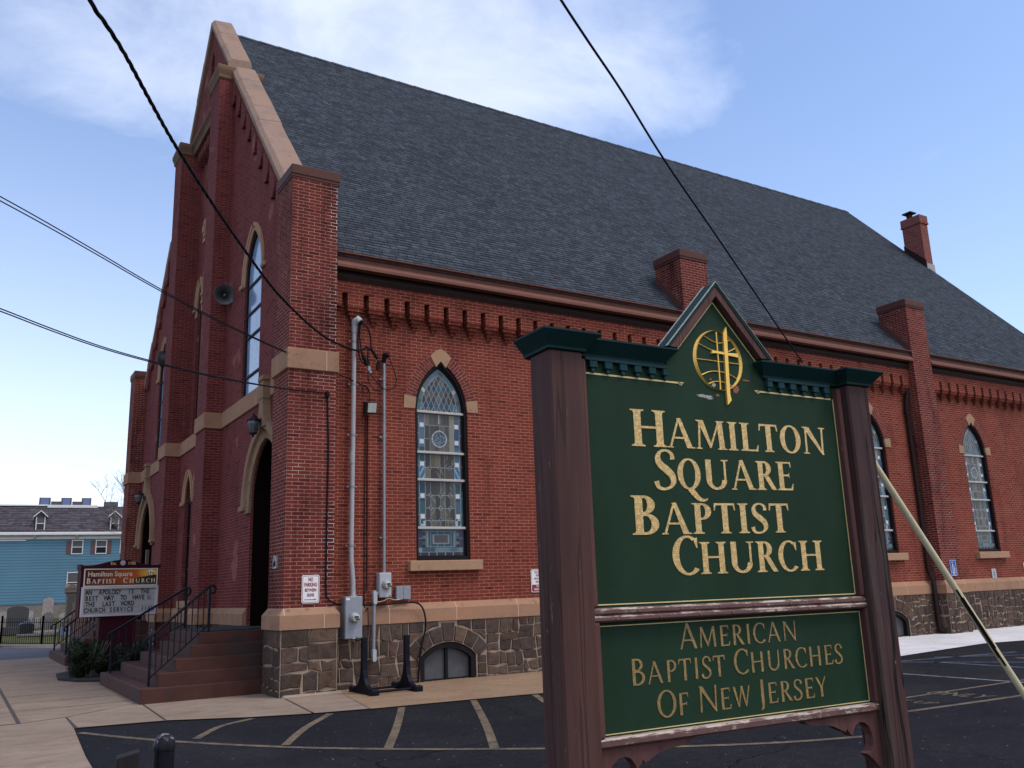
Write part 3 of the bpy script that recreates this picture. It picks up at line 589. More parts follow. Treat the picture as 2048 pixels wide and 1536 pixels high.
mb = MB(); mb.prism(rd, FX(XW + 0.29), 0, 0.02); P(mb, 'roundel', plain('pink plaster', (0.24, 0.105, 0.085), 0.9, 0.15, 2))
mb = MB(); o_ = [(YC + 1.15 * math.cos(2 * PI * k / 28), 13.7 + 1.15 * math.sin(2 * PI * k / 28)) for k in range(28)]; ring(mb, rd, o_, FX(XW + 0.2), -0.03, 0.06, arcuv=True, closed=True); P(mb, 'roundel_ring', m_voussoir)
mb = MB(); mb.bbox(XW + 0.12, XW + 0.24, YC - 0.9, YC + 0.9, 12.0, 12.75, 0.02); mb.bbox(XW + 0.09, XW + 0.13, YC - 0.75, YC + 0.75, 12.12, 12.63, 0.01)
for k in range(3): mb.bbox(XW + 0.06, XW + 0.10, YC + 0.55 - k * 0.5, YC + 0.75 - k * 0.5, 12.25, 12.5, 0.015)
P(mb, 'date_stone', m_trim)
# ---- corner and facade piers
def pier(x0, x1, y0, y1, z0, z1, mat, name='pier'):
    mb = MB(); mb.box(x0, x1, y0, y1, z0, z1); return P(mb, name, mat)
pier(0, 0.92, 0, 0.92, -0.3, 9.57, m_brickp); pier(0, 0.92, YE - 0.92, YE, -0.3, 9.57, m_brickp)
for y0, y1 in ((6.58, 7.56), (2 * YC - 7.56, 2 * YC - 6.58)): pier(0.0, 1.06, y0, y1, -0.3, 15.42, m_brickf)
for x0, x1 in PIERX: pier(x0, x1, 0.0, 0.96, -0.3, 9.60, m_brickp)
def cap(x0, x1, y0, y1, z):
    mb = MB(); mb.bbox(x0 - 0.035, x1 + 0.035, y0 - 0.035, y1 + 0.035, z, z + 0.20, 0.012); mb.box(x0 - 0.02, x1 + 0.02, y0 - 0.02, y1 + 0.02, z - 0.05, z + 0.001); P(mb, 'pier_cap', m_brown)
cap(0, 0.92, 0, 0.92, 9.58); cap(0, 0.92, YE - 0.92, YE, 9.58)
for x0, x1 in PIERX: cap(x0, x1, 0, 0.96, 9.61)
for x0, x1 in PIERX:                                             # sloping flashing where pier meets roof
    for xa, xb in ((x0 - 0.02, x0 + 0.01), (x1 - 0.01, x1 + 0.02)): mb = MB(); mb.prism([(0.0, zr(0.0) - 0.02), (0.94, zr(0.94) - 0.02), (0.94, zr(0.94) + 0.22), (0.0, zr(0.0) + 0.20)], lambda u, v, d: (d, u, v), xa, xb); P(mb, 'pier_flashing', m_brown)
# stone mould round the two tall piers, running between them as a cornice
CP_ = [(0.0, 15.30), (-0.04, 15.34), (-0.045, 15.42), (-0.08, 15.52), (-0.095, 15.58), (-0.095, 15.66), (-0.07, 15.70), (0.02, 15.74)]
mb = MB()
for y0, y1 in ((6.58, 7.56), (2 * YC - 7.56, 2 * YC - 6.58)):
    for k in range(len(CP_) - 1):
        (a, z0), (b, z1) = CP_[k], CP_[k + 1]; x1 = 1.06
        ra = [(a, y0 + a), (a, y1 - a), (x1 - a, y1 - a), (x1 - a, y0 + a)]; rb = [(b, y0 + b), (b, y1 - b), (x1 - b, y1 - b), (x1 - b, y0 + b)]
        for q in range(4): mb.face([(*ra[q], z0), (*ra[(q + 1) % 4], z0), (*rb[(q + 1) % 4], z1), (*rb[q], z1)])
    mb.face([(0.02, y0 + 0.02, 15.74), (0.02, y1 - 0.02, 15.74), (1.04, y1 - 0.02, 15.74), (1.04, y0 + 0.02, 15.74)])
mb.prism([(0.60, 15.30), (0.36, 15.34), (0.33, 15.50), (0.25, 15.60), (0.25, 15.68), (0.45, 15.76), (0.62, 15.76)], lambda u, v, d: (u, d, v), 7.45, 2 * YC - 7.45)
P(mb, 'cornice', mk_trim('sooty cornice stone', (0.165, 0.10, 0.068), False, 0.9))
# ---- raking coping stones
mb = MB()
rndc = random.Random(21)
def rake(ya, yb, sgn):
    n = max(2, int((yb - ya) / 0.62)); f = (lambda y: y) if sgn > 0 else (lambda y: YE - y)
    for k in range(n):
        a = ya + (yb - ya) * k / n + (0.008 if k else 0); b = ya + (yb - ya) * (k + 1) / n - (0.008 if k < n - 1 else 0); jh = rndc.uniform(-0.012, 0.012)
        for (c0, c1) in [((0.33, 0.02), (0.33, 0.02))]:
            prof = [(0.33, -0.02), (0.31, 0.04), (0.31, 0.17), (0.40, 0.30), (0.90, 0.36), (0.95, 0.30), (0.95, -0.02)]
            prof = [(x + (jh if h > 0.1 else 0), h + (jh if h > 0.1 else 0)) for x, h in prof]; va = [(x, f(a), zr(a) + h) for x, h in prof]; vb = [(x, f(b), zr(b) + h) for x, h in prof]; m = len(prof)
            mb.idx(va + vb, [tuple(range(m)), tuple(range(2 * m - 1, m - 1, -1))] + [(i, (i + 1) % m, m + (i + 1) % m, m + i) for i in range(m)])
for s in (1, -1): rake(0.80, 6.57, s); rake(7.05, YC, s)
P(mb, 'coping', m_coping)
# ---- raking brick corbels under the coping, and those under the centre cornice
mb = MB()
for s in (1, -1):
    f = (lambda y: y) if s > 0 else (lambda y: YE - y)
    y = 1.25
    while y < 6.4:
        pts_ = [(y, zr(y) - 0.10), (y + 0.42, zr(y + 0.42) - 0.10), (y + 0.42, zr(y) - 0.35), (y + 0.30, zr(y) - 0.52), (y + 0.14, zr(y) - 0.52), (y, zr(y) - 0.34)]
        mb.prism([(f(a), b) for a, b in pts_], FX(XW), -0.09, 0.01); y += 0.55
    mb.prism([(f(0.93), zr(0.93) - 0.14), (f(6.57), zr(6.57) - 0.14), (f(6.57), zr(6.57) + 0.02), (f(0.93), zr(0.93) + 0.02)], FX(XW), -0.07, 0.01)
for k in range(9):
    y = 7.75 + k * 0.4; 
    for q in range(4): mb.box(XW + 0.04 + q * 0.03, XW + 0.22, y + q * 0.04, y + 0.30 - q * 0.04, 14.98 - q * 0.07, 15.05 - q * 0.07 + 0.003)
    mb.box(XW + 0.03, XW + 0.22, y, y + 0.30, 15.05, 15.32)
P(mb, 'brick_corbel', m_brickf)
# ---- belt course
mb = MB()
def belt(pts_): # run of boxes
    for q in pts_: mb.bbox(*q, 5.67, 6.07, 0.012)
belt([(-0.045, 0.962, -0.045, 0.962), (-0.045, 0.962, YE - 0.962, YE + 0.045), (-0.045, 0.45, 6.535, 7.605), (-0.045, 0.45, 2 * YC - 7.605, 2 * YC - 6.535),
      (0.365, 0.5, 0.955, 2.4), (0.365, 0.5, 2.9, 6.54), (0.365, 0.5, 7.6, 2 * YC - 7.6), (0.365, 0.5, 2 * YC - 6.54, YE - 2.9), (0.365, 0.5, YE - 2.4, YE - 0.955)])
P(mb, 'belt_course', m_trimj)
# ---- water table
WTP = [(0.0, 1.0), (-0.085, 1.0), (-0.085, 1.24), (0.0, 1.36)]
mb = MB()
def wt_run(path, closed=False):
    """offset profile swept along an axis-aligned plan polyline (outward side on the right)"""
    n = len(path); offs = []
    for i in range(n):
        p = Vector(path[i]); a = (p - Vector(path[i - 1])).normalized() if i > 0 else None; b = (Vector(path[i + 1]) - p).normalized() if i < n - 1 else None
        na = Vector((a.y, -a.x)) if a else None; nb = Vector((b.y, -b.x)) if b else None
        offs.append(na + nb if (na and nb and abs(na.dot(nb)) < 0.5) else (na or nb))
    rings = [[(path[i][0] - offs[i].x * d, path[i][1] - offs[i].y * d, z) for d, z in WTP] for i in range(n)]
    for i in range(n - 1):
        for k in range(3): mb.face([rings[i][k], rings[i + 1][k], rings[i + 1][k + 1], rings[i][k + 1]])
    for e in (0, n - 1): mb.face(rings[e])
run = [(XW, 1.45), (XW, 0.92), (0, 0.92), (0, 0), (0.92, 0), (0.92, YW)]
for x0, x1 in PIERX: run += [(x0, YW), (x0, 0), (x1, 0), (x1, YW)]
run.append((XE, YW)); wt_run(run)
wt_run([(XW, 6.58), (XW, 3.85)]); wt_run([(XW, 2 * YC - 7.56), (XW, 7.56), (0, 7.56), (0, 6.58), (XW, 6.58)]); wt_run([(XW, YE - 3.85), (XW, 2 * YC - 6.58), (0, 2 * YC - 6.58), (0, 2 * YC - 7.56), (XW, 2 * YC - 7.56)])
wt_run([(0, YE), (0, YE - 0.92), (XW, YE - 0.92), (XW, YE - 1.45)])
P(mb, 'water_table', m_trimj)
# ---- rubble foundation: irregular squared stones on a mortar bed
rnd = random.Random(7)
STC = [(0.088, 0.058, 0.046), (0.070, 0.048, 0.041), (0.108, 0.068, 0.050), (0.055, 0.042, 0.040), (0.098, 0.056, 0.047), (0.078, 0.056, 0.042), (0.125, 0.078, 0.054), (0.050, 0.038, 0.037)]
def split(x0, x1, z0, z1, out_, big):
    w_, h_ = x1 - x0, z1 - z0
    if w_ < 0.26 * big and h_ < 0.24 * big or (w_ < 0.55 * big and h_ < 0.32 * big and rnd.random() < 0.62): out_.append((x0, x1, z0, z1)); return
    if h_ > 0.36 * big and (h_ > w_ * 0.75 or w_ < 0.4 * big): t = z0 + h_ * rnd.uniform(0.36, 0.64); split(x0, x1, z0, t, out_, big); split(x0, x1, t, z1, out_, big)
    elif w_ > 0.30 * big: t = x0 + w_ * rnd.uniform(0.33, 0.67); split(x0, t, z0, z1, out_, big); split(t, x1, z0, z1, out_, big)
    else: out_.append((x0, x1, z0, z1))
def stone(mb, poly, mp, proud):
    cx = sum(p[0] for p in poly) / len(poly); cz_ = sum(p[1] for p in poly) / len(poly); c = sc3(tuple(0.55 * p_ + 0.45 * q_ for p_, q_ in zip(rnd.choice(STC), (0.085, 0.060, 0.048))), rnd.uniform(0.72, 1.1))
    def ins(p, d): v = Vector((cx - p[0], cz_ - p[1])); L = v.length or 1; return (p[0] + v.x / L * d, p[1] + v.y / L * d)
    a = [ins(p, 0.010) for p in poly]; b = [ins(p, 0.030) for p in poly]; n = len(poly); jb = [proud * rnd.uniform(0.5, 1.6) for _ in range(n)]
    V = [mp(*p, 0.004) for p in a] + [mp(*p, -jb[i]) for i, p in enumerate(b)] + [mp(cx, cz_, -proud * 1.25)]
    mb.idx(V, [(i, (i + 1) % n, n + (i + 1) % n, n + i) for i in range(n)] + [(n + i, n + (i + 1) % n, 2 * n) for i in range(n)], c)
def rubble(mb, bed, x0, x1, z0, z1, mp, big=1.0, proud=0.018):
    bed.idx([mp(x0, z0, 0), mp(x1, z0, 0), mp(x1, z1, 0), mp(x0, z1, 0)], [(0, 1, 2, 3)])
    st = []; nx = max(1, round((x1 - x0) / 1.3))
    for i in range(nx): split(x0 + (x1 - x0) * i / nx, x0 + (x1 - x0) * (i + 1) / nx, z0, z1, st, big)
    jit = {}
    def J(x, z):
        k = (round(x, 3), round(z, 3))
        if k not in jit:
            e = 1 if x0 + 0.01 < x < x1 - 0.01 else 0; e2 = 1 if z0 + 0.01 < z < z1 - 0.01 else 0
            jit[k] = (x + e * rnd.uniform(-0.034, 0.034), z + e2 * rnd.uniform(-0.03, 0.03))
        return jit[k]
    for a, b, c, d in st:
        m1, m2 = J((a + b) / 2, c), J((a + b) / 2, d); stone(mb, [J(a, c), m1, J(b, c), J(b, d), m2, J(a, d)], mp, proud)
sm, bd = MB(), MB()
def flush():
    global sm, bd
    if bd.f: fo = P(bd, 'foundation', m_mortar, normals='raw'); sm.build('foundation_stones', m_rubble, fo, CS, smooth=25, normals='raw')
    sm, bd = MB(), MB()
rubble(sm, bd, -0.05, 0.97, -0.3, 1.0, FY(-0.05), 1.12); rubble(sm, bd, -0.05, 0.95, -0.3, 1.0, FX(-0.05), 1.1); rubble(sm, bd, -0.05, 0.36, -0.3, 1.0, lambda u, v, d: (0.97 - d, u, v))
flush(); YB = 0.355
def seg(x0, x1, big=1.0): rubble(sm, bd, x0, x1, -0.3, 1.0, FY(YB), big)
def vous(c):
    a0 = math.asin(0.615 / 0.857); zc_ = 0.60 - 0.857; R0, R1 = 0.865, 1.165; N = 7
    bed_ = [(c + R1 * math.sin(t), zc_ + R1 * math.cos(t)) for t in [(-a0 + 2 * a0 * k / 12) for k in range(13)]]
    inn = barch(c)
    # mortar bed filling the panel round the opening
    wall(bd, [(c - 0.85, -0.3), (c - 0.85, 1.0), (c + 0.85, 1.0), (c + 0.85, -0.3)], [(inn, 0.14)], FY(YB))
    for k in range(N):
        t0, t1 = -a0 - 0.10 + (2 * a0 + 0.2) * k / N, -a0 - 0.10 + (2 * a0 + 0.2) * (k + 1) / N; R2 = 1.235 if k == 3 else R1
        stone(sm, [(c + R0 * math.sin(t0), zc_ + R0 * math.cos(t0)), (c + R0 * math.sin(t1), zc_ + R0 * math.cos(t1)), (c + R2 * math.sin(t1), zc_ + R2 * math.cos(t1)), (c + R2 * math.sin(t0), zc_ + R2 * math.cos(t0))], FY(YB), 0.022)
    for s in (1, -1):
        for za, zb in ((-0.3, -0.05), (-0.05, 0.16), (0.16, 0.31)): stone(sm, [(c + s * 0.63, za), (c + s * 0.85, za), (c + s * 0.85, zb), (c + s * 0.63, zb)], FY(YB), 0.018)
        q = [(c + s * 1.18 * math.sin(t), zc_ + 1.18 * math.cos(t)) for t in (0.78, 0.62, 0.46, 0.30, 0.16)]
        stone(sm, [(c + s * 0.85, 0.60), (c + s * 0.85, 0.79), q[2], q[1], q[0]], FY(YB), 0.018); stone(sm, [(c + s * 0.85, 0.79), (c + s * 0.85, 1.0), (c + s * 0.52, 1.0), q[2]], FY(YB), 0.018); stone(sm, [(c + s * 0.52, 1.0), (c + s * 0.2, 1.0), q[4], q[3], q[2]], FY(YB), 0.018)
seg(0.97, 3.39 - 0.85, 0.95); vous(3.39); seg(3.39 + 0.85, 9.94, 0.95); seg(10.94, 17.2 - 0.85, 0.85); vous(17.2); seg(17.2 + 0.85, 19.1, 0.8); seg(20.1, 28.85, 0.8)
flush()
for x0, x1 in PIERX: rubble(sm, bd, x0 - 0.05, x1 + 0.05, -0.3, 1.0, FY(-0.05), 0.9); rubble(sm, bd, -0.05, 0.36, -0.3, 1.0, (lambda x: (lambda u, v, d: (x + d, u, v)))(x0 - 0.05), 0.9); rubble(sm, bd, -0.05, 0.36, -0.3, 1.0, (lambda x: (lambda u, v, d: (x - d, u, v)))(x1 + 0.05), 0.9); flush()
rubble(sm, bd, 3.9, 6.53, -0.3, 1.0, FX(YB)); flush(); rubble(sm, bd, 7.6, 2 * YC - 7.6, -0.3, 1.0, FX(YB)); flush(); rubble(sm, bd, 6.53, 7.61, -0.3, 1.0, FX(-0.05)); rubble(sm, bd, -0.05, 0.36, -0.3, 1.0, lambda u, v, d: (u, 6.53 + d, v)); flush(); rubble(sm, bd, 2 * YC - 7.61, 2 * YC - 6.53, -0.3, 1.0, FX(-0.05)); flush(); rubble(sm, bd, YE - 0.97, YE + 0.05, -0.3, 1.0, FX(-0.05))
flush()
# footing ledge under the corner
mb = MB(); mb.bbox(-0.02, 1.06, -0.17, 0.0, -0.22, -0.07, 0.03); P(mb, 'footing', m_mortar)
# ---- corbel table under the eaves (band, merlons, stepped pendants)
for xa, xb, s0 in ((0.93, 9.98, 1.10), (10.90, 19.14, 11.05), (20.06, 28.9, 20.2)):
    mb = MB(); mb.box(xa, xb, 0.20, YW + 0.01, 7.38, 7.66); xs = [xa - 0.28]; x = s0
    while x < xb - 0.05:
        a, b = x + 0.12, min(x + 0.4485, xb); 
        if b - a > 0.1:
            mb.box(a, b, 0.20, YW + 0.01, 7.092, 7.379)
            if b - a > 0.3:
                for q in range(4):
                    ins = 0.012 + 0.038 * q; mb.box(a + ins, b - ins, 0.222 + 0.046 * q, YW + 0.01, 7.09 - 0.0675 * (q + 1), 7.091 - 0.0675 * q)
        x += 0.4485
    if s0 - xa > 0.12:
        mb.box(xa, s0, 0.20, YW + 0.01, 7.092, 7.379)
    P(mb, 'corbel_table', m_brick)
# ---- eaves: frieze, soffit mould, ogee gutter
GUT = [(0.16, 8.12), (-0.045, 8.135), (-0.045, 8.113), (0.02, 8.10), (0.06, 8.06), (0.07, 7.995), (0.05, 7.985), (-0.01, 7.915), (-0.025, 7.88), (-0.025, 7.825), (0.10, 7.815), (0.16, 7.83)]
SOF = [(0.16, 7.83), (0.10, 7.832), (0.185, 7.83), (0.19, 7.76), (0.15, 7.74), (0.15, 7.70), (0.18, 7.64), (0.19, 7.615), (0.42, 7.612), (0.42, 7.95), (0.16, 7.95)]
segs = [(0.92, 9.99), (10.89, 19.15), (20.05, 28.9), (29.8, XE + 0.1)]
for xa, xb in segs:
    mb = MB(); mb.prism(GUT, lambda u, v, d: (d, u, v), xa + 0.002, xb - 0.002); P(mb, 'gutter', m_gutter)
    mb = MB(); mb.prism(SOF, lambda u, v, d: (d, u, v), xa + 0.002, xb - 0.002); P(mb, 'eaves_moulding', m_soffit)
# ---- roof
mb = MB(); x0, x1 = 0.9, XE + 0.12; L_ = math.hypot(YC - 0.03, zr(YC) - zr(0.03))
for s in (1, -1):
    f = (lambda y: y) if s > 0 else (lambda y: YE - y)
    N = 1
    mb.face([(x0, f(0.03), zr(0.03)), (x1, f(0.03), zr(0.03)), (x1, f(YC), zr(YC)), (x0, f(YC), zr(YC))], None, [(x0, 0), (x1, 0), (x1, L_), (x0, L_)])
    mb.face([(x0, f(0.03), zr(0.03) - 0.05), (x1, f(0.03), zr(0.03) - 0.05), (x1, f(YC), zr(YC) - 0.12), (x0, f(YC), zr(YC) - 0.12)]); mb.face([(x1, f(0.03), zr(0.03)), (x1, f(0.03), zr(0.03) - 0.05), (x1, f(YC), zr(YC) - 0.12), (x1, f(YC), zr(YC))]); mb.face([(x0, f(0.03), zr(0.03)), (x0, f(0.03), zr(0.03) - 0.05), (x1, f(0.03), zr(0.03) - 0.05), (x1, f(0.03), zr(0.03))])
rf = P(mb, 'roof', m_roof, normals='raw')
mb = MB(); 
for k in range(98):
    xa = x0 + (x1 - x0) * k / 98; xb = x0 + (x1 - x0) * (k + 1) / 98; dz = 0.018 if k % 2 else 0.010
    for s in (1, -1): mb.face([(xa, YC, zr(YC) + dz + 0.015), (xb, YC, zr(YC) + dz + 0.006), (xb, YC + s * 0.13, zr(YC) - 0.135 + dz), (xa, YC + s * 0.13, zr(YC) - 0.128 + dz)])
rc = mb.build('ridge_cap', plain('dark ridge shingles', (0.03, 0.034, 0.05), 0.9, 0.2, 5), rf, CS)
# ---- chimney on the rear gable
mb = MB(); cx0, cx1, cy0, cy1 = 30.1, 30.62, 5.83, 6.72
mb.box(cx0, cx1, cy0, cy1, 13.6, 17.0); ch = P(mb, 'chimney', m_brickc)
mb = MB(); mb.bbox(cx0 - 0.05, cx1 + 0.05, cy0 - 0.05, cy1 + 0.05, 16.72, 16.80, 0.01); mb.box(cx0 - 0.03, cx1 + 0.03, cy0 - 0.03, cy1 + 0.03, 16.80, 17.12); mb.build('chimney_cap', m_brickc, ch, CS)
mb = MB(); mb.lathe([(0.0, 17.1), (0.13, 17.1), (0.13, 17.32), (0.10, 17.36), (0.10, 17.40), (0.0, 17.40)], (cx0 + 0.25, cy1 - 0.28, 0), 12); mb.box(cx0 + 0.03, cx0 + 0.47, cy1 - 0.50, cy1 - 0.06, 17.40, 17.45); mb.build('flue_cap', m_soffit, ch, CS)
mb = MB(); mb.prism([(cy0 - 0.03, zr(cy0) - 0.1), (cy1 + 0.02, zr(cy1) - 0.1), (cy1 + 0.02, zr(cy1) + 0.3), (cy0 - 0.03, zr(cy0) + 0.36)], lambda u, v, d: (d, u, v), cx0 - 0.03, cx0 + 0.01); mb.build('chimney_flashing', m_soffit, ch, CS)
mb = MB(); mb.box(cx0 + 0.005, cx1 + 0.03, cy0 - 0.05, cy0 + 0.01, 14.3, 14.82); mb.build('lead_apron', plain('grey lead', (0.30, 0.28, 0.27), 0.6, 0.2, 8), ch, CS)

# ---- stained glass: coloured panes and lead cames, worked out pane by pane on a fine grid
def hsh(*a):
    x = math.sin(sum((i + 1) * 12.9898 * v for i, v in enumerate(a)) + 3.17) * 43758.5453; return x - math.floor(x)
CAME_ = (0.20, 0.22, 0.24)
GREY = [(0.080, 0.074, 0.066), (0.062, 0.056, 0.055), (0.11, 0.105, 0.085), (0.055, 0.047, 0.050), (0.10, 0.112, 0.10), (0.135, 0.115, 0.075), (0.075, 0.085, 0.085), (0.048, 0.040, 0.044)]
BLUE = [(0.030, 0.068, 0.125), (0.045, 0.105, 0.185), (0.035, 0.090, 0.11), (0.075, 0.135, 0.19)]
LIL = [(0.16, 0.17, 0.25), (0.085, 0.15, 0.165), (0.07, 0.17, 0.18), (0.13, 0.14, 0.19), (0.09, 0.12, 0.13)]
def pane(pal, *k): 
    c = pal[int(hsh(*k) * len(pal)) % len(pal)]; return sc3(c, 0.55 + 0.45 * hsh(*k, 5.0))
def near(v, p, w_=0.0075): return abs(v - p) < w_
def archd(u, z, hw, zs):       # signed distance inside an equilateral arch of half width hw
    R = 2 * hw * 0.955; return R - math.hypot(abs(u) + (R - hw), z - zs)
def glass_col(u, z):
    CAME = CAME_; au = abs(u)
    if z > 5.17:
        d = archd(u, z, 0.56, 5.2)
        if d < 0.045: return pane([(0.05, 0.07, 0.09), (0.07, 0.10, 0.12), (0.04, 0.06, 0.085)], int(z * 7), int(u > 0))
        if near(d, 0.05) or near(d, 0.145): return CAME
        if d < 0.145:
            s_ = math.atan2(z - 5.1, au + 0.15) * 5.5; f = s_ - math.floor(s_)
            if f < 0.05: return CAME
            if int(s_) == 4 and f > 0.2 and f < 0.75: return (0.42, 0.42, 0.32)
            return pane(LIL, int(s_), int(u > 0) + 2)
        for k in range(-6, 7):     # two families of arcs make the diamond lattice
            pass
        a = (u * 8.0 + (z - 5.17) * 3.5); b = (u * 8.0 - (z - 5.17) * 3.5); w_ = 0.06
        curve = 1 + 0.25 * (z - 5.17)
        a *= curve; b *= curve; a += 0.5; b += 0.5
        if abs(a - round(a)) < w_ or abs(b - round(b)) < w_: return CAME
        ka, kb = math.floor(a), math.floor(b); return pane(BLUE if (ka - kb) % 3 == 1 else GREY, ka, kb)
    if z > 2.80:
        if au > 0.525: return (0.03, 0.035, 0.045)
        if near(au, 0.47) or near(au, 0.335): return (0.20, 0.24, 0.28)
        if au > 0.47:
            return pane([(0.045, 0.055, 0.06), (0.04, 0.075, 0.09), (0.05, 0.05, 0.06)], int(z * 3.1), int(u > 0)) if not near(z % 0.33, 0.1, 0.007) else CAME
        if au > 0.335:
            if z > 4.97:
                t = (z - 4.97) / 0.17
                if au > 0.36 + 0.0 * t and near((au * 40) % 1, 0.5, 0.12): return CAME
                return (0.085, 0.10, 0.125)
            if z < 2.98:
                return (0.30, 0.36, 0.42) if hsh(int(u * 18), int(z * 18)) > 0.55 else (0.03, 0.07, 0.09)
            for zc_ in (4.90, 4.56, 4.10, 3.45, 3.03):
                if abs(z - zc_) < 0.042 and abs(au - 0.4025) < 0.045: return (0.52, 0.52, 0.54)
                if near(z, zc_ - 0.048, 0.006) or near(z, zc_ + 0.048, 0.006): return CAME
            if z > 3.76 and z < 4.05: 
                k = math.sin(au * 60 + z * 34 + (2 if u > 0 else 0)); return (0.16, 0.30, 0.38) if k > 0.4 else ((0.02, 0.12, 0.16) if k > -0.2 else (0.05, 0.11, 0.19))
            return pane(BLUE, int(z * 2.7), int(u > 0) + 7)
        # middle panes
        if z > 4.33:
            r_ = math.hypot(u, (z - 4.62))
            if abs(r_ - 0.165) < 0.010: return (0.34, 0.36, 0.40)
            if r_ < 0.165:
                an = math.atan2(z - 4.62, u); m_ = math.sin(an * 8) * math.sin(r_ * 75) + 0.6 * math.sin(an * 5 + r_ * 40)
                return (0.26, 0.29, 0.33) if abs(m_) < 0.16 else (0.045, 0.065, 0.085)
            if near(z, 4.90, 0.006) or (near(z, 4.62, 0.006) and au > 0.24): return CAME
            kx = math.floor((u + 0.335) / 0.1117)
            if near(((u + 0.335) / 0.1117) % 1, 0.0, 0.06): return (0.15, 0.155, 0.155) if z < 4.9 else pane(GREY, kx, 1)
            if au < 0.02 and z > 4.93: return (0.30, 0.29, 0.27)
            if kx == 5: return (0.20, 0.185, 0.135)
            return pane([(0.125, 0.11, 0.09), (0.10, 0.095, 0.085), (0.145, 0.13, 0.11)], kx, 1) if z > 4.9 else pane([(0.11, 0.095, 0.08), (0.08, 0.068, 0.062), (0.10, 0.082, 0.07)], kx, 2 if z > 4.62 else 3)
        rows = (4.02,) if z > 3.76 else (3.46, 3.20, 2.955)
        for zc_ in rows:
            if near(z, zc_, 0.006): return CAME
            for cu_ in (-0.223, 0.0, 0.223):
                dd = abs(u - cu_) + abs(z - zc_)
                if dd < 0.04: return (0.022, 0.028, 0.035)
                if dd < 0.055: return CAME
        kx = math.floor((u + 0.335) / 0.1117); kz = sum(1 for q in rows if z < q) + (0 if z > 3.76 else 5)
        if near(((u + 0.335) / 0.1117) % 1, 0.0, 0.055): return (0.16, 0.17, 0.17)
        c = pane(GREY, kx, kz, 1.7); sw = math.sin(u * 50 + 4 * math.sin(z * 9 + kx)) * math.sin(z * 14 + kx * 2)
        if hsh(kx, kz, 9.1) > 0.72: c = (c[0] + 0.09 * max(0, sw), c[1] + 0.075 * max(0, sw), c[2] + 0.03 * max(0, sw))
        return c
    # bottom panel, in darker panes and cames
    CAME = (0.15, 0.18, 0.20)
    if au > 0.50: return (0.05, 0.06, 0.07)
    if z < 2.33: return (0.018, 0.018, 0.032) if not (near(z, 2.33, 0.008) or near((u * 5.5) % 1, 0.5, 0.06)) else (0.16, 0.17, 0.2)
    if z < 2.42: return pane([(0.10, 0.16, 0.2), (0.05, 0.10, 0.15), (0.16, 0.25, 0.25)], int(u * 14), 4) if not near(z, 2.42, 0.007) else CAME
    zz_ = abs(z - 2.585); q = max(au / 0.30, zz_ / 0.155)
    if au > 0.41 or zz_ > 0.19: return (0.035, 0.03, 0.055) if not (near(au, 0.41, 0.007) or near(z, 2.60, 0.006)) else CAME
    if au > 0.33: return pane([(0.12, 0.16, 0.21), (0.04, 0.08, 0.11), (0.02, 0.025, 0.035)], int(z * 17), int(u > 0)) if not near(au, 0.33) else CAME
    if abs(q - 1.0) < 0.05 or abs(q - 0.56) < 0.05: return CAME
    if q > 0.56: return (0.020, 0.055, 0.075) if not near(u % 0.15, 0.075, 0.006) else CAME
    return (0.050, 0.050, 0.055) if math.sin(z * 170) * math.sin(u * 60) > -0.2 else (0.065, 0.055, 0.055)
def stained_mesh():
    mb = MB(); c = 0.0118; nu = 96; nz = 345
    for i in range(nu):
        u0 = -nu / 2 * c + i * c
        for j in range(nz):
            z0 = 2.19 + j * c; uc, zc_ = u0 + c / 2, z0 + c / 2
            if zc_ > 5.2 and archd(uc, zc_, 0.605, 5.2) < -0.01: continue
            mb.face([(u0, 0, z0), (u0 + c, 0, z0), (u0 + c, 0, z0 + c), (u0, 0, z0 + c)], glass_col(uc, zc_))
    return mb
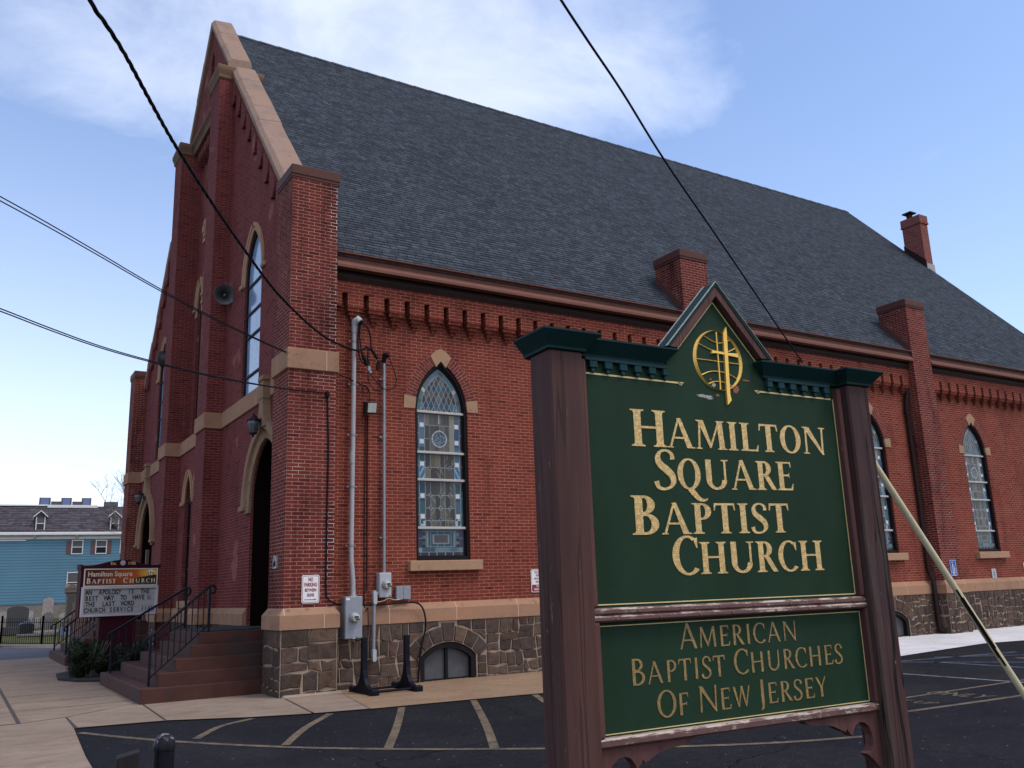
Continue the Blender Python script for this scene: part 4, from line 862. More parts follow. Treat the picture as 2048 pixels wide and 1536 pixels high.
def window_proto():
    A_in = arch(0, 0.545, 2.225, 5.2, 0.965, 16); A_out = arch(0, 0.604, 2.161, 5.2, 1.048, 16)
    mb = MB(); ring(mb, A_in, A_out, lambda u, v, d: (u, d, v), -0.085, 0.06); ring(mb, [(a * 0.965, 2.225 + (b - 2.225) * 0.985 + 0.02) for a, b in A_in], A_in, lambda u, v, d: (u, d, v), -0.05, 0.06)
    mb.box(-0.604, 0.604, -0.085, 0.06, 2.161, 2.225); mb.box(-0.545, 0.545, -0.05, 0.06, 2.22, 2.255)
    fr = mb.build('window', m_frame, church, normals='raw')
    gl = stained_mesh().build('glass', m_stained, fr, normals='raw')
    for z in (5.165, 4.325, 3.765, 2.80):
        mb = MB(); mb.bbox(-0.56, 0.56, -0.055, 0.02, z - 0.026, z + 0.026, 0.008); mb.build('glazing_bar', m_white, fr)
    sl_ = MB(); sl_.bbox(-0.80, 0.815, -0.26, 0.02, 1.955, 2.155, 0.012); sl_.build('sill', m_trim, fr)
    inn = arch(0, 0.605, 5.2, 5.2, 1.05, 18)[1:-1]; R = 1.2136
    def off(p, d):
        cxx = (R - 0.605) if p[0] < 0 else -(R - 0.605); v = Vector((p[0] - cxx, p[1] - 5.2)).normalized(); return (p[0] + v.x * d, p[1] + v.y * d)
    Lh = [p for p in inn if p[0] < -0.075]; Rh = [p for p in inn if p[0] > 0.075]
    for h in (Lh, Rh): mb = MB(); ring(mb, h, [off(p, 0.23) for p in h], lambda u, v, d: (u, d, v), -0.124, -0.10, arcuv=True); mb.build('arch_surround', m_voussoir, fr, normals='raw')
    mb = MB(); a, b = off((-0.115, 6.115), 0.0), off((-0.115, 6.115), 0.25)
    mb.prism([(-0.115, 6.118), (0, 6.25), (0.115, 6.118), (0.245, 6.345), (0.11, 6.47), (0.0, 6.52), (-0.11, 6.47), (-0.245, 6.345)], lambda u, v, d: (u, d, v), -0.137, -0.05); mb.build('keystone', m_trim, fr)
    for s in (1, -1): mb = MB(); mb.prism([(s * 0.607, 5.2), (s * 0.86, 5.2), (s * 0.845, 5.47), (s * 0.580, 5.43)], lambda u, v, d: (u, d, v), -0.137, -0.01); mb.build('impost_block', m_trim, fr)
    return fr
wp = window_proto()
for i, c in enumerate(WINX):
    o = wp if i == 0 else dup(wp, church); o.location = (c, YW + 0.12, -GZ)
def basement_proto():
    o_ = barch(0)[1:-1]; o_ = [(-0.612, -0.155)] + [(a * 0.995, b - 0.003) for a, b in o_] + [(0.612, -0.155)]; i_ = [(-0.508, -0.085)] + [(a * 0.83, 0.34 + (b - 0.34) * 0.80 - 0.06) for a, b in barch(0)[1:-1]] + [(0.508, -0.085)]
    mb = MB(); ring(mb, i_, o_, lambda u, v, d: (u, d, v), -0.11, 0.04); mb.box(-0.612, 0.612, -0.05, 0.04, -0.155, -0.09); mb.box(-0.03, 0.03, -0.045, 0.03, -0.09, 0.53)
    fr = mb.build('basement_window', m_frame, church, normals='raw'); mb = MB(); mb.prism([(a * 1.02, b) for a, b in i_], lambda u, v, d: (u, d, v), 0.01, 0.02); mb.build('glass', m_frost, fr)
    mb = MB(); q = random.Random(3)
    for k in range(60):
        x, y, a = q.uniform(-0.58, 0.58), q.uniform(-0.20, -0.07), q.uniform(0, 6); s_ = q.uniform(0.012, 0.03); z = -0.135 + q.uniform(0, 0.035)
        mb.face([(x + s_ * math.cos(a), y + s_ * math.sin(a), z), (x - s_ * 0.5 * math.sin(a), y + s_ * 0.5 * math.cos(a), z + 0.01), (x - s_ * math.cos(a), y - s_ * math.sin(a), z), (x + s_ * 0.5 * math.sin(a), y - s_ * 0.5 * math.cos(a), z + 0.012)])
    mb.box(-0.6, 0.6, -0.2, 0.0, -0.16, -0.135); mb.build('leaf_litter', m_leafdirt, fr); return fr
bp = basement_proto(); bp.location = (3.39, YB + 0.13, -GZ); b2_ = dup(bp, church); b2_.location = (17.2, YB + 0.13, -GZ)
# ---- facade windows, hoods and doors
def hood(mb, cy, hw, zs, rise, wd, x0, proj, foot):
    hw -= 0.006; rise -= 0.008; inn = arch(cy, hw, zs - 0.02, zs, rise, 14)[1:-1]; R = (hw * hw + rise * rise) / (2 * hw)
    def off(p, d):
        cxx = cy + ((R - hw) if p[0] < cy else -(R - hw)); v = Vector((p[0] - cxx, p[1] - zs)).normalized(); return (p[0] + v.x * d, p[1] + v.y * d)
    H = ([p for p in inn if p[0] <= cy + 1e-6], [p for p in inn if p[0] >= cy - 1e-6])
    for h in H:
        L1 = [off(p, wd * 0.45) for p in h]; L2 = [off(p, wd * 0.55) for p in h]; L3 = [off(p, wd) for p in h]
        # clip to the centre line so the halves meet in a clean point
        cl = lambda L: [(min(a, cy) if h is H[0] else max(a, cy), b if (a <= cy) == (h is H[0]) or abs(a - cy) < 1e-6 else b) for a, b in L]
        h_, L1, L2, L3 = cl(h), cl(L1), cl(L2), cl(L3)
        for k in range(len(h_) - 1):
            q = lambda A, d: (x0 - d, A[k][0], A[k][1]); r = lambda A, d: (x0 - d, A[k + 1][0], A[k + 1][1])
            for A, da, B, db in ((h_, -0.012, h_, proj * 0.35), (h_, proj * 0.35, L1, proj * 0.5), (L1, proj * 0.5, L2, proj), (L2, proj, L3, proj), (L3, proj, L3, -0.01)):
                mb.face([q(A, da), r(A, da), r(B, db), q(B, db)])
    for s in (1, -1):
        mb.bbox(x0 - proj * 0.5, x0 + 0.012, *sorted((cy + s * (hw + 0.0), cy + s * (hw + wd))), zs - foot, zs + 0.001, 0.012)
        mb.bbox(x0 - proj - 0.02, x0 + 0.05, *sorted((cy + s * (hw + wd * 0.5), cy + s * (hw + wd + 0.14))), zs - 0.10, zs + 0.02, 0.02)
def lancet(cy, hw, z0, zs, rise, x, label_glass=True, bars=(6.56, 7.51, 8.09, 8.78), mat=None):
    i_ = arch(cy, hw - 0.075, z0 + 0.06, zs, rise * (hw - 0.075) / hw, 12); o_ = arch(cy, hw - 0.001, z0 + 0.001, zs, rise, 12)
    mb = MB(); ring(mb, i_, o_, FX(x), -0.04, 0.06); mb.box(x - 0.04, x + 0.06, cy - hw, cy + hw, z0 + 0.001, z0 + 0.06); fr = P(mb, 'lancet_window', m_frame, normals='raw')
    mb = MB(); mb.prism([(a, b) for a, b in i_], FX(x), 0.0, 0.02); mb.build('glass', mat or m_ref, fr, CS)
    for z in bars:
        mb = MB(); mb.box(x - 0.03, x + 0.03, cy - hw + 0.06, cy + hw - 0.06, z - 0.025, z + 0.025); mb.build('glazing_bar', m_frame, fr, CS)
    return fr
m_ref = plain('painted sky reflection glazing', (0.20, 0.28, 0.42), 0.08, 0.35, 0.8, spec=0.9)  # the sky's reflection is painted into the pane colour as blue
for c in (4.15, 2 * YC - 4.15):
    lancet(c, 0.69, 6.075, 8.92, 1.15, XW + 0.08)
    mb = MB(); hood(mb, c, 0.69, 8.92, 1.15, 0.20, XW, 0.05, 0.08); P(mb, 'window_hood', m_trim, normals='raw')
mb = MB(); hood(mb, YC, 0.42, 10.4, 1.6, 0.24, XW + 0.2, 0.08, 0.3); 
for s in (1, -1): hood(mb, YC + s * 1.2, 0.30, 10.15, 0.7, 0.24, XW + 0.2, 0.07, 0.3)
P(mb, 'window_hood', m_trim, normals='raw')
lancet(YC, 0.42, 6.1, 10.4, 1.6, XW + 0.32, mat=m_dglass); [lancet(YC + s * 1.2, 0.30, 6.1, 10.15, 0.7, XW + 0.32, mat=m_dglass) for s in (1, -1)]
mb = MB()
for s in (1, -1): hood(mb, YC + s * 0.62, 0.42, 4.25, 0.72, 0.19, XW, 0.06, 0.05)
P(mb, 'window_hood', m_trim, normals='raw')
for s in (1, -1): lancet(YC + s * 0.62, 0.42, 1.5, 4.25, 0.72, XW + 0.14, bars=(2.4, 3.3, 4.2), mat=m_dglass)
mb = MB(); mb.bbox(0.34, 0.55, YC - 1.2, YC + 1.2, 1.36, 1.55, 0.015); P(mb, 'sill', m_trim)
m_door = plain('dark door and recess shade', (0.009, 0.005, 0.005), 0.95, 0.3, 6, spec=0.0); m_jamb = plain('brown jamb', (0.13, 0.065, 0.048), 0.6, 0.15, 4)
for cy, s in DOORS:
    # deep moulded stone arch with a stem rising into the band course
    mb = MB(); hood(mb, cy, 1.11, 3.5, 1.33, 0.36, XW, 0.13, 0.16)
    st = [(cy - 0.34, 5.02), (cy - 0.20, 5.25), (cy - 0.135, 5.5), (cy - 0.135, 6.12), (cy + 0.135, 6.12), (cy + 0.135, 5.5), (cy + 0.20, 5.25), (cy + 0.34, 5.02)]
    mb.prism(st, FX(0.25), 0, 0.17); mb.bbox(0.22, 0.40, cy - 0.17, cy + 0.17, 6.03, 6.13, 0.01); mb.bbox(0.235, 0.40, cy - 0.155, cy + 0.155, 5.63, 5.70, 0.01); P(mb, 'door_arch', m_hood, normals='raw')
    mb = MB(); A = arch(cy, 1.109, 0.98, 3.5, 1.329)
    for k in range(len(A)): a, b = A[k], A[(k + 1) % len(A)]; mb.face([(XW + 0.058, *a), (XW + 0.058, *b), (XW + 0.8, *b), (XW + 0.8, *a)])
    P(mb, 'recess_shade_lining', m_door, normals='raw')  # near-black lining added so the deep recess reads as dark shade
    mb = MB(); mb.box(1.12, 1.2, cy - 1.1, cy + 1.1, 3.28, 3.42)
    for q in (-1.10, -0.05, 0.99): mb.box(1.12, 1.2, cy + q, cy + q + 0.11, 0.97, 3.281)
    fr = P(mb, 'door_frame', m_door)
    for q in (-1, 1):
        mb = MB(); y0, y1 = sorted((cy + q * 0.06, cy + q * 0.99)); mb.box(1.15, 1.19, y0 + 0.01, y1 - 0.01, 0.98, 3.28)
        for z0, z1 in ((1.15, 1.8), (1.95, 2.5), (2.62, 3.15)): mb.bbox(1.13, 1.16, y0 + 0.14, y1 - 0.14, z0, z1, 0.012)
        d_ = P(mb, 'door', m_door); mb = MB(); mb.tube([(1.15, cy + q * 0.13, 1.95), (1.10, cy + q * 0.13, 1.97), (1.10, cy + q * 0.13, 2.13), (1.15, cy + q * 0.13, 2.15)], 0.012); mb.build('handle', m_galv, d_, CS)
    mb = MB(); y_ = cy - s * 0.27; mb.box(0.47, 0.56, y_ - 0.07, y_ + 0.07, 0.985, 3.27); P(mb, 'door_post', m_jamb)
# ---- downspout beside the second side pier
mb = MB(); mb.tube(cur3 := [(19.06, 0.30, 7.82), (19.06, 0.30, 7.0), (19.05, 0.28, 6.85), (18.98, 0.30, 6.62), (18.98, 0.32, 6.4), (18.98, 0.33, 1.7), (18.98, 0.28, 1.5), (18.99, 0.24, 1.35), (18.99, 0.24, 0.05), (19.0, 0.18, -0.04), (19.02, 0.10, -0.07)], 0.062, 10)
for z in (6.3, 4.0, 1.9): mb.tube([(18.98, 0.33, z - 0.03), (18.98, 0.33, z + 0.03)], 0.074, 10)
P(mb, 'downspout', m_soffit, smooth=40)

# ================================================================== STOOPS, HANDRAILS
def stoop(name, label, fy, y_r, lefts, x1):
    """stepped stoop; fy maps distance along the facade, layers step back on three sides"""
    zt = [0.135, 0.355, 0.565, 0.775, 0.985]; x0s = [-2.09, -1.79, -1.50, -1.22, -1.05]
    mb = MB(); prev = GZ - 0.15
    for k in range(5):
        a, b = fy(y_r[k]), fy(lefts[k]); mb.bbox(x0s[k], x1 if k < 4 else 0.95, min(a, b), max(a, b), prev - 0.002 * k, zt[k], 0.012); prev = zt[k] - 0.03
    o = mb.build(name, m_step, None, (0, 0, GZ)); return tag(o, label, 'steps', 'brown concrete entrance stoops')
YR = [0.97, 1.11, 1.25, 1.39, 1.53]; YL = [5.9, 5.25, 4.75, 4.25, 3.9]
stoop('entrance_steps', 'brown painted concrete stoop nearest the stone corner, paint chipped along its edges', lambda y: y, YR, YL, 0.36)
stoop('entrance_steps', 'brown painted concrete stoop at the far door behind the lettered message sign', lambda y: YE - y, YR, YL, 0.36)
def handrail(label, x0, y, x1, zb0, zb1, h=0.83, ny=10, y1=None):
    t = thing('handrail', label, 'handrail', (x0, y, zb0), 0, 'black iron handrails on the stoops'); S = (x0, y, zb0)
    ya = y; y1 = y if y1 is None else y1; top = lambda k: zb0 + h + k * (zb1 - zb0); xx = lambda k: x0 + (x1 - x0) * k; yy = lambda k: ya + (y1 - ya) * k
    L = math.hypot(x1 - x0, y1 - ya); pt = lambda d, dz: (xx(d / L), yy(d / L), top(max(0, min(1, d / L))) + dz)
    mb = MB(); mb.tube([pt(-0.09, -0.16), pt(-0.13, -0.11), pt(-0.10, -0.04), pt(0, 0), pt(L - 0.03, -0.005), pt(L + 0.06, 0.0), pt(L + 0.11, -0.05), pt(L + 0.10, -0.12), pt(L + 0.04, -0.15)], 0.024, 8); mb.build('top_rail', m_black, t, S, smooth=40)
    dz = h - 0.13; mb = MB(); mb.tube([pt(0, -dz), pt(L, -dz)], 0.015, 6); mb.build('bottom_rail', m_black, t, S)
    for k in (0, 1):
        x, y_ = xx(k), yy(k); mb = MB(); mb.box(x - 0.022, x + 0.022, y_ - 0.022, y_ + 0.022, zb1 if k else zb0, top(k)); mb.build('post', m_black, t, S)
    for i in range(1, ny):
        k = i / ny; x, y_ = xx(k), yy(k); mb = MB(); mb.box(x - 0.009, x + 0.009, y_ - 0.009, y_ + 0.009, top(k) - dz, top(k)); mb.build('baluster', m_black, t, S)
    return t
handrail('black iron handrail at the front of the near stoop, in front of the message sign', -1.90, 1.38, -0.88, 0.135, 0.985, y1=1.60)
handrail('black iron handrail on the shrub side of the near stoop, crossing the message board', -1.96, 5.45, -0.84, 0.135, 0.985, y1=3.78)
handrail('black iron handrail of the far stoop, on its side towards the shrubs', -1.98, 14.2, -0.86, 0.135, 0.985, y1=15.3)
handrail('black iron handrail of the far stoop, on its side towards the graveyard', -2.0, 17.55, -0.88, 0.135, 0.985, y1=17.4)
mb = MB(); mb.bbox(-0.98, 0.35, 1.75, 3.75, 0.985, 1.005, 0.005); tag(mb.build('door_mat', m_mat, None, (-0.3, 2.7, 0.985)), 'black rubber mat laid on top of the near stoop', 'mat')

# ================================================================== THINGS ON THE CHURCH WALLS
def lantern(label, x, y, z):
    t = thing('wall_lantern', label, 'lantern', (x + 0.15, y, z - 0.1), 0, 'wall lanterns over the church doors'); S = (x + 0.15, y, z - 0.1)
    mb = MB(); mb.tube([(0.27, y, z + 0.02), (x + 0.02, y, z + 0.16), (x, y, z + 0.13)], 0.012, 6); mb.bbox(0.235, 0.255, y - 0.05, y + 0.05, z - 0.10, z + 0.10, 0.006); mb.build('bracket', m_soffit, t, S)
    mb = MB(); mb.lathe([(0.0, z + 0.20), (0.03, z + 0.17), (0.05, z + 0.12), (0.13, z + 0.06), (0.14, z + 0.03), (0.0, z + 0.03)], (x, y, 0), 8); mb.build('hood', m_soffit, t, S)
    mb = MB(); mb.lathe([(0.115, z + 0.03), (0.12, z - 0.03), (0.075, z - 0.22), (0.0, z - 0.22)], (x, y, 0), 8); mb.build('glass', plain('bevelled lantern glass', (0.09, 0.10, 0.115), 0.15, 0.5, 14, spec=0.4), t, S)
    mb = MB()
    for k in range(8):
        a = 2 * PI * k / 8; mb.tube([(x + 0.122 * math.cos(a), y + 0.122 * math.sin(a), z + 0.03), (x + 0.078 * math.cos(a), y + 0.078 * math.sin(a), z - 0.22)], 0.006, 4)
    mb.lathe([(0.08, z - 0.215), (0.085, z - 0.24), (0.03, z - 0.26), (0.02, z - 0.30), (0.0, z - 0.32)], (x, y, 0), 8); mb.build('cage', m_soffit, t, S)
lantern('bronze glass lantern hanging above the near church door', 0.10, 2.62, 5.12); lantern('bronze glass lantern hanging above the far church door', 0.10, 2 * YC - 2.62, 5.05)
def horn(label, loc, rot):
    t = thing('horn_loudspeaker', label, 'loudspeaker', loc, 0, 'horn loudspeakers on the church front'); t.rotation_euler = rot
    mb = MB(); mb.lathe([(0.04, -0.42), (0.055, -0.30), (0.10, -0.18), (0.17, -0.07), (0.245, 0.0), (0.262, 0.01), (0.262, 0.02), (0.245, 0.018), (0.16, -0.06), (0.09, -0.17), (0.04, -0.28), (0.0, -0.28)], (0, 0, 0), 28); mb.build('bell', m_horn, t, smooth=50)
    mb = MB(); mb.lathe([(0.0, -0.05), (0.022, -0.06), (0.034, -0.10), (0.03, -0.22), (0.0, -0.24)], (0, 0, 0), 12); mb.build('driver_cone', m_galv, t, smooth=50)
    mb = MB(); mb.lathe([(0.0, -0.40), (0.075, -0.40), (0.075, -0.52), (0.0, -0.54)], (0, 0, 0), 14); mb.tube([(0, 0, -0.46), (0, 0.10, -0.50), (0, 0.12, -0.62)], 0.015, 6); mb.build('driver', m_galv, t, smooth=40)
m_horn = plain('weathered grey horn', (0.06, 0.062, 0.066), 0.5, 0.15, 4)
def aim(d): return Vector(d).to_track_quat('Z', 'Y').to_euler()
horn('grey horn loudspeaker on the brick pier beside the upper lancet window, facing the lot', (0.215, 6.03, 9.0), aim((-0.22, -1, -0.12)))
horn('grey horn loudspeaker high on the far side of the church front, seen side on', (0.02, 12.98, 8.98), aim((-0.75, 0.62, 0.0)))
# small arched plaque on the corner pier
t = thing('wall_plaque', 'small arched metal plaque on the corner pier beside the near door', 'plaque', (-0.01, 0.45, 2.06)); S = (-0.01, 0.45, 2.06)
pl = [(0.36, 2.06), (0.54, 2.06)] + [(0.45 + 0.09 * math.cos(a), 2.20 + 0.09 * math.sin(a)) for a in [PI * k / 10 for k in range(11)]]
mb = MB(); mb.prism(pl, FX(0.0), -0.03, 0.0); mb.build('plate', m_galv, t, S)
mb = MB(); [mb.bbox(-0.05, -0.028, 0.395 + 0.04 * k, 0.42 + 0.04 * k, 2.10 + 0.03 * (k % 2), 2.17 + 0.025 * (k % 2), 0.006) for k in range(3)]; mb.build('relief', m_soffit, t, S)
mb = MB(); ring(mb, [(0.45 + (a - 0.45) * 0.8, 2.155 + (b - 2.155) * 0.8) for a, b in pl], [(a, b) for a, b in pl], FX(-0.03), -0.012, 0.0, closed=True); mb.build('rim', m_boxw, t, S)
# ---- electricity: service mast, meters, pipes
def bands(mb, pts, r):
    for p in pts:
        mb.lathe([(r + 0.006, -0.018), (r + 0.009, -0.018), (r + 0.009, 0.018), (r + 0.006, 0.018)], p, 12)
t = thing('service_mast', 'thick light grey conduit mast running up the brick wall to a weatherhead', 'conduit', (1.38, 0.30, 1.52)); S = (1.38, 0.30, 1.52)
mb = MB(); mb.tube([(1.385, 0.27, 1.50), (1.385, 0.27, 1.80), (1.375, 0.275, 1.95), (1.355, 0.28, 2.15), (1.35, 0.28, 2.4), (1.375, 0.28, 4.6), (1.39, 0.28, 6.66)], 0.045, 14); mb.tube([(1.362, 0.28, 4.0), (1.363, 0.28, 4.22)], 0.052, 14); mb.build('pipe', m_pvc, t, S, smooth=40)
mb = MB(); mb.lathe([(0.0, 1.50), (0.075, 1.50), (0.075, 1.53), (0.055, 1.56), (0.055, 1.66), (0.05, 1.68)], (1.385, 0.27, 0), 14); mb.build('coupling', m_galv, t, S, smooth=40)
mb = MB(); mb.tube([(1.39, 0.28, 6.60), (1.39, 0.28, 6.74), (1.40, 0.26, 6.82), (1.44, 0.22, 6.85), (1.48, 0.18, 6.80)], [0.052, 0.06, 0.078, 0.085, 0.07], 14); mb.build('weatherhead', m_boxw, t, S, smooth=50)
mb = MB(); mb.tube([(1.475, 0.178, 6.79), (1.49, 0.165, 6.77)], 0.062, 12); mb.build('weatherhead_mouth', m_cable, t, S)
for z, x in ((2.45, 1.352), (3.55, 1.364), (4.55, 1.374), (5.55, 1.382), (6.42, 1.388)):
    mb = MB(); bands(mb, [(x, 0.28, z)], 0.045); mb.box(x - 0.085, x + 0.085, 0.33, 0.36, z - 0.012, z + 0.012); mb.bbox(x - 0.10, x - 0.075, 0.30, 0.36, z - 0.014, z + 0.014, 0.004); mb.bbox(x + 0.075, x + 0.10, 0.30, 0.36, z - 0.014, z + 0.014, 0.004); mb.build('strap', m_galv, t, S)
def meter(mb_t, S, x, y, z, r=0.085):
    mb = MB(); mb.lathe([(r * 1.12, 0.0), (r * 1.12, -0.03), (r * 0.95, -0.035)], (x, y, z), 22, 'y'); mb.build('meter_ring', m_galv, mb_t, S, smooth=35)
    mb = MB(); mb.lathe([(r * 0.95, -0.02), (r * 0.93, -0.10), (r * 0.8, -0.125), (0, -0.13)], (x, y, z), 22, 'y'); g_ = mb.build('meter_glass', m_glass, mb_t, S, smooth=35)
    mb = MB(); mb.box(x - r * 0.5, x + r * 0.5, y - 0.137, y - 0.131, z - r * 0.05, z + r * 0.35); mb.box(x - r * 0.2, x + r * 0.65, y - 0.139, y - 0.131, z - r * 0.5, z - r * 0.2); mb.build('dial', m_ink, g_, S)
t = thing('electric_meter_box', 'tall grey electric meter box below the thick conduit, mounted over the stone base', 'meter box', (1.335, 0.25, 0.77)); S = (1.335, 0.25, 0.77)
mb = MB(); mb.bbox(1.165, 1.505, 0.10, 0.34, 0.775, 1.525, 0.008); mb.build('cabinet', m_boxg, t, S); mb = MB(); mb.bbox(1.172, 1.498, 0.085, 0.10, 0.785, 1.515, 0.006); mb.build('cover', m_boxg, t, S)
mb = MB(); mb.box(1.185, 1.255, 0.082, 0.086, 1.46, 1.495); mb.build('label_plate', m_signw, t, S); mb = MB(); mb.bbox(1.31, 1.36, 0.07, 0.10, 0.77, 0.79, 0.004); mb.lathe([(0.016, 0), (0.016, -0.02), (0, -0.022)], (1.40, 0.085, 0.815), 10, 'y'); mb.build('hasp', m_galv, t, S); meter(t, S, 1.335, 0.085, 1.15, 0.082)
t = thing('electric_meter_box', 'small pale grey electric meter box under the thin conduit', 'meter box', (2.03, 0.32, 1.475)); S = (2.03, 0.32, 1.475)
mb = MB(); mb.bbox(1.905, 2.155, 0.26, 0.40, 1.48, 1.94, 0.008); mb.build('cabinet', m_boxw, t, S); mb = MB(); mb.bbox(1.912, 2.148, 0.245, 0.26, 1.49, 1.93, 0.006); mb.build('cover', m_boxw, t, S); mb = MB(); mb.bbox(2.01, 2.05, 0.235, 0.262, 1.472, 1.49, 0.004); mb.lathe([(0.014, 0), (0.014, -0.02), (0, -0.022)], (2.12, 0.245, 1.515), 10, 'y'); mb.build('hasp', m_galv, t, S); meter(t, S, 2.035, 0.245, 1.715, 0.078)
t = thing('conduit', 'thin galvanised conduit from the small meter box up to a dark weatherhead', 'conduit', (2.04, 0.34, 1.94)); S = (2.04, 0.34, 1.94)
mb = MB(); mb.tube([(2.035, 0.33, 1.93), (2.04, 0.33, 4.0), (2.045, 0.33, 6.1)], 0.030, 12); mb.build('pipe', m_galv, t, S, smooth=40)
mb = MB(); mb.tube([(2.045, 0.33, 6.05), (2.045, 0.33, 6.16), (2.06, 0.31, 6.22), (2.09, 0.28, 6.22), (2.11, 0.26, 6.18)], [0.035, 0.042, 0.058, 0.058, 0.04], 12); mb.build('weatherhead', m_black, t, S, smooth=50)
for z in (2.6, 4.55, 5.72):
    mb = MB(); bands(mb, [(2.04, 0.33, z)], 0.03); mb.bbox(1.955, 2.0, 0.34, 0.40, z - 0.013, z + 0.013, 0.004); mb.build('strap', m_galv, t, S)
t = thing('conduit', 'short grey conduit with two oval access fittings on the stone base', 'conduit', (1.79, 0.2, 0.32)); S = (1.79, 0.2, 0.32)
def condulet(z0, z1, x):
    mb = MB(); mb.bbox(x - 0.047, x + 0.047, 0.20, 0.29, z0, z1, 0.03); b_ = mb.build('access_fitting', m_galv, t, S, smooth=50)
    mb = MB(); pr = [(x + 0.036 * math.cos(a), (z1 - 0.05 if math.sin(a) > 0 else z0 + 0.05) + 0.036 * math.sin(a)) for a in [2 * PI * (k + 0.5) / 20 for k in range(20)]]; mb.prism(pr, FY(0.187), 0, 0.016); mb.build('cover_plate', m_boxw, b_, S)
condulet(1.35, 1.62, 1.80); condulet(0.33, 0.58, 1.785)
mb = MB(); mb.tube([(1.80, 0.25, 1.36), (1.79, 0.245, 0.9), (1.785, 0.245, 0.56)], 0.032, 12); mb.build('pipe', m_galv, t, S, smooth=40); mb = MB(); mb.tube([(1.84, 0.26, 1.55), (1.91, 0.32, 1.56)], 0.035, 10); mb.build('elbow', m_galv, t, S, smooth=40)
for lab, xa, xb in (('small grey junction box beside the little meter box, left one of a pair', 2.285, 2.42), ('small grey junction box beside the little meter box, right one of a pair', 2.437, 2.572)):
    t = thing('junction_box', lab, 'junction box', ((xa + xb) / 2, 0.38, 1.44), 0, 'pair of grey junction boxes'); S = ((xa + xb) / 2, 0.38, 1.44)
    mb = MB(); mb.bbox(xa, xb, 0.32, 0.41, 1.44, 1.68, 0.006); mb.build('box', m_boxg, t, S); mb = MB(); mb.bbox(xa - 0.006, xb + 0.006, 0.31, 0.322, 1.434, 1.686, 0.003); mb.build('lid', m_galv, t, S)
# floodlight with its wiring
t = thing('floodlight', 'small square floodlight fixed between the two conduits', 'floodlight', (1.70, 0.40, 5.1)); S = (1.70, 0.40, 5.1)
mb = MB(); mb.idx([(1.58, 0.30, 5.22), (1.83, 0.30, 5.23), (1.83, 0.30, 4.99), (1.58, 0.30, 4.98), (1.60, 0.14, 5.19), (1.82, 0.12, 5.20), (1.82, 0.17, 4.97), (1.60, 0.19, 4.96)], [(0, 1, 5, 4), (1, 2, 6, 5), (2, 3, 7, 6), (3, 0, 4, 7), (0, 3, 2, 1), (4, 5, 6, 7)]); mb.build('housing', m_soffit, t, S, bevel=0.012)
mb = MB(); mb.idx([(1.63, 0.136, 5.17), (1.80, 0.122, 5.178), (1.80, 0.16, 4.995), (1.63, 0.172, 4.99)], [(0, 1, 2, 3)]); mb.build('lens', m_glass, t, S); mb = MB(); mb.bbox(1.66, 1.75, 0.29, 0.41, 5.06, 5.15, 0.01); mb.build('bracket', m_soffit, t, S)
# ---- cables
def cable(label, pts, r, loc=None, mat=m_cable, name='cable', cat='cable', group=None, n=7, twist=0):
    P_ = [Vector(p) for p in pts]; sm_ = []
    if name == 'overhead_cable': e0 = P_[0].copy(); ed = (P_[0] - P_[1]).normalized(); P_ = [e0 + ed * k + Vector((0, 0, 0.004 * k * k)) for k in (12, 9, 6.5, 4.5, 3, 2, 1.2, 0.6)] + P_
    for i in range(len(P_) - 1):
        p0, p1, p2, p3 = P_[max(i - 1, 0)], P_[i], P_[i + 1], P_[min(i + 2, len(P_) - 1)]
        for k in range(6):
            q = k / 6; sm_.append(0.5 * ((2 * p1) + (p2 - p0) * q + (2 * p0 - 5 * p1 + 4 * p2 - p3) * q * q + (3 * p1 - p0 - 3 * p2 + p3) * q ** 3))
    sm_.append(P_[-1]); mb = MB()
    if twist:
        # two strands laid round one another
        S2 = []; L = 0; last = sm_[0]; fine = []
        for i in range(len(sm_) - 1):
            m = max(1, int((sm_[i + 1] - sm_[i]).length / 0.06)); fine += [sm_[i].lerp(sm_[i + 1], k / m) for k in range(m)]
        fine.append(sm_[-1])
        for ph in (0, PI * 2 / 3, PI * 4 / 3):
            ln = 0; out_ = []
            for i, p in enumerate(fine):
                if i: ln += (p - fine[i - 1]).length
                tt = (fine[min(i + 1, len(fine) - 1)] - fine[max(i - 1, 0)]).normalized(); u = tt.cross(Vector((0, 0, 1))).normalized(); v_ = tt.cross(u); out_.append(p + (u * math.cos(ln * twist + ph) + v_ * math.sin(ln * twist + ph)) * r * 0.62)
            mb.tube(out_, r * 0.62, 6)
    else: mb.tube(sm_, r, n)
    o = mb.build(name, mat, None, tuple(P_[0] if loc is None else loc), smooth=60); return tag(o, label, cat, group)
cable('black service cables looping from the big weatherhead to the splices', [(1.49, 0.16, 6.77), (1.60, 0.14, 6.70), (1.68, 0.16, 6.52), (1.70, 0.18, 6.36), (1.72, 0.2, 6.26)], 0.016)
cable('black cable hanging straight from the weatherhead mouth to the lower splice', [(1.47, 0.17, 6.76), (1.47, 0.2, 6.55), (1.49, 0.2, 6.33), (1.52, 0.2, 6.18)], 0.014)
cable('black cable hanging nearest the thick mast down to the lower splice', [(1.45, 0.18, 6.76), (1.44, 0.21, 6.45), (1.455, 0.21, 6.2), (1.50, 0.2, 6.02), (1.58, 0.2, 5.95)], 0.014)
cable('black cable dropping from the twisted service line to the lower splice', [(1.60, 0.22, 6.34), (1.64, 0.2, 6.28), (1.645, 0.2, 6.15), (1.63, 0.2, 6.03)], 0.014)
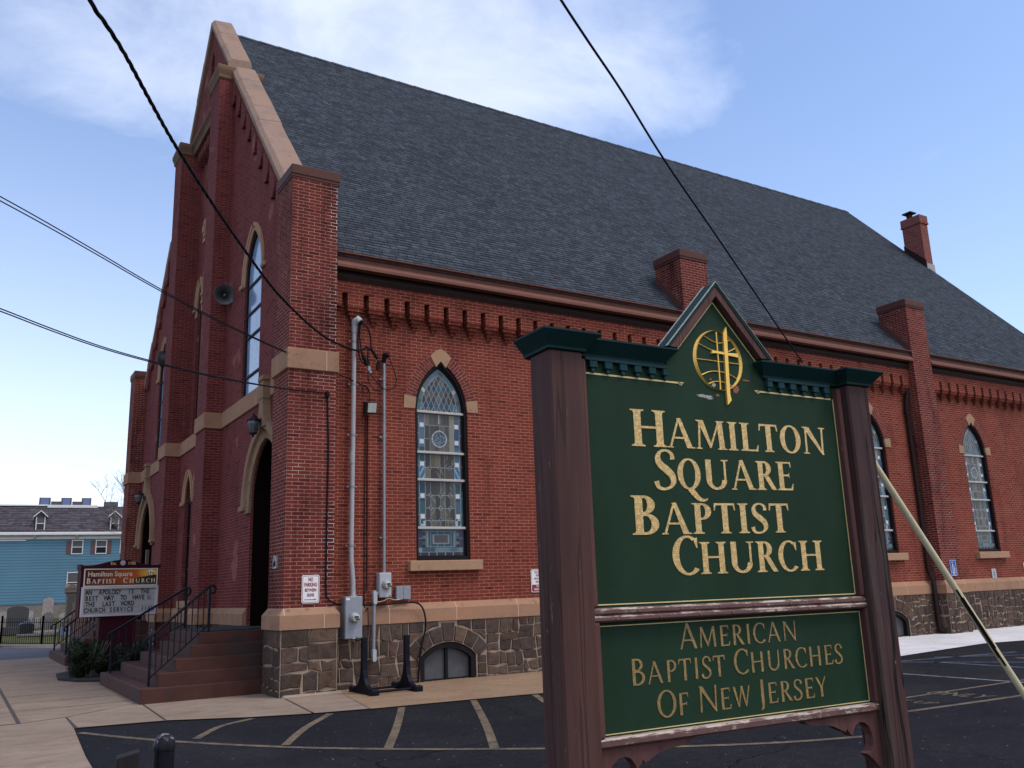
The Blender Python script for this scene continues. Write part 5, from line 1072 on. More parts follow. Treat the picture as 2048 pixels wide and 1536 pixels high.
mb = MB(); mb.tube([(1.52, 0.2, 6.19), (1.55, 0.2, 6.10), (1.60, 0.2, 6.01), (1.63, 0.2, 5.93)], [0.02, 0.034, 0.042, 0.03], 10); mb.tube([(1.645, 0.2, 6.06), (1.64, 0.2, 5.96)], 0.035, 10); tag(mb.build('cable_splice', m_cable, None, (1.58, 0.2, 5.93), smooth=50), 'black lumpy cable splice hanging beside the thick mast', 'splice', 'cable splices')
mb = MB(); mb.tube([(1.72, 0.2, 6.27), (1.80, 0.2, 6.16), (1.85, 0.2, 6.09)], 0.030, 10); tag(mb.build('cable_splice', m_cable, None, (1.78, 0.2, 6.09), smooth=50), 'long black cable splice reaching up to the thin conduit', 'splice', 'cable splices')
mb = MB(); mb.tube([(1.87, 0.2, 6.03), (1.84, 0.2, 5.87)], 0.034, 10); tag(mb.build('cable_splice', m_cable, None, (1.85, 0.2, 5.87), smooth=50), 'short black cable splice just beside the thin conduit', 'splice', 'cable splices')
mb = MB(); mb.bbox(1.64, 1.70, 0.18, 0.24, 5.82, 5.92, 0.012); mb.bbox(1.67, 1.73, 0.19, 0.23, 5.78, 5.84, 0.012); tag(mb.build('cable_clamp', m_galv, None, (1.67, 0.2, 5.80)), 'bright metal wedge clamp below the black splice', 'clamp')
cable('black wire loop from the thin weatherhead down round the thin conduit', [(2.11, 0.25, 6.17), (2.17, 0.22, 6.0), (2.24, 0.22, 5.8), (2.26, 0.22, 5.66), (2.2, 0.22, 5.54), (2.08, 0.24, 5.49), (1.95, 0.26, 5.55), (1.8, 0.24, 5.68), (1.70, 0.22, 5.78)], 0.009)
cable('slack black wire sagging between the wedge clamp and the thin conduit', [(1.66, 0.22, 5.80), (1.66, 0.22, 5.68), (1.74, 0.24, 5.52), (1.88, 0.26, 5.46), (2.0, 0.28, 5.52)], 0.008)
cable('coiled black wire above the floodlight', [(1.65, 0.32, 5.56), (1.58, 0.33, 5.50), (1.60, 0.33, 5.42), (1.68, 0.33, 5.41), (1.71, 0.33, 5.47), (1.66, 0.33, 5.52), (1.70, 0.33, 5.50), (1.74, 0.33, 5.40), (1.73, 0.33, 5.24)], 0.010)
cable('thin brown wire running from the floodlight straight down the bricks', [(1.675, 0.385, 4.97), (1.66, 0.39, 3.3), (1.66, 0.39, 1.40), (1.67, 0.25, 1.3), (1.68, 0.25, 0.9)], 0.010, mat=m_soffit)
cable('black wire running down the bricks beside the thin brown wire', [(1.715, 0.385, 4.97), (1.71, 0.385, 3.3), (1.705, 0.38, 1.62)], 0.012)
cable('black cable down the corner pier, turning behind the tall meter box', [(0.745, -0.02, 5.2), (0.775, -0.02, 4.2), (0.765, -0.02, 3.2), (0.76, -0.02, 2.1), (0.765, -0.02, 1.62), (0.80, -0.03, 1.49), (0.90, -0.03, 1.43), (1.03, 0.15, 1.40), (1.18, 0.30, 1.39)], 0.016)
cable('black cable along the stone ledge, dropping to the basement window', [(1.50, 0.28, 1.365), (1.9, 0.27, 1.35), (2.4, 0.27, 1.37), (2.66, 0.25, 1.36), (2.79, 0.24, 1.26), (2.85, 0.24, 1.05), (2.85, 0.26, 0.85), (2.79, 0.29, 0.58), (2.74, 0.30, 0.25), (2.73, 0.32, -0.1)], 0.017)
cable('pale loose wire from the oval fitting to the junction boxes', [(1.84, 0.24, 1.40), (1.98, 0.25, 1.42), (2.1, 0.27, 1.46), (2.25, 0.3, 1.43), (2.40, 0.32, 1.44)], 0.007, mat=m_pole)
mb = MB(); mb.bbox(0.70, 0.77, -0.09, 0.0, 5.16, 5.29, 0.02); tag(mb.build('wire_anchor', m_black, None, (0.74, 0, 5.16)), 'small black anchor box where the paired wires meet the corner pier', 'anchor')
W1 = [(-4.41, -9.1, 6.6), (-4.36, -8.98, 6.53), (-4.24, -8.75, 6.46), (-4.06, -8.28, 6.40), (-3.76, -7.55, 6.31), (-3.42, -6.85, 6.22), (-2.85, -5.88, 6.05), (-2.14, -4.71, 5.95), (-1.2, -3.2, 5.89), (0.08, -1.4, 5.98), (1.09, -0.26, 6.12), (1.656, 0.2, 6.10)]
W1 = [(-4.535, -8.194, 7.02), (-4.32, -7.825, 6.793), (-4.148, -7.619, 6.715), (-3.945, -7.296, 6.672), (-3.597, -6.585, 6.658), (-3.193, -5.81, 6.62), (-2.569, -4.822, 6.483), (-1.828, -3.722, 6.325), (-0.943, -2.489, 6.16), (0.231, -1.022, 6.085), (0.974, -0.304, 6.11), (1.38, 0.15, 6.20), (1.52, 0.2, 6.24), (1.62, 0.2, 6.29), (1.72, 0.2, 6.25)]
cable('thick twisted black service cable sagging across the front from the upper left to the wall', W1, 0.0185, name='overhead_cable', cat='overhead cable', twist=14)
cable('single black overhead wire slanting down in front of the roof to behind the green sign', [(0.4, -7.2, 10.62), (1.641, -6.331, 10.488), (2.286, -5.933, 10.389), (3.246, -5.373, 10.268), (4.514, -4.624, 10.146), (6.576, -3.374, 9.871), (9.518, -1.851, 9.246), (12.45, -0.544, 8.221), (14.65, 0.3, 7.24)], 0.022, name='overhead_cable', cat='overhead cable')
GW = 'thin paired wires from the left'
cable('upper wire of the pair sloping from the left edge to the floodlight', [(-5.2, -2.37, 7.215), (-4.83, -2.13, 7.168), (-4.16, -1.66, 7.06), (-3.42, -1.23, 6.885), (-2.59, -0.75, 6.68), (-1.51, -0.30, 6.39), (-0.23, 0.02, 6.04), (0.80, 0.15, 5.763), (1.66, 0.3, 5.53)], 0.0095, name='overhead_cable', cat='overhead cable', group=GW)
cable('lower wire of the pair sloping from the left edge to the floodlight', [(-5.2, -2.36, 7.155), (-4.83, -2.12, 7.11), (-4.16, -1.65, 7.01), (-3.417, -1.226, 6.84), (-2.59, -0.75, 6.645), (-1.51, -0.30, 6.362), (-0.235, 0.02, 6.025), (0.805, 0.15, 5.755), (1.66, 0.3, 5.525)], 0.0095, name='overhead_cable', cat='overhead cable', group=GW)
cable('upper wire of the lowest pair, from the left edge to the corner pier', [(-5.06, -2.04, 5.659), (-4.695, -1.845, 5.625), (-4.03, -1.35, 5.562), (-3.287, -0.886, 5.488), (-2.494, -0.581, 5.411), (-1.464, -0.282, 5.33), (-0.281, -0.12, 5.26), (0.71, -0.04, 5.25)], 0.0095, name='overhead_cable', cat='overhead cable', group=GW)
cable('lower wire of the lowest pair, from the left edge to the corner pier', [(-5.056, -2.03, 5.62), (-4.69, -1.84, 5.588), (-4.025, -1.34, 5.53), (-3.285, -0.881, 5.462), (-2.492, -0.578, 5.39), (-1.463, -0.28, 5.313), (-0.28, -0.119, 5.25), (0.71, -0.04, 5.245)], 0.0095, name='overhead_cable', cat='overhead cable', group=GW)

# ---- enamel signs on the walls
def rrect(x0, x1, z0, z1, r, n=5):
    p = []
    for cx, cz_, a0 in ((x1 - r, z1 - r, 0), (x0 + r, z1 - r, 90), (x0 + r, z0 + r, 180), (x1 - r, z0 + r, 270)):
        p += [(cx + r * math.cos(rad(a0 + 90 * k / n)), cz_ + r * math.sin(rad(a0 + 90 * k / n))) for k in range(n + 1)]
    return p
def wall_sign(label, x0, x1, z0, z1, Y, base, border, lines, extra=None, tilt=0.0):
    t = thing('wall_sign', label, 'sign', ((x0 + x1) / 2, Y, z0)); t.rotation_euler = (0, tilt, 0); S = ((x0 + x1) / 2, Y, z0)
    mb = MB(); mb.prism(rrect(x0, x1, z0, z1, 0.035), FY(Y - 0.012), 0, 0.008); mb.build('panel', base, t, S)
    if border:
        mb = MB(); ring(mb, rrect(x0 + 0.021, x1 - 0.021, z0 + 0.021, z1 - 0.021, 0.026), rrect(x0 + 0.013, x1 - 0.013, z0 + 0.013, z1 - 0.013, 0.031), FY(Y - 0.012), -0.002, 0.0, closed=True); mb.build('border', border, t, S)
    for txt, zc_, h, xs, m_ in lines:
        mb = MB(); mb.text(txt, h, lambda u, v, d: (u + (x0 + x1) / 2, d, v + zc_), Y - 0.0145, xs=xs, bold=0.034); mb.build('lettering', m_, t, S)
    if extra: extra(t, S, Y)
def arrow(t, S, Y):
    mb = MB(); mb.prism([(0.365, 1.492), (0.55, 1.492), (0.55, 1.484), (0.595, 1.497), (0.55, 1.510), (0.55, 1.502), (0.365, 1.502)], FY(Y - 0.0155), 0, 0.002); mb.build('arrow', m_signr, t, S)
wall_sign('white NO PARKING BETWEEN SIGNS sign with red letters and arrow on the corner pier', 0.318, 0.640, 1.435, 1.922, -0.005, m_signw, m_signr,
          [('NO', 1.815, 0.062, 0.62, m_signr), ('PARKING', 1.725, 0.062, 0.62, m_signr), ('BETWEEN', 1.637, 0.050, 0.66, m_signr), ('SIGNS', 1.552, 0.050, 0.66, m_signr)], arrow)
def pk(t, S, Y):
    mb = MB(); mb.prism(rrect(5.405, 5.685, 1.49, 1.625, 0.02), FY(Y - 0.015), 0, 0.003); mb.build('red_panel', m_signr, t, S)
    for s_, z in (('NO', 1.575), ('PARKING', 1.51)):
        mb = MB(); mb.text(s_, 0.042, lambda u, v, d: (u + 5.545, d, v + z), Y - 0.0165, xs=0.72, bold=0.015); mb.build('lettering', m_signw, t, S)
wall_sign('white and red PICK UP AND DROP OFF sign half hidden by a timber post', 5.385, 5.705, 1.47, 1.94, 0.40, m_signw, m_signr, [('PICK UP', 1.855, 0.040, 0.7, m_signr), ('AND', 1.795, 0.038, 0.7, m_signr), ('DROP OFF', 1.730, 0.038, 0.68, m_signr), ('ONLY', 1.665, 0.038, 0.7, m_signr)], pk)
def wc(t, S, Y):
    cx, z0 = S[0], S[2]; mb = MB(); f = lambda pts: [(cx + a, Y - 0.016, z0 + b) for a, b in pts]
    mb.tube(f([(-0.03, 0.36), (-0.022, 0.29), (-0.018, 0.255), (0.03, 0.25), (0.055, 0.20), (0.075, 0.205)]), 0.009, 6); mb.tube(f([(-0.024, 0.315), (0.02, 0.31)]), 0.008, 6); mb.tube(f([(-0.045, 0.285), (-0.066, 0.255), (-0.062, 0.215), (-0.03, 0.190), (0.01, 0.192), (0.035, 0.218)]), 0.008, 6)
    mb.lathe([(0.0, -0.004), (0.016, -0.004), (0.016, 0.004)], (cx - 0.032, Y - 0.016, z0 + 0.395), 12, 'y'); mb.build('wheelchair_symbol', m_signw, t, S)
    for z in (0.165, 0.115):
        mb = MB(); mb.box(cx - 0.13, cx + 0.13, Y - 0.0148, Y - 0.012, z0 + z - 0.003, z0 + z + 0.003); mb.build('rule', m_signw, t, S)
wall_sign('blue accessible parking sign with white wheelchair symbol on the far side pier', 19.49, 19.80, 1.465, 1.93, -0.06 + 0.055, m_signb, m_signw, [('VAN', 1.595, 0.030, 0.8, m_signw), ('PARKING', 1.545, 0.028, 0.75, m_signw), ('ONLY', 1.495, 0.034, 0.8, m_signw)], wc)
wall_sign('small grey notice plate low on the wall under the farthest stained window', 22.235, 22.47, 1.345, 1.64, 0.40, m_boxw, None, [('A', 1.56, 0.045, 0.9, m_ink), ('VAN', 1.495, 0.04, 0.8, m_ink), ('LOT', 1.435, 0.04, 0.8, m_ink), ('B', 1.375, 0.045, 0.9, m_ink)])
wall_sign('pale sign on the church wall cut off by the right edge of the view', 24.05, 24.4, 1.55, 1.80, 0.40, m_pole, None, [])

# ================================================================== THE GREEN CHURCH SIGN
R2 = Vector((0.99923, -0.03908, -0.00393)); U2 = Vector((0.00393, 0, 0.99999)); N2 = R2.cross(U2) * -1      # N2 points away from the viewer
if N2.y < 0: N2 = -N2
SO = Vector((-2.82, -12.828, 2.383)); SB = SO + R2 * 0.709 - U2 * 2.50
sign = thing('church_sign', 'large dark green wooden church sign with gilded lettering between two brown timber posts', 'church sign', SB)
sign.matrix_world = Matrix(((R2.x, N2.x, U2.x, SB.x), (R2.y, N2.y, U2.y, SB.y), (R2.z, N2.z, U2.z, SB.z), (0, 0, 0, 1)))
def sp(u, v, w_=0.0): return (u - 0.709, -w_, v + 2.50)          # panel coordinates (u right, v up, w towards the viewer)
SM = lambda u, v, d: sp(u, v, -d)                                 # d > 0 goes into the sign
def sbox(mb, u0, u1, v0, v1, w0, w1, b=0.0):
    a, c = sp(u0, v0, w1), sp(u1, v1, w0)
    (mb.bbox if b else mb.box)(a[0], c[0], a[1], c[1], a[2], c[2], *( (b,) if b else ()))
# posts
for (u0, u1, mt, lab) in ((-0.204, -0.052, m_post, None), (1.440, 1.586, m_postr, 'brown timber post split by deep cracks with green paint flecks')):
    mb = MB(); n = 18
    for k in range(1): sbox(mb, u0, u1, -2.45, 0.075, -0.085, 0.065, 0.008)
    o = mb.build('post', mt, sign)
    if lab: o['label'] = lab
# crown moulding, swept round a rectangle on three or four sides
CM = [(0.0, 0.062), (0.004, 0.064), (0.006, 0.074), (0.016, 0.086), (0.032, 0.104), (0.046, 0.120), (0.050, 0.124), (0.050, 0.131)]
def crown(mb, u0, u1, w0, w1, sides, k=1.0):
    """sides: string of edges out of L, F, R"""
    for i in range(len(CM) - 1):
        (o0, v0), (o1, v1) = (CM[i][0] * k, CM[i][1]), (CM[i + 1][0] * k, CM[i + 1][1])
        l0, l1 = (o0, o1) if 'L' in sides else (0, 0); r0, r1 = (o0, o1) if 'R' in sides else (0, 0)
        if 'F' in sides: mb.face([sp(u0 - l0, v0, w1 + o0), sp(u1 + r0, v0, w1 + o0), sp(u1 + r1, v1, w1 + o1), sp(u0 - l1, v1, w1 + o1)])
        mb.face([sp(u0 - l0, v0, w0), sp(u0 - l0, v0, w1 + o0), sp(u0 - l1, v1, w1 + o1), sp(u0 - l1, v1, w0)]); mb.face([sp(u1 + r0, v0, w0), sp(u1 + r0, v0, w1 + o0), sp(u1 + r1, v1, w1 + o1), sp(u1 + r1, v1, w0)])
        mb.face([sp(u0 - l0, v0, w0), sp(u1 + r0, v0, w0), sp(u1 + r1, v1, w0), sp(u0 - l1, v1, w0)])
    o0 = CM[-1][0] * k; l0 = o0 if 'L' in sides else 0; r0 = o0 if 'R' in sides else 0; v0 = CM[-1][1]
    mb.face([sp(u0 - l0, v0, w0), sp(u1 + r0, v0, w0), sp(u1 + r0, v0, w1 + o0), sp(u0 - l0, v0, w1 + o0)]); mb.face([sp(u0, 0.06, w0), sp(u1, 0.06, w0), sp(u1, 0.06, w1), sp(u0, 0.06, w1)])
for u0, u1 in ((-0.210, -0.046), (1.434, 1.592)):
    mb = MB(); crown(mb, u0, u1, -0.11, 0.071, 'LFR'); mb.build('post_cap', m_teal, sign)
for u0, u1, sd_ in ((-0.046, 0.388, 'FR'), (0.962, 1.434, 'LF')):
    mb = MB(); crown(mb, u0, u1, -0.03, 0.010, sd_); mb.build('cornice', m_teal, sign)
# panel with gable
mb = MB(); g_ = [(-0.05, -0.92), (-0.05, 0.075), (0.418, 0.075), (0.418, 0.150), (0.70, 0.446), (0.981, 0.147), (0.981, 0.075), (1.44, 0.075), (1.44, -0.92)]
mb.prism(g_, SM, 0.0, 0.03); mb.build('main_panel', m_green, sign)
mb = MB(); sbox(mb, -0.045, 1.44, -1.375, -0.93, -0.035, -0.004); mb.build('lower_panel', m_green, sign)
# frame strips
def strip(name, u0, u1, v0, v1, w0=-0.02, w1=0.032, m_=None, b=0.007):
    mb = MB(); sbox(mb, u0, u1, v0, v1, w0, w1, b); return mb.build(name, m_ or m_frameb, sign)
strip('frame_strip', -0.046, -0.014, -0.905, 0.05); strip('frame_strip', 1.412, 1.438, -0.905, 0.05); strip('frame_strip', -0.046, -0.010, -1.36, -0.955); strip('frame_strip', 1.428, 1.456, -1.36, -0.955)
mb = MB(); sbox(mb, 1.452, 1.475, -1.40, 0.06, -0.06, 0.0); mb.build('backing_strip', m_soffit, sign)
strip('frame_rail', -0.046, 1.440, -0.932, -0.906, m_=m_rail); strip('frame_rail', -0.046, 1.460, -0.957, -0.9325, m_=m_rail); strip('frame_rail', -0.05, 1.462, -1.393, -1.360, m_=m_rail)
q = random.Random(5)
for k in range(14):
    mb = MB(); u, v = 0.06 + k * 0.1 + q.uniform(-0.02, 0.02), -0.919 if k % 2 else -0.945; mb.lathe([(0.005, 0), (0.005, -0.003), (0, -0.003)], sp(u, v, 0.032), 8, 'y'); mb.build('screw_head', m_chipr, sign)
# raking gable trim: brown face moulding with a teal drip board
for s in (1, -1):
    f = lambda u: 0.70 + s * u
    mb = MB(); mb.prism([(f(0), 0.455), (f(0.281), 0.148), (f(0.240), 0.148), (f(0), 0.410)], SM, -0.030, 0.02, cap0=True); mb.build('gable_moulding', m_frameb, sign)
    mb = MB(); mb.prism([(f(0), 0.472), (f(0.300), 0.148), (f(0.2815), 0.148), (f(0), 0.4555)], SM, -0.034, 0.05); mb.build('drip_board', m_teal, sign)
    mb = MB(); mb.prism([(f(0), 0.4755), (f(0.3035), 0.148), (f(0.3005), 0.148), (f(0), 0.4725)], SM, -0.037, -0.026); mb.build('drip_edge', m_chipw, sign); mb = MB(); mb.prism([(f(0), 0.4755), (f(0.3035), 0.148), (f(0.3005), 0.148), (f(0), 0.4725)], SM, 0.042, 0.052); mb.build('drip_edge', m_chipw, sign)
    mb = MB(); mb.prism([(f(0), 0.391), (f(0.231), 0.139), (f(0.226), 0.139), (f(0), 0.3845)], SM, -0.0025, 0.0); mb.build('gold_line', m_goldl, sign)
# dentil board with stepped pendants
for u0, u1, t0 in ((-0.010, 0.405, 0.031), (0.975, 1.372, 0.988)):
    mb = MB(); sbox(mb, u0, u1, 0.050, 0.0625, -0.001, 0.022)
    k = 0; u = t0
    while u < u1 - 0.003:
        a, b = max(u0, u - 0.0185), min(u1, u + 0.0185); sbox(mb, a, b, 0.021, 0.050, -0.001, 0.020, 0.002); a, b = max(u0, u - 0.009), min(u1, u + 0.009); sbox(mb, a, b, 0.003, 0.021, -0.001, 0.015, 0.002); u += 0.0738
    mb.build('dentil_board', m_teal2, sign)
# gold pinstripes
def pin(name, rects, m_=m_goldl):
    for i, r in enumerate(rects): mb = MB(); sbox(mb, *r, -0.001, 0.0022 + 0.0002 * i); mb.build(name, m_, sign)
pin('gold_line', [(0.002, 0.470, -0.0035, 0.0035), (0.938, 1.392, -0.0035, 0.0035)])
pin('gold_line', [(-0.008, -0.004, -0.893, 0.02), (1.404, 1.408, -0.893, 0.0), (-0.006, 1.406, -0.896, -0.892)])
mb = MB()
for r in ((0.002, 0.005, -1.352, -0.972), (1.421, 1.424, -1.352, -0.972), (0.002, 1.424, -1.3535, -1.3505), (0.002, 1.424, -0.9735, -0.9705)): sbox(mb, *r, -0.005, -0.0018)
mb.build('gold_line', m_goldl, sign)
for s, u in ((1, 0.470), (-1, 0.938)):
    mb = MB(); ps = [(u, 0.0), (u + s * 0.006, -0.006), (u + s * 0.012, -0.010), (u + s * 0.019, -0.007), (u + s * 0.018, 0.001), (u + s * 0.011, 0.001), (u + s * 0.012, -0.004)]
    mb.tube([sp(a, b, 0.002) for a, b in ps], 0.002, 6); mb.prism([(u - s * 0.004, 0.0035), (u + s * 0.032, 0.0045), (u + s * 0.020, -0.006), (u + s * 0.024, 0.001)], SM, -0.0026, 0.0); mb.build('scroll', m_goldl, sign)
# ---- carved roman lettering: every stroke laid out by hand
def strokes(ch, T, t, S):
    """polygons of one capital, height 1; returns (advance, [polygons])"""
    P_ = []; hs = T * 0.5; ht = t * 0.5
    def stem(x, w_=None, y0=0.0, y1=1.0, sb=True, st_=True):
        w_ = w_ or T; h = w_ / 2; s_ = S; th = 0.045
        L = [(x - h, y0 + th * 2.0), (x - h - s_ * 0.35, y0 + th), (x - h - s_, y0 + th * 0.8), (x - h - s_, y0)] if sb and S else [(x - h * 1.05, y0)]
        Rr = [(2 * x - a, b) for a, b in L]; Lt = [(a, y0 + y1 - b) for a, b in L] if st_ and S else [(x - h * 1.05, y1)]
        if not (sb and S): L = [(x - h * 1.08, y0)]; Rr = [(x + h * 1.08, y0)]
        Rt = [(2 * x - a, b) for a, b in Lt]
        P_.append(L[::-1] + Lt + Rt[::-1] + Rr)
    def bar(x0, x1, y, w_=None): w_ = (w_ or t) / 2; P_.append([(x0, y - w_), (x1, y - w_), (x1, y + w_), (x0, y + w_)])
    def diag(x0, y0, x1, y1, w_): P_.append([(x0 - w_ / 2, y0), (x0 + w_ / 2, y0), (x1 + w_ / 2, y1), (x1 - w_ / 2, y1)])
    def foot(x, y, w_): 
        if S: d = 0.05 if y < 0.5 else -0.05; P_.append([(x - w_, y), (x + w_, y), (x + w_, y + d * 0.7), (x + w_ * 0.4, y + d), (x - w_ * 0.4, y + d), (x - w_, y + d * 0.7)])
    def rib(pts, ws):
        q = cur(pts, 8); n = len(q); L, Rr = [], []
        for i, p in enumerate(q):
            a = Vector(q[max(i - 1, 0)]); b = Vector(q[min(i + 1, n - 1)]); d = (b - a).normalized(); f = i / (n - 1) * (len(ws) - 1); k = min(int(f), len(ws) - 2); w_ = ws[k] + (ws[k + 1] - ws[k]) * (f - k)
            L.append((p[0] - d.y * w_ / 2, p[1] + d.x * w_ / 2)); Rr.append((p[0] + d.y * w_ / 2, p[1] - d.x * w_ / 2))
        for i in range(n - 1): P_.append([L[i], L[i + 1], Rr[i + 1], Rr[i]])
    def oval(cx, cy, rx, ry, a0=0, a1=360, wx=None, wy=None):
        wx = wx or T; wy = wy or t; n = 36; 
        for k in range(n):
            b0, b1 = rad(a0 + (a1 - a0) * k / n), rad(a0 + (a1 - a0) * (k + 1) / n)
            O_ = lambda b: (cx + rx * math.cos(b), cy + ry * math.sin(b)); I_ = lambda b: (cx + (rx - wx) * math.cos(b), cy + (ry - wy) * math.sin(b)); P_.append([O_(b0), O_(b1), I_(b1), I_(b0)])
    def bowl(x, yc, rx, ry, xs): oval(x, yc, rx, ry, -90, 90); bar(xs, x, yc + ry - t / 2); bar(xs, x, yc - ry + t / 2)
    if ch == 'H': stem(.20); stem(.78); bar(.2, .78, .52); return .98, P_
    if ch == 'A': diag(.10, 0.0, .40, .94, t * 1.1); P_.append([(.345, 1.0), (.46, 1.02), (.46 + T * 0.2, 1.0), (.86, 0.0), (.86 - T * 1.05, 0.0), (.41, .86)]); bar(.20, .66, .34); foot(.10, 0, .10); foot(.80, 0, .135); return .92, P_
    if ch == 'M': diag(.11, 0, .17, 1, t * 1.1); P_.append([(.10, 1.0), (.10 + T * 1.05, 1.0), (.53, .22), (.50, .02)]); diag(.505, .05, .86, 1.0, t); diag(.93, 0, .875, 1.0, T); foot(.11, 0, .10); foot(.93, 0, .17); foot(.13, 1.0, .10); foot(.90, 1.0, .14); return 1.08, P_
    if ch == 'I': stem(.20); return .40, P_
    if ch == 'L': stem(.20); bar(.2, .62, .03, .06); P_.append([(.5, .0), (.66, .0), (.69, .22), (.655, .22), (.60, .07)]); return .68, P_
    if ch == 'T': stem(.37, st_=False); bar(.05, .69, .965, .07); P_.append([(.03, 1.0), (.10, 1.0), (.08, .93), (.045, .76), (.01, .76)]); P_.append([(.71, 1.0), (.64, 1.0), (.66, .93), (.695, .76), (.73, .76)]); return .74, P_
    if ch == 'O': oval(.43, .5, .41, .52); return .86, P_
    if ch == 'Q': oval(.43, .5, .41, .52); rib([(.42, .02), (.55, -.12), (.72, -.30), (.92, -.36), (1.04, -.30)], [T * .9, T, T * .8, t * 1.2, t * .6]); return .90, P_
    if ch == 'N': diag(.14, 0, .16, 1, t * 1.15); P_.append([(.06, 1.0), (.10 + T * 1.05, 1.0), (.86, .0), (.80, -.03), (.72, .06)]); diag(.80, 0.02, .835, 1, t * 1.15); foot(.14, 0, .12); foot(.13, 1.0, .11); foot(.835, 1.0, .13); return .96, P_
    if ch == 'S': rib([(.52, .76), (.50, .90), (.36, .985), (.20, .95), (.12, .80), (.17, .64), (.33, .50), (.47, .36), (.51, .20), (.43, .06), (.26, .0), (.10, .05), (.05, .20)], [t * 2.0, t * 1.5, t, t * 1.1, T * .75, T * .95, T * 1.05, T * .95, T * .8, t * 1.2, t, t * 1.6, t * 2.2]); return .60, P_
    if ch == 'U': stem(.19, y0=.30, sb=False); oval(.47, .32, .28 + T / 2, .33, 180, 360, wx=T * .95, wy=t * 1.3); diag(.75 + T * .2, .30, .75 + T * .25, 1.0, t * 1.2); foot(.75 + T * .25, 1.0, .13); return .95, P_
    if ch == 'R': stem(.19); bowl(.33, .745, .28, .255, .19); P_.append([(.30, .50), (.30 + T, .50), (.78, .0), (.62, 0), (.58, .03)]); return .76, P_
    if ch == 'E': stem(.19); bar(.19, .58, .97, .06); bar(.19, .50, .52); bar(.19, .60, .03, .06); P_.append([(.50, 1.0), (.60, 1.0), (.61, .80), (.58, .80), (.55, .94)]); P_.append([(.50, 0), (.62, 0), (.66, .22), (.625, .22), (.57, .06)]); P_.append([(.47, .52), (.52, .62), (.52, .42)]); return .68, P_
    if ch == 'B': stem(.19); bowl(.32, .76, .27, .24, .19); bowl(.34, .27, .33, .27, .19); return .72, P_
    if ch == 'P': stem(.19); bowl(.33, .73, .30, .27, .19); return .66, P_
    if ch == 'C': oval(.46, .5, .44, .52, 55, 315); P_.append([(.66, .93), (.75, .97), (.745, .68), (.71, .70), (.66, .84)]); return .78, P_
    if ch == 'F': stem(.19); bar(.19, .56, .97, .06); bar(.19, .48, .50); P_.append([(.48, 1.0), (.58, 1.0), (.59, .80), (.56, .80), (.53, .94)]); P_.append([(.45, .50), (.50, .60), (.50, .40)]); return .60, P_
    if ch == 'W': P_.append([(.03, 1), (.03 + T * 1.05, 1), (.36, .10), (.31, 0)]); diag(.33, .03, .53, .95, t); P_.append([(.46, 1), (.46 + T * 1.05, 1), (.78, .10), (.73, 0)]); diag(.75, .03, .97, 1, t); foot(.97, 1.0, .08); return 1.02, P_
    if ch == 'J': stem(.18, y0=.02, sb=False); rib([(.18, .06), (.17, -.10), (.08, -.22)], [T, T * .8, t * .8]); return .34, P_
    if ch == 'Y': P_.append([(.02, 1), (.02 + T * 1.1, 1), (.37 + T * .5, .46), (.37 - T * .5, .46)]); diag(.37 + t * .3, .46, .66, 1, t); stem(.37, y1=.5, st_=False); foot(.66, 1, .08); return .70, P_
    return .4, P_
def caps_line(txt, u0, v0, u1, v1, H, h, T, t, S, w_, mat, name='lettering', gap=0.055):
    """small-caps line from (u0,v0) to (u1,v1): first letter of each word H tall, others h tall; scaled to end at u1"""
    items = []; x = 0
    for i, ch in enumerate(txt):
        if ch == ' ': x += 0.42 * h; continue
        k = H if (i == 0 or txt[i - 1] == ' ') else h; adv, po = strokes(ch, T, t, S); items.append((x, k, po)); x += (adv + gap) * k * (0.94 if k == H else 1)
    sx = (u1 - u0) / (x - gap * h); dv = (v1 - v0) / (u1 - u0)
    for x0, k, po in items:
        mb = MB()
        for j, pl_ in enumerate(po):
            pts_ = [(u0 + (x0 + a * k) * sx, b * k + v0 + ((x0 + a * k) * sx) * dv) for a, b in pl_]; mb.prism(pts_, lambda u, v, d: sp(u, v, w_ - d), -0.0022 - 0.00006 * (j % 7), 0.0005, cap1=False)
        mb.build(name, mat, sign, normals='raw')
Tm, tm = 0.188, 0.062
caps_line('HAMILTON', 0.203, -0.282, 1.325, -0.266, 0.152, 0.124, Tm, tm, 0.085, 0.0, m_gold)
caps_line('SQUARE', 0.310, -0.452, 1.092, -0.437, 0.160, 0.126, Tm, tm, 0.085, 0.0, m_gold)
caps_line('BAPTIST', 0.182, -0.635, 1.043, -0.622, 0.154, 0.125, Tm, tm, 0.085, 0.0, m_gold)
caps_line('CHURCH', 0.370, -0.792, 1.228, -0.786, 0.152, 0.128, Tm, tm, 0.085, 0.0, m_gold)
Tl, tl = 0.125, 0.062
caps_line('AMERICAN', 0.377, -1.076, 1.022, -1.074, 0.096, 0.080, Tl, tl, 0.0, -0.004, m_goldd, gap=0.08)
caps_line('BAPTIST CHURCHES', 0.132, -1.193, 1.286, -1.184, 0.096, 0.080, Tl, tl, 0.0, -0.004, m_goldd, gap=0.08)
caps_line('OF NEW JERSEY', 0.250, -1.317, 1.165, -1.311, 0.096, 0.080, Tl, tl, 0.0, -0.004, m_goldd, gap=0.08)
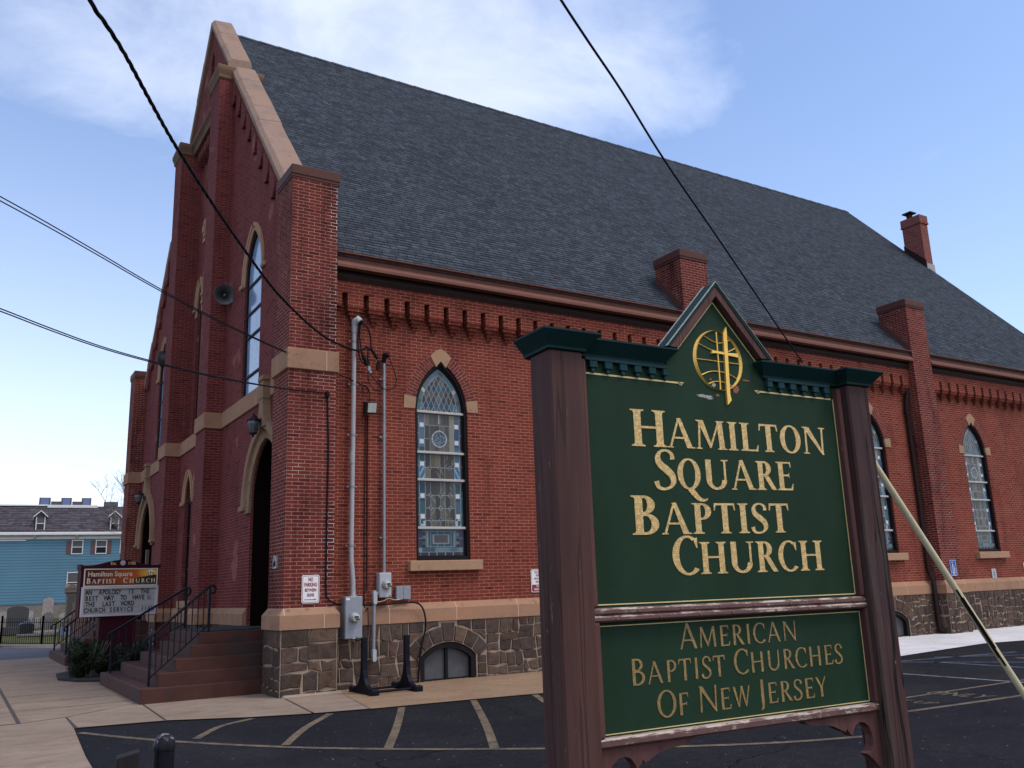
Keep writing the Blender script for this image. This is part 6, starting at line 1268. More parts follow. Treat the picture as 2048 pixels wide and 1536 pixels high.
# ---- emblem: globe ring with an upright cross through it, gilded
mb = MB(); ecx, ecy = 0.7085, 0.121; N = 48
for k in range(N):
    a0, a1 = 2 * PI * k / N, 2 * PI * (k + 1) / N
    def rr(a): return (0.143 * math.cos(a), 0.137 * math.sin(a))
    def ri(a):
        s_ = 1 - (0.030 + 0.115 * abs(math.cos(a)) ** 1.4); return (0.143 * s_ * math.cos(a), 0.137 * s_ * math.sin(a))
    A, B, C_, D_ = rr(a0), rr(a1), ri(a1), ri(a0); A, B, C_, D_ = [(ecx + p[0], ecy + p[1]) for p in (A, B, C_, D_)]; M1 = ((A[0] + D_[0]) / 2, (A[1] + D_[1]) / 2); M2 = ((B[0] + C_[0]) / 2, (B[1] + C_[1]) / 2)
    mb.face([sp(*A, 0.0), sp(*B, 0.0), sp(*M2, 0.008), sp(*M1, 0.008)]); mb.face([sp(*M1, 0.008), sp(*M2, 0.008), sp(*C_, 0.0), sp(*D_, 0.0)])
mb.build('emblem_ring', m_goldb, sign, smooth=50, normals='raw')
mb = MB(); mb.prism([(0.742, 0.245), (0.763, 0.280), (0.764, 0.252), (0.757, 0.10), (0.752, -0.03), (0.757, -0.055), (0.733, -0.078), (0.733, -0.02), (0.738, 0.10)], SM, -0.011, 0.0); mb.prism([(0.664, 0.148), (0.672, 0.163), (0.745, 0.158), (0.818, 0.162), (0.822, 0.144), (0.745, 0.149), (0.69, 0.151)], SM, -0.010, 0.0); mb.build('emblem_cross', m_goldb, sign)
mb = MB()
def thinl(pts_, r): mb.tube([sp(a, b, 0.0025) for a, b in (cur(pts_, 8) if len(pts_) > 2 else pts_)], r, 6)
thinl([(0.7075, 0.250), (0.7045, -0.010)], 0.0042); thinl([(0.585, 0.117), (0.829, 0.116)], 0.0022); thinl([(0.602, 0.187), (0.66, 0.168), (0.717, 0.161), (0.77, 0.168), (0.811, 0.187)], 0.0022); thinl([(0.603, 0.046), (0.65, 0.065), (0.703, 0.071), (0.757, 0.065), (0.807, 0.047)], 0.0024); thinl([(0.638, 0.224), (0.68, 0.207), (0.725, 0.202), (0.784, 0.222)], 0.002); thinl([(0.636, 0.009), (0.67, 0.022), (0.705, 0.026), (0.74, 0.022), (0.775, 0.011)], 0.0022); mb.build('emblem_meridian', m_goldb, sign)
def blob(cx, cy, rx, ry, seed, n=26):
    q = random.Random(seed); return [(cx + rx * math.cos(2 * PI * k / n) * q.uniform(0.6, 1.15), cy + ry * math.sin(2 * PI * k / n) * q.uniform(0.55, 1.15)) for k in range(n)]
for nm, mt, bl in (('bare_patch', m_chipw, [(0.612, -0.046, 0.052, 0.008, 1), (0.672, 0.009, 0.014, 0.010, 4), (0.64, -0.053, 0.02, 0.006, 6)]), ('primer_patch', m_chipr, [(0.795, 0.003, 0.022, 0.020, 2), (0.688, -0.036, 0.011, 0.006, 3), (0.655, 0.033, 0.006, 0.006, 5), (0.86, 0.045, 0.03, 0.004, 7)])):
    mb = MB(); [mb.prism(blob(*b), SM, -0.0007 - 0.0001 * i, 0.0) for i, b in enumerate(bl)]; mb.build(nm, mt, sign)
# scrolled brackets under the lower rail
BRK = [(1.462, -1.394), (0.985, -1.394), (1.02, -1.412), (1.06, -1.420), (1.12, -1.424), (1.165, -1.432), (1.205, -1.450), (1.235, -1.462), (1.243, -1.450), (1.252, -1.462), (1.272, -1.482), (1.280, -1.462), (1.30, -1.438), (1.325, -1.430), (1.355, -1.434), (1.382, -1.455), (1.396, -1.49), (1.395, -1.53), (1.380, -1.553), (1.352, -1.560), (1.385, -1.585), (1.425, -1.625), (1.462, -1.70)]
for f in (lambda u: u, lambda u: 1.402 - u):
    mb = MB(); mb.prism([(f(a), b) for a, b in BRK], SM, -0.014, 0.028); mb.build('bracket', timber('brown bracket board', (0.098, 0.042, 0.036), 0.05, 0.0) if f(1) == 1 else bpy.data.materials['brown bracket board'], sign)
# ---- plastic pipe leaning on the back of the right post
Pa, Pb = Vector((-1.1925, -12.7919, 2.2858)), Vector((-0.4950, -13.0510, 0.9863)); dirp = (Pb - Pa).normalized()
pa = Pa - dirp * 0.0; Lp = (pa.z - GZ) / -dirp.z
t = thing('leaning_pipe', 'yellowed plastic pipe split open halfway, leaning on the right sign post', 'pipe', pa + dirp * Lp)
rp = 0.0155; up_ = (dirp.cross(Vector((CP[0], CP[1], CP[2])) - pa)).normalized(); fr_ = up_.cross(dirp).normalized()
tocam = (Vector(CP) - pa); tocam = (tocam - dirp * tocam.dot(dirp)).normalized(); side = dirp.cross(tocam).normalized()
def ppt(L, a, r): return pa + dirp * L + (tocam * math.cos(a) + side * math.sin(a)) * r
mb = MB(); mi = MB(); NL = 60; NA = 20
for i in range(NL):
    l0, l1 = Lp * i / NL, Lp * (i + 1) / NL; lm = (l0 + l1) / 2
    for k in range(NA):
        a0, a1 = 2 * PI * k / NA, 2 * PI * (k + 1) / NA; am = ((a0 + a1) / 2 + PI) % (2 * PI) - PI
        s0, s1 = 0.92, 1.36
        opening = 0.6 * min(1, max(0, (lm - s0) / 0.05)) * min(1, max(0, (s1 - lm) / 0.10))
        if abs(am - 0.08) < opening: continue
        mb.face([ppt(l0, a0, rp), ppt(l1, a0, rp), ppt(l1, a1, rp), ppt(l0, a1, rp)]); mi.face([ppt(l0, a0, rp - 0.004), ppt(l1, a0, rp - 0.004), ppt(l1, a1, rp - 0.004), ppt(l0, a1, rp - 0.004)])
S = tuple(pa + dirp * Lp); mb.build('pipe', m_pole, t, S, smooth=60); mi.build('pipe_lining', m_polein, t, S, smooth=60)
# ---- bollards in front
t = thing('bollard', 'round black steel bollard with chipped domed top', 'bollard', (-3.594, -8.981, GZ)); S = (-3.594, -8.981, GZ)
mb = MB(); mb.lathe([(0.0, GZ), (0.066, GZ), (0.066, 0.60), (0.0, 0.60)], (S[0], S[1], 0), 28); mb.build('pipe', m_bollard, t, S, smooth=40)
mb = MB(); mb.lathe([(0.066, 0.598), (0.0715, 0.60), (0.0715, 0.622)] + [(0.070 * math.cos(a), 0.622 + 0.078 * math.sin(a)) for a in [PI / 2 * k / 10 for k in range(1, 11)]], (S[0], S[1], 0), 28); mb.build('domed_cap', m_bollard, t, S, smooth=40)
mb = MB(); mb.idx([(-3.92, -9.12, GZ), (-3.78, -9.14, GZ), (-3.76, -9.00, GZ), (-3.90, -8.98, GZ), (-3.905, -9.115, 0.595), (-3.77, -9.13, 0.625), (-3.755, -9.0, 0.628), (-3.89, -8.985, 0.598)], [(0, 1, 5, 4), (1, 2, 6, 5), (2, 3, 7, 6), (3, 0, 4, 7), (4, 5, 6, 7), (0, 3, 2, 1)]); tag(mb.build('timber_post', timber('blackened timber', (0.020, 0.016, 0.016), 0.1, 1.0), None, (-3.83, -9.06, GZ), bevel=0.006), 'short blackened square timber post beside the domed bollard', 'post')
# ---- black trestle base standing by the wall
t = thing('sign_stand_base', 'black two legged stand base with flared feet by the basement window', 'stand', (1.64, -0.55, GZ)); S = (1.64, -0.55, GZ)
def leg(x, nm='leg'):
    y0, y1, ym = -1.0, -0.12, -0.55; pr = [(y0, GZ)]
    for s_, yy in ((1, y0), ):
        pass
    L = [(-0.045, 0.82), (-0.048, 0.45), (-0.06, 0.28), (-0.10, 0.14), (-0.18, 0.04), (-0.30, -0.015), (-0.43, -0.03), (-0.45, GZ)]
    pr = [(ym + a, b) for a, b in L] + [(ym - a, b) for a, b in L[::-1]]
    mb = MB(); mb.prism(pr, lambda u, v, d: (d, u, v), x - 0.045, x + 0.045); o = mb.build(nm, m_black, t, S, bevel=0.012); return o
for x in (1.27, 2.08):
    leg(x)
    for yy in (-1.0, -0.1):
        mb = MB(); mb.bbox(x - 0.075, x + 0.075, yy - 0.07, yy + 0.07, GZ + 0.0, GZ + 0.11, 0.02); mb.build('foot', m_black, t, S)
for yy in (-0.85, -0.28):
    mb = MB(); mb.tube([(1.27, yy, GZ + 0.05), (2.08, yy, GZ + 0.05)], 0.022, 8); mb.build('crossbar', m_black, t, S)

# ================================================================== MESSAGE SIGN BETWEEN THE STOOPS
MA = rad(9.5); t = thing('message_sign', 'maroon church message sign with sunset banner and black movable letters on a pedestal', 'message sign', (-1.42, 8.55, GZ), MA)
# local: x along the board (left to right seen from the lot), y into the sign, z up
WL, WR = -0.93, 0.93
mb = MB(); mb.bbox(WL, WR, 0.0, 0.28, 1.36, 2.52, 0.01); cab = mb.build('cabinet', m_maroon, t)
pr = [(WL - 0.02, 2.50), (WL - 0.02, 2.62), (WL + 0.05, 2.585)] + [(WL + 0.1 + (WR - WL - 0.2) * k / 24, 2.585 + 0.135 * (0.5 - 0.5 * math.cos(2 * PI * k / 24)) ** 1.2) for k in range(25)] + [(WR - 0.05, 2.585), (WR + 0.02, 2.62), (WR + 0.02, 2.50)]
mb = MB(); mb.prism(pr, lambda u, v, d: (u, d, v), -0.02, 0.30); mb.build('crest', m_maroon, t)
mb = MB(); mb.bbox(-0.43, 0.43, 0.03, 0.25, 0.0, 1.37, 0.01); mb.build('pedestal', m_maroon, t)
LM = lambda y_: (lambda u, v, d: (u, d, v))
for s_, x in (('Est.', -0.20), ('1785', 0.235)):
    mb = MB(); mb.text(s_, 0.068, lambda u, v, d: (u + x, d, v + 2.60), -0.0225, bold=0.01); mb.build('lettering', m_goldl, t)
mb = MB(); mb.lathe([(0.0, -0.004), (0.062, -0.004), (0.062, 0.004)], (0.02, -0.022, 2.645), 24, 'y'); mb.build('crest_medallion', m_boxw, t)
# banner: printed gradient from maroon through orange to a yellow sun, hill and crosses
bz0, bz1, bx0, bx1 = 2.105, 2.485, -0.84, 0.865
mb = MB(); nx, nz = 90, 30
for i in range(nx):
    for j in range(nz):
        u, v = (i + .5) / nx, (j + .5) / nz; d = math.hypot((u - 0.915) * 3.2, v - 0.80)
        c = (0.12, 0.012, 0.012) if u < 0.25 else None
        k = min(1, max(0, (u - 0.15) / 0.6)); base_ = tuple(a + (b - a) * k for a, b in zip((0.085, 0.010, 0.012), (0.50, 0.10, 0.015)))
        k = max(0, 1 - d / 0.62) ** 0.8; c = tuple(a + (b - a) * k for a, b in zip(base_, (0.80, 0.55, 0.10)))
        if d < 0.16: c = (0.85, 0.78, 0.55)
        hill = 0.36 + 0.26 * max(0, min(1, (u - 0.62) / 0.33)) ** 0.8 if u > 0.55 else 0.36 * max(0, (u - 0.3) / 0.25) * 0
        if u > 0.68 and v < hill: c = (0.03, 0.018, 0.012)
        if v < 0.10: c = tuple(x * 0.7 for x in (0.14, 0.07, 0.03))
        x0, x1 = bx0 + (bx1 - bx0) * i / nx, bx0 + (bx1 - bx0) * (i + 1) / nx; z0, z1 = bz0 + (bz1 - bz0) * j / nz, bz0 + (bz1 - bz0) * (j + 1) / nz
        mb.face([(x0, -0.008, z0), (x1, -0.008, z0), (x1, -0.008, z1), (x0, -0.008, z1)], c)
ban = mb.build('banner', m_banner, t, normals='raw')
mb = MB()
for x, h in ((0.655, 0.085), (0.715, 0.105), (0.77, 0.085)): mb.box(x - 0.007, x + 0.007, -0.0105, -0.0085, 2.335, 2.335 + h); mb.box(x - 0.024, x + 0.024, -0.0107, -0.0086, 2.335 + h * 0.62, 2.335 + h * 0.62 + 0.013)
mb.build('three_crosses', m_ink, ban)
mb = MB(); ring(mb, [(bx0, bz0), (bx1, bz0), (bx1, bz1), (bx0, bz1)], [(bx0 - 0.024, bz0 - 0.024), (bx1 + 0.024, bz0 - 0.024), (bx1 + 0.024, bz1 + 0.024), (bx0 - 0.024, bz1 + 0.024)], lambda u, v, d: (u, d, v), -0.022, 0.0, closed=True); mb.build('banner_frame', m_cream, t)
mb = MB(); mb.text('Hamilton Square', 0.112, lambda u, v, d: (u - 0.255, d, v + 2.325), -0.0115, xs=0.95, bold=0.018); mb.build('lettering', m_cream, t)
x = -0.80
for wd, xs in (('BAPTIST', -0.80), ('CHURCH', 0.055)):
    x = xs
    for i, ch in enumerate(wd):
        h = 0.128 if i == 0 else 0.102; adv, po = strokes(ch, 0.20, 0.08, 0.07); mb = MB()
        for j, pl_ in enumerate(po): mb.prism([(x + a * h * 1.12, 2.155 + b * h) for a, b in pl_], lambda u, v, d: (u, d, v), -0.0115 - 0.0001 * (j % 6), -0.0085, cap1=False)
        mb.build('lettering', m_cream, t, normals='raw'); x += (adv + 0.10) * h * 1.14 * (1.06 if wd == 'BAPTIST' else 1.16)
# letter board
mb = MB(); mb.box(-0.83, 0.86, -0.006, 0.0, 1.44, 2.015); mb.build('letter_board', m_board, t)
mb = MB(); ring(mb, [(-0.835, 1.435), (0.862, 1.435), (0.862, 2.02), (-0.835, 2.02)], [(-0.90, 1.372), (0.915, 1.372), (0.915, 2.075), (-0.90, 2.075)], lambda u, v, d: (u, d, v), -0.05, 0.0, closed=True); mb.build('board_frame', m_alu, t, bevel=0.006)
msgs = ['AN  APOLOGY  IS  THE', 'BEST  WAY  TO  HAVE', 'THE  LAST  WORD', 'CHURCH SERVICE  11AM']
starts = [(-0.79, 0.70), (-0.785, 0.585), (-0.775, 0.335), (-0.80, 0.83)]
for r, (s_, (xa, xb)) in enumerate(zip(msgs, starts)):
    z = 1.895 - r * 0.141; n = len(s_); dx = (xb - xa) / (n - 0.4)
    mb = MB(); mb.box(-0.83, 0.86, -0.010, -0.005, z - 0.022, z - 0.017); mb.build('letter_track', m_boxg, t)
    for i, ch in enumerate(s_):
        if ch == ' ': continue
        mb = MB(); x = xa + (i + 0.3) * dx; mb.text(ch, 0.104, lambda u, v, d: (u + x, d, v + z), -0.0105, xs=0.74, bold=0.034); mb.build('letter', m_ink, t)
mb = MB(); ring(mb, [(0.665, 1.760), (0.745, 1.760), (0.745, 1.845), (0.665, 1.845)], [(0.66, 1.755), (0.75, 1.755), (0.75, 1.85), (0.66, 1.85)], lambda u, v, d: (u, d, v), -0.011, -0.006, closed=True)
mb.tube([(0.69, -0.0105, 1.832), (0.695, -0.0105, 1.80), (0.718, -0.0105, 1.798), (0.73, -0.0105, 1.775)], 0.005, 5); mb.tube([(0.688, -0.0105, 1.805), (0.68, -0.0105, 1.785), (0.695, -0.0105, 1.770), (0.715, -0.0105, 1.778)], 0.004, 5); mb.build('wheelchair_tile', m_ink, t)
# ================================================================== PLANTS
def shrub(label, cx, cy, rx, ry, h, n, seed):
    q = random.Random(seed); t = thing('evergreen_shrub', label, 'shrub', (cx, cy, GZ), 0, 'clipped shrubs between the stoops'); S = (cx, cy, GZ); mb = MB()
    cl = [(q.uniform(-0.75, 0.75), q.uniform(-0.75, 0.75), q.uniform(0.15, 0.85), q.uniform(0.28, 0.5)) for _ in range(34)]
    for _ in range(n):
        a, b, c, r_ = q.choice(cl); d = Vector((q.gauss(0, 1), q.gauss(0, 1), q.gauss(0, 1))).normalized(); rr_ = r_ * q.uniform(0.55, 1.05)
        p = Vector((cx + (a * 0.72 + d.x * rr_ * 0.8) * rx, cy + (b * 0.72 + d.y * rr_ * 0.8) * ry, GZ + 0.05 + max(0.02, (c * 0.8 + d.z * rr_ * 0.55)) * h))
        if p.z > GZ + h * 1.08: continue
        u = Vector((q.gauss(0, 1), q.gauss(0, 1), q.gauss(0, 1))).normalized(); v = u.cross(d + Vector((q.uniform(-.6, .6), q.uniform(-.6, .6), q.uniform(-.2, .8)))).normalized(); u = v.cross(d).normalized() if v.cross(d).length > 0.1 else u
        L = q.uniform(0.022, 0.042); W_ = L * 0.42; g = q.uniform(0.55, 1.5); c_ = (0.014 * g, 0.022 * g, 0.012 * g) if q.random() > 0.08 else (0.04 * g, 0.033 * g, 0.016 * g)
        mb.face([p - u * L, p + v * W_, p + u * L, p - v * W_], c_)
    mb.build('foliage', m_leaf, t, S, normals=False)
    mb = MB()
    for _ in range(22):
        a = q.uniform(0, 2 * PI); e = (cx + math.cos(a) * rx * 0.7, cy + math.sin(a) * ry * 0.7, GZ + h * q.uniform(0.4, 0.9)); mb.tube([(cx + math.cos(a) * 0.08, cy + math.sin(a) * 0.08, GZ), ((cx + e[0]) / 2, (cy + e[1]) / 2, GZ + h * 0.35), e], [0.014, 0.010, 0.004], 5)
    mb.build('stems', m_bark, t, S)
shrub('dark rounded evergreen shrub at the sidewalk corner of the mulch bed below the message sign', -2.10, 7.75, 0.60, 0.75, 0.98, 15000, 1)
shrub('dark evergreen shrub nearer the church wall, behind the stoop handrail', -1.22, 7.6, 0.52, 0.65, 0.92, 12000, 2)
mb = MB(); bl = [(-1.95, 6.3), (-2.45, 6.9), (-2.72, 7.8), (-2.62, 9.4), (-2.0, 10.6), (-0.2, 10.8), (0.3, 9.0), (0.3, 6.2)]
mb.prism(bl, lambda u, v, d: (u, v, d), GZ, GZ + 0.06); o = mb.build('mulch_bed', m_mulch); o['kind'] = 'structure'
# bare tree far behind, only its outer twigs show past the church
t = thing('bare_tree', 'leafless tree whose thin twigs rise behind the left end of the church', 'tree', (8.5, 62, LZ(62))); S = (8.5, 62, LZ(62)); q = random.Random(11)
tr, tw = MB(), MB()
tr.tube([(8.5, 62, LZ(62) - 0.2), (8.4, 62, 3), (8.3, 62, 5.5)], [0.32, 0.26, 0.2], 10)
def limb(p, d, L, r, depth):
    pts_ = [p]; dd = d.copy()
    for k in range(4): dd = (dd + Vector((q.gauss(0, .13), q.gauss(0, .13), q.gauss(0.04, .1)))).normalized(); pts_.append(pts_[-1] + dd * L / 4)
    (tr if depth < 2 else tw).tube(pts_, [r * (1 - 0.16 * k) for k in range(5)], 6 if depth < 2 else 4)
    if depth < 4:
        for _ in range(4 if depth < 3 else 3):
            k = q.randint(1, 4); nd = (dd + Vector((q.gauss(0, .6), q.gauss(0, .6), q.gauss(0.15, .35)))).normalized(); limb(pts_[k], nd, L * q.uniform(0.5, 0.75), r * 0.5, depth + 1)
for k in range(7):
    a = 2 * PI * k / 7; limb(Vector((8.3, 62, 4.6 + 0.25 * k)), Vector((math.cos(a) * 0.8, math.sin(a) * 0.8, 0.75)).normalized(), 3.6, 0.10, 0)
tr.build('trunk', m_bark, t, S, smooth=True); tw.build('twigs', m_bark, t, S)

# ================================================================== GRAVEYARD
def stone_at(name, label, x, y, w_, h, d_, top_, mat, base=None, cat='headstone'):
    z = LZ(y) - 0.05; t = thing(name, label, cat, (x, y, z), rad(-8), 'headstones in the graveyard'); zb = 0
    if base: mb = MB(); mb.bbox(-base[0] / 2, base[0] / 2, -d_ * 0.9, d_ * 0.9, 0, base[1], 0.03); mb.build('plinth', m_granite if mat is m_granite else m_gstone, t); zb = base[1]
    if top_ == 'round': pr = [(-w_ / 2, zb), (w_ / 2, zb)] + [(w_ / 2 * math.cos(PI * k / 12), zb + h - w_ / 2 * 0.75 + w_ / 2 * 0.75 * math.sin(PI * k / 12)) for k in range(13)]
    elif top_ == 'serp': pr = [(-w_ / 2, zb), (w_ / 2, zb), (w_ / 2, zb + h * 0.82)] + [(w_ / 2 * math.cos(PI * k / 12) * 0.98, zb + h * 0.84 + h * 0.16 * math.sin(PI * k / 12)) for k in range(1, 12)] + [(-w_ / 2, zb + h * 0.82)]
    else: pr = [(-w_ / 2, zb), (w_ / 2, zb), (w_ / 2, zb + h), (-w_ / 2, zb + h)]
    mb = MB(); mb.prism(pr, lambda u, v, d: (u, d, v), -d_ / 2, d_ / 2); mb.build('slab', mat, t, bevel=0.02); return t
stone_at('headstone', 'large dark granite headstone on a wide base in the graveyard', -1.95, 39.5, 1.02, 1.05, 0.3, 'serp', m_granite, (1.35, 0.42))
t = stone_at('headstone', 'polished black headstone with a curved pale top just behind the iron fence', -1.62, 37.0, 0.66, 0.62, 0.22, 'serp', m_gblack, (0.9, 0.14))
mb = MB(); pr = [(0.335 * math.cos(PI * k / 12) * 1.03, 0.14 + 0.62 * 0.84 + 0.62 * 0.17 * math.sin(PI * k / 12)) for k in range(13)]; pr += [(a, b - 0.10) for a, b in pr[::-1]]; mb.prism(pr, lambda u, v, d: (u, d, v), -0.125, 0.125); mb.build('curved_top', m_gblue, t)
stone_at('headstone', 'tall lichened white marble headstone with rounded shoulders', -0.16, 44.5, 0.56, 1.60, 0.2, 'round', m_gwhite, (0.9, 0.2)); stone_at('headstone', 'weathered grey round topped headstone in front of the tall white one', -0.46, 40.0, 0.50, 0.95, 0.2, 'round', m_gstone, (0.8, 0.15))
stone_at('headstone', 'pale rounded headstone at the right, near the far handrail', 0.50, 41.8, 0.56, 0.98, 0.2, 'round', m_gwhite); stone_at('headstone', 'pinkish round topped headstone farthest back against the house wall', -1.22, 54.5, 0.62, 1.1, 0.2, 'round', m_gwhite)
stone_at('headstone', 'white headstone cut by the left edge of the view', -2.52, 43.6, 0.52, 1.12, 0.2, 'round', m_gwhite); stone_at('headstone', 'low bluish grey block marker behind the far handrail', 0.02, 35.8, 0.55, 0.42, 0.3, 'flat', m_gblue); stone_at('headstone', 'pale narrow headstone right of the big granite stone', -0.82, 48.5, 0.36, 1.0, 0.16, 'round', m_gwhite); stone_at('headstone', 'tiny square grey marker left of the white marble stones', -1.12, 44.6, 0.24, 0.62, 0.14, 'flat', m_gstone); stone_at('headstone', 'small pale square marker just left of the tall white stone', -0.52, 46.6, 0.24, 0.62, 0.14, 'flat', m_gwhite); stone_at('headstone', 'flat pale ledger slab laid on low supports', -0.75, 37.0, 1.15, 0.10, 0.6, 'flat', m_gwhite, (0.9, 0.16)); stone_at('headstone', 'weathered grey headstone leaning beside the ledger slab', -0.62, 38.8, 0.34, 0.75, 0.14, 'round', m_gstone)
t = thing('grave_monument', 'tall brown stone monument with gabled cap in front of the blue house', 'monument', (0.45, 38.2, LZ(38.2)), rad(-8))
for nm, a, z0, z1 in (('plinth', 0.42, 0, 0.55), ('die', 0.275, 0.55, 2.05), ('inset_panel', 0.20, 0.9, 1.9), ('cornice', 0.36, 2.05, 2.20)):
    mb = MB(); mb.bbox(-a, a, -a - (0.09 if nm == 'inset_panel' else 0), a, z0, z1, 0.02); mb.build(nm, m_gbrown if nm != 'inset_panel' else m_granite, t)
mb = MB(); mb.prism([(-0.36, 2.20), (0.36, 2.20), (0.36, 2.27), (0, 2.52), (-0.36, 2.27)], lambda u, v, d: (u, d, v), -0.36, 0.36); mb.prism([(-0.36, 2.20), (0.36, 2.20), (0.36, 2.27), (0, 2.50), (-0.36, 2.27)], lambda u, v, d: (d, u, v), -0.34, 0.34); mb.build('gabled_cap', m_gbrown, t)
# iron fence
t = thing('iron_fence', 'black iron picket fence along the graveyard edge', 'fence', (-3.0, 29.7, LZ(29.7))); S = (-3.0, 29.7, LZ(29.7))
def frun(a, b):
    A, B = Vector(a), Vector(b); n = int((B - A).length / 0.135); mb = MB()
    for k in range(n):
        p = A.lerp(B, k / n); z = LZ(p.y); mb.tube([(p.x, p.y, z), (p.x, p.y, z + 1.12), (p.x, p.y, z + 1.18)], [0.011, 0.011, 0.002], 5)
    mb.build('pickets', m_black, t, S)['kind'] = 'stuff'
    mb = MB()
    for h in (0.12, 0.98): mb.tube([(A.x, A.y, LZ(A.y) + h), (B.x, B.y, LZ(B.y) + h)], 0.016, 5)
    mb.build('rail', m_black, t, S)
    for p in (A, B): mb = MB(); mb.box(p.x - 0.04, p.x + 0.04, p.y - 0.04, p.y + 0.04, LZ(p.y) - 0.1, LZ(p.y) + 1.25); mb.build('post', m_black, t, S)
frun((-14, 29.75), (-3.05, 29.55)); frun((-3.05, 29.55), (-1.65, 27.3)); frun((-1.65, 27.3), (0.5, 23.2))
t = thing('board_fence', 'tan wooden board fence between the church and the graveyard', 'fence', (0.0, 26.5, GZ)); S = (0.0, 26.5, GZ)
for k in range(9):
    a = Vector((-0.52, 28.0, 0)).lerp(Vector((0.55, 23.4, 0)), k / 9); b = Vector((-0.52, 28.0, 0)).lerp(Vector((0.55, 23.4, 0)), (k + 0.94) / 9); mb = MB(); mb.prism([(a.x, a.y), (b.x, b.y), (b.x + 0.05, b.y + 0.02), (a.x + 0.05, a.y + 0.02)], lambda u, v, d: (u, v, d), GZ, 1.66 + 0.02 * (k % 2)); mb.build('board', m_wood, t, S)
# ================================================================== BLUE HOUSE
HA = math.atan2(-0.971, 9.29); t = thing('blue_house', 'long blue clapboard house with grey mansard roof, white trim and maroon shutters', 'house', (-2.115, 71.8, 0.6), HA); hb = t
zc = lambda z: z - 0.6
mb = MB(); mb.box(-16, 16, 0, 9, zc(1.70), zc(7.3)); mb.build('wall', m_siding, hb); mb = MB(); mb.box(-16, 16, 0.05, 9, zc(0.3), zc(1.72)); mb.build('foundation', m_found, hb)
mb = MB(); mb.box(-16.2, 16.2, -0.06, 9.1, zc(7.15), zc(7.5)); mb.bbox(-16.3, 16.3, -0.45, 9.2, zc(7.46), zc(7.72), 0.04); mb.box(-16.2, 2.0, -0.10, 0.01, zc(7.0), zc(7.10)); mb.build('eaves_trim', m_trimw, hb)
for x in (2.65, 5.9): mb = MB(); mb.prism([(-0.02, zc(7.46)), (-0.40, zc(7.46)), (-0.36, zc(7.36)), (-0.12, zc(7.18)), (-0.02, zc(7.16))], lambda u, v, d: (d, u, v), x - 0.06, x + 0.06); mb.build('eaves_bracket', m_trimw, hb)
mb = MB(); mb.face([(-16.2, -0.35, zc(7.72)), (16.2, -0.35, zc(7.72)), (16.2, 1.6, zc(10.15)), (-16.2, 1.6, zc(10.15))], None, [(-16, 0), (16, 0), (16, 3.1), (-16, 3.1)]); mb.face([(-16.2, 1.6, zc(10.15)), (16.2, 1.6, zc(10.15)), (16.2, 8, zc(10.3)), (-16.2, 8, zc(10.3))]); mb.face([(16.2, -0.35, zc(7.72)), (16.2, 9, zc(7.72)), (16.2, 8, zc(10.3)), (16.2, 1.6, zc(10.15))]); mb.face([(-16.2, -0.35, zc(7.72)), (-16.2, 9, zc(7.72)), (-16.2, 8, zc(10.3)), (-16.2, 1.6, zc(10.15))]); mb.build('roof', m_roof2, hb, normals='raw')
mb = MB(); mb.bbox(-2.5, 3.4, 1.45, 1.75, zc(10.13), zc(10.27), 0.02); mb.bbox(3.35, 7.4, 1.40, 1.70, zc(9.98), zc(10.24), 0.02); mb.build('roof_edge', m_trimw, hb)
for xa, xb, sky_ in ((2.65, 3.55, 1), (3.6, 4.55, 0), (4.4, 5.25, 1), (5.3, 6.3, 0), (6.05, 6.85, 1), (7.9, 9.1, 0)):
    mb = MB(); h = 0.75 if sky_ else 0.42; mb.prism([(1.7, zc(10.2)), (2.5, zc(10.2)), (2.5, zc(10.2 + h)), (2.05, zc(10.2 + h))] , lambda u, v, d: (d, u, v), xa, xb) ; bx = mb.build('skylight' if sky_ else 'roof_unit', m_skyd, hb)
    if sky_: mb = MB(); mb.face([(xa + 0.12, 1.72, zc(10.29)), (xb - 0.12, 1.72, zc(10.29)), (xb - 0.12, 1.985, zc(10.2 + h - 0.06)), (xa + 0.12, 1.985, zc(10.2 + h - 0.06))]); mb.build('pane', m_skyl, bx, normals='raw')
def hwin(x0, x1, z0, z1, y=0.0, par=None, sash=True):
    mb = MB(); fw = 0.07; ring(mb, [(x0 + fw, z0 + fw), (x1 - fw, z0 + fw), (x1 - fw, z1 - fw), (x0 + fw, z1 - fw)], [(x0, z0), (x1, z0), (x1, z1), (x0, z1)], lambda u, v, d: (u, d, v), y - 0.06, y + 0.01, closed=True); mb.box(x0 + fw, x1 - fw, y - 0.045, y, (z0 + z1) / 2 - 0.03, (z0 + z1) / 2 + 0.03); fr = mb.build('window', m_trimw, par or hb)
    mb = MB(); mb.box(x0 + fw, x1 - fw, y - 0.02, y - 0.005, z0 + fw, z1 - fw); mb.build('pane', m_dglass, fr); mb = MB(); mb.box(x0 + fw, x1 - fw, y - 0.028, y - 0.021, (z0 + z1) / 2, z1 - fw); mb.build('blind', plain('grey blind', (0.07, 0.068, 0.072), 0.6, 0.1, 3) if 'grey blind' not in bpy.data.materials else bpy.data.materials['grey blind'], fr); return fr
for x0, x1 in ((5.53, 6.45), (7.43, 8.35), (9.4, 10.3)):
    hwin(x0, x1, zc(5.83), zc(7.05))
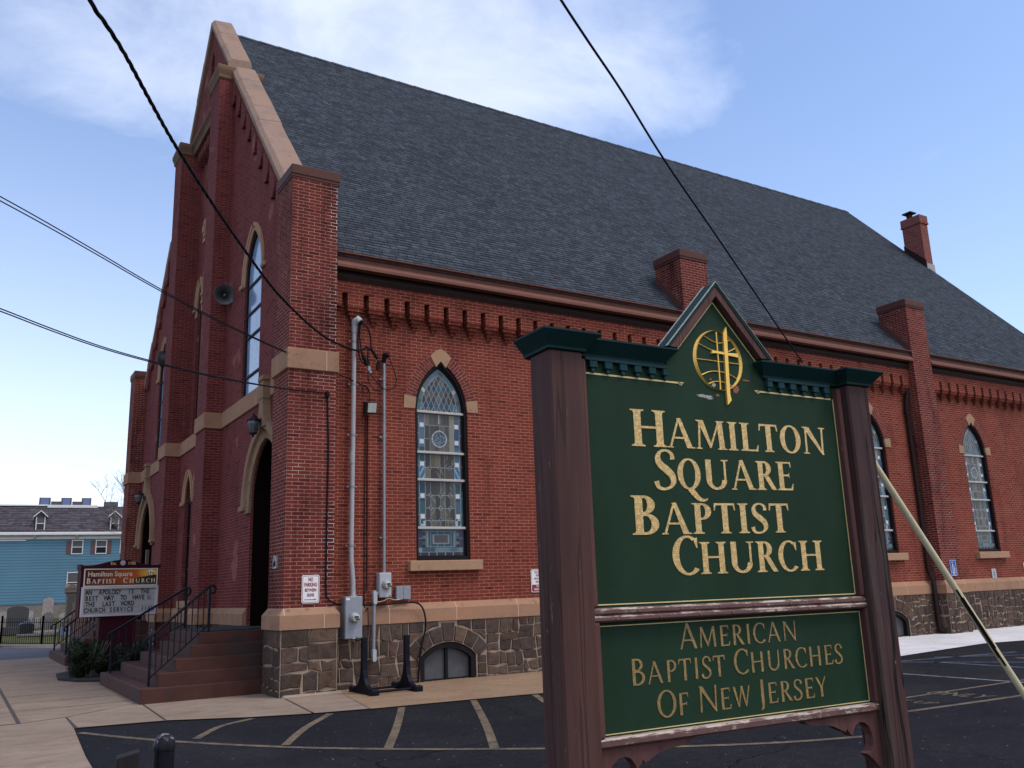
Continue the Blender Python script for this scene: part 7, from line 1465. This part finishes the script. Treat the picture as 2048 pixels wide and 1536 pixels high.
for xa, xb in ((5.13, 5.51), (7.06, 7.42), (8.37, 8.72)): mb = MB(); mb.bbox(xa, xb, -0.04, 0.0, zc(5.83), zc(7.0), 0.01); mb.build('shutter', m_shut, hb)
hwin(5.35, 6.3, zc(2.55), zc(4.3)); hwin(7.6, 8.5, zc(2.55), zc(4.3))
mb = MB(); mb.tube([(4.05, -0.05, zc(1.75)), (4.05, -0.05, zc(0.75)), (3.95, -0.12, zc(0.65))], 0.06, 8); mb.build('drain_pipe', m_trimw, hb)
for xc in (2.98, 8.85):
    d0 = MB(); d0.box(xc - 0.36, xc + 0.36, -0.1, 1.5, zc(7.9), zc(9.15)); do = d0.build('dormer', m_siding if False else m_trimw, hb)
    mb = MB(); 
    for s in (1, -1): mb.prism([(xc, zc(9.62)), (xc + s * 0.58, zc(9.08)), (xc + s * 0.55, zc(9.0)), (xc, zc(9.52))], lambda u, v, d: (u, d, v), -0.32, -0.22); 
    mb.build('bargeboard', m_trimw, do); mb = MB(); mb.prism([(xc - 0.52, zc(9.05)), (xc + 0.52, zc(9.05)), (xc, zc(9.56))], lambda u, v, d: (u, d, v), -0.2, 1.6); mb.build('dormer_roof', m_roof2, do)
    hwin(xc - 0.36, xc + 0.36, zc(7.85), zc(9.12), -0.12, do)
# gabled house behind, at the left edge
t = thing('gabled_house', 'house with steep grey gable roof showing behind the left end of the blue house', 'house', (-9.5, 95, 1.0), HA)
mb = MB(); mb.box(-6, 6, 0, 8, 0, 7.5); mb.prism([(0.0, 7.5), (8.0, 7.5), (4.0, 13.0)], lambda u, v, d: (d, u, v), -5.9, 5.9); mb.build('wall', m_found, t)
mb = MB()
for pts_ in ([(-6.3, -0.5, 7.2), (6.3, -0.5, 7.2), (6.3, 4, 13.2), (-6.3, 4, 13.2)], [(-6.3, 8.5, 7.2), (6.3, 8.5, 7.2), (6.3, 4, 13.2), (-6.3, 4, 13.2)]): mb.face(pts_, None, [(0, 0), (12, 0), (12, 7), (0, 7)])
mb.face([(6.3, -0.5, 7.2), (6.3, 8.5, 7.2), (6.3, 4, 13.2)]); mb.build('roof', m_roof2, t, normals='raw')
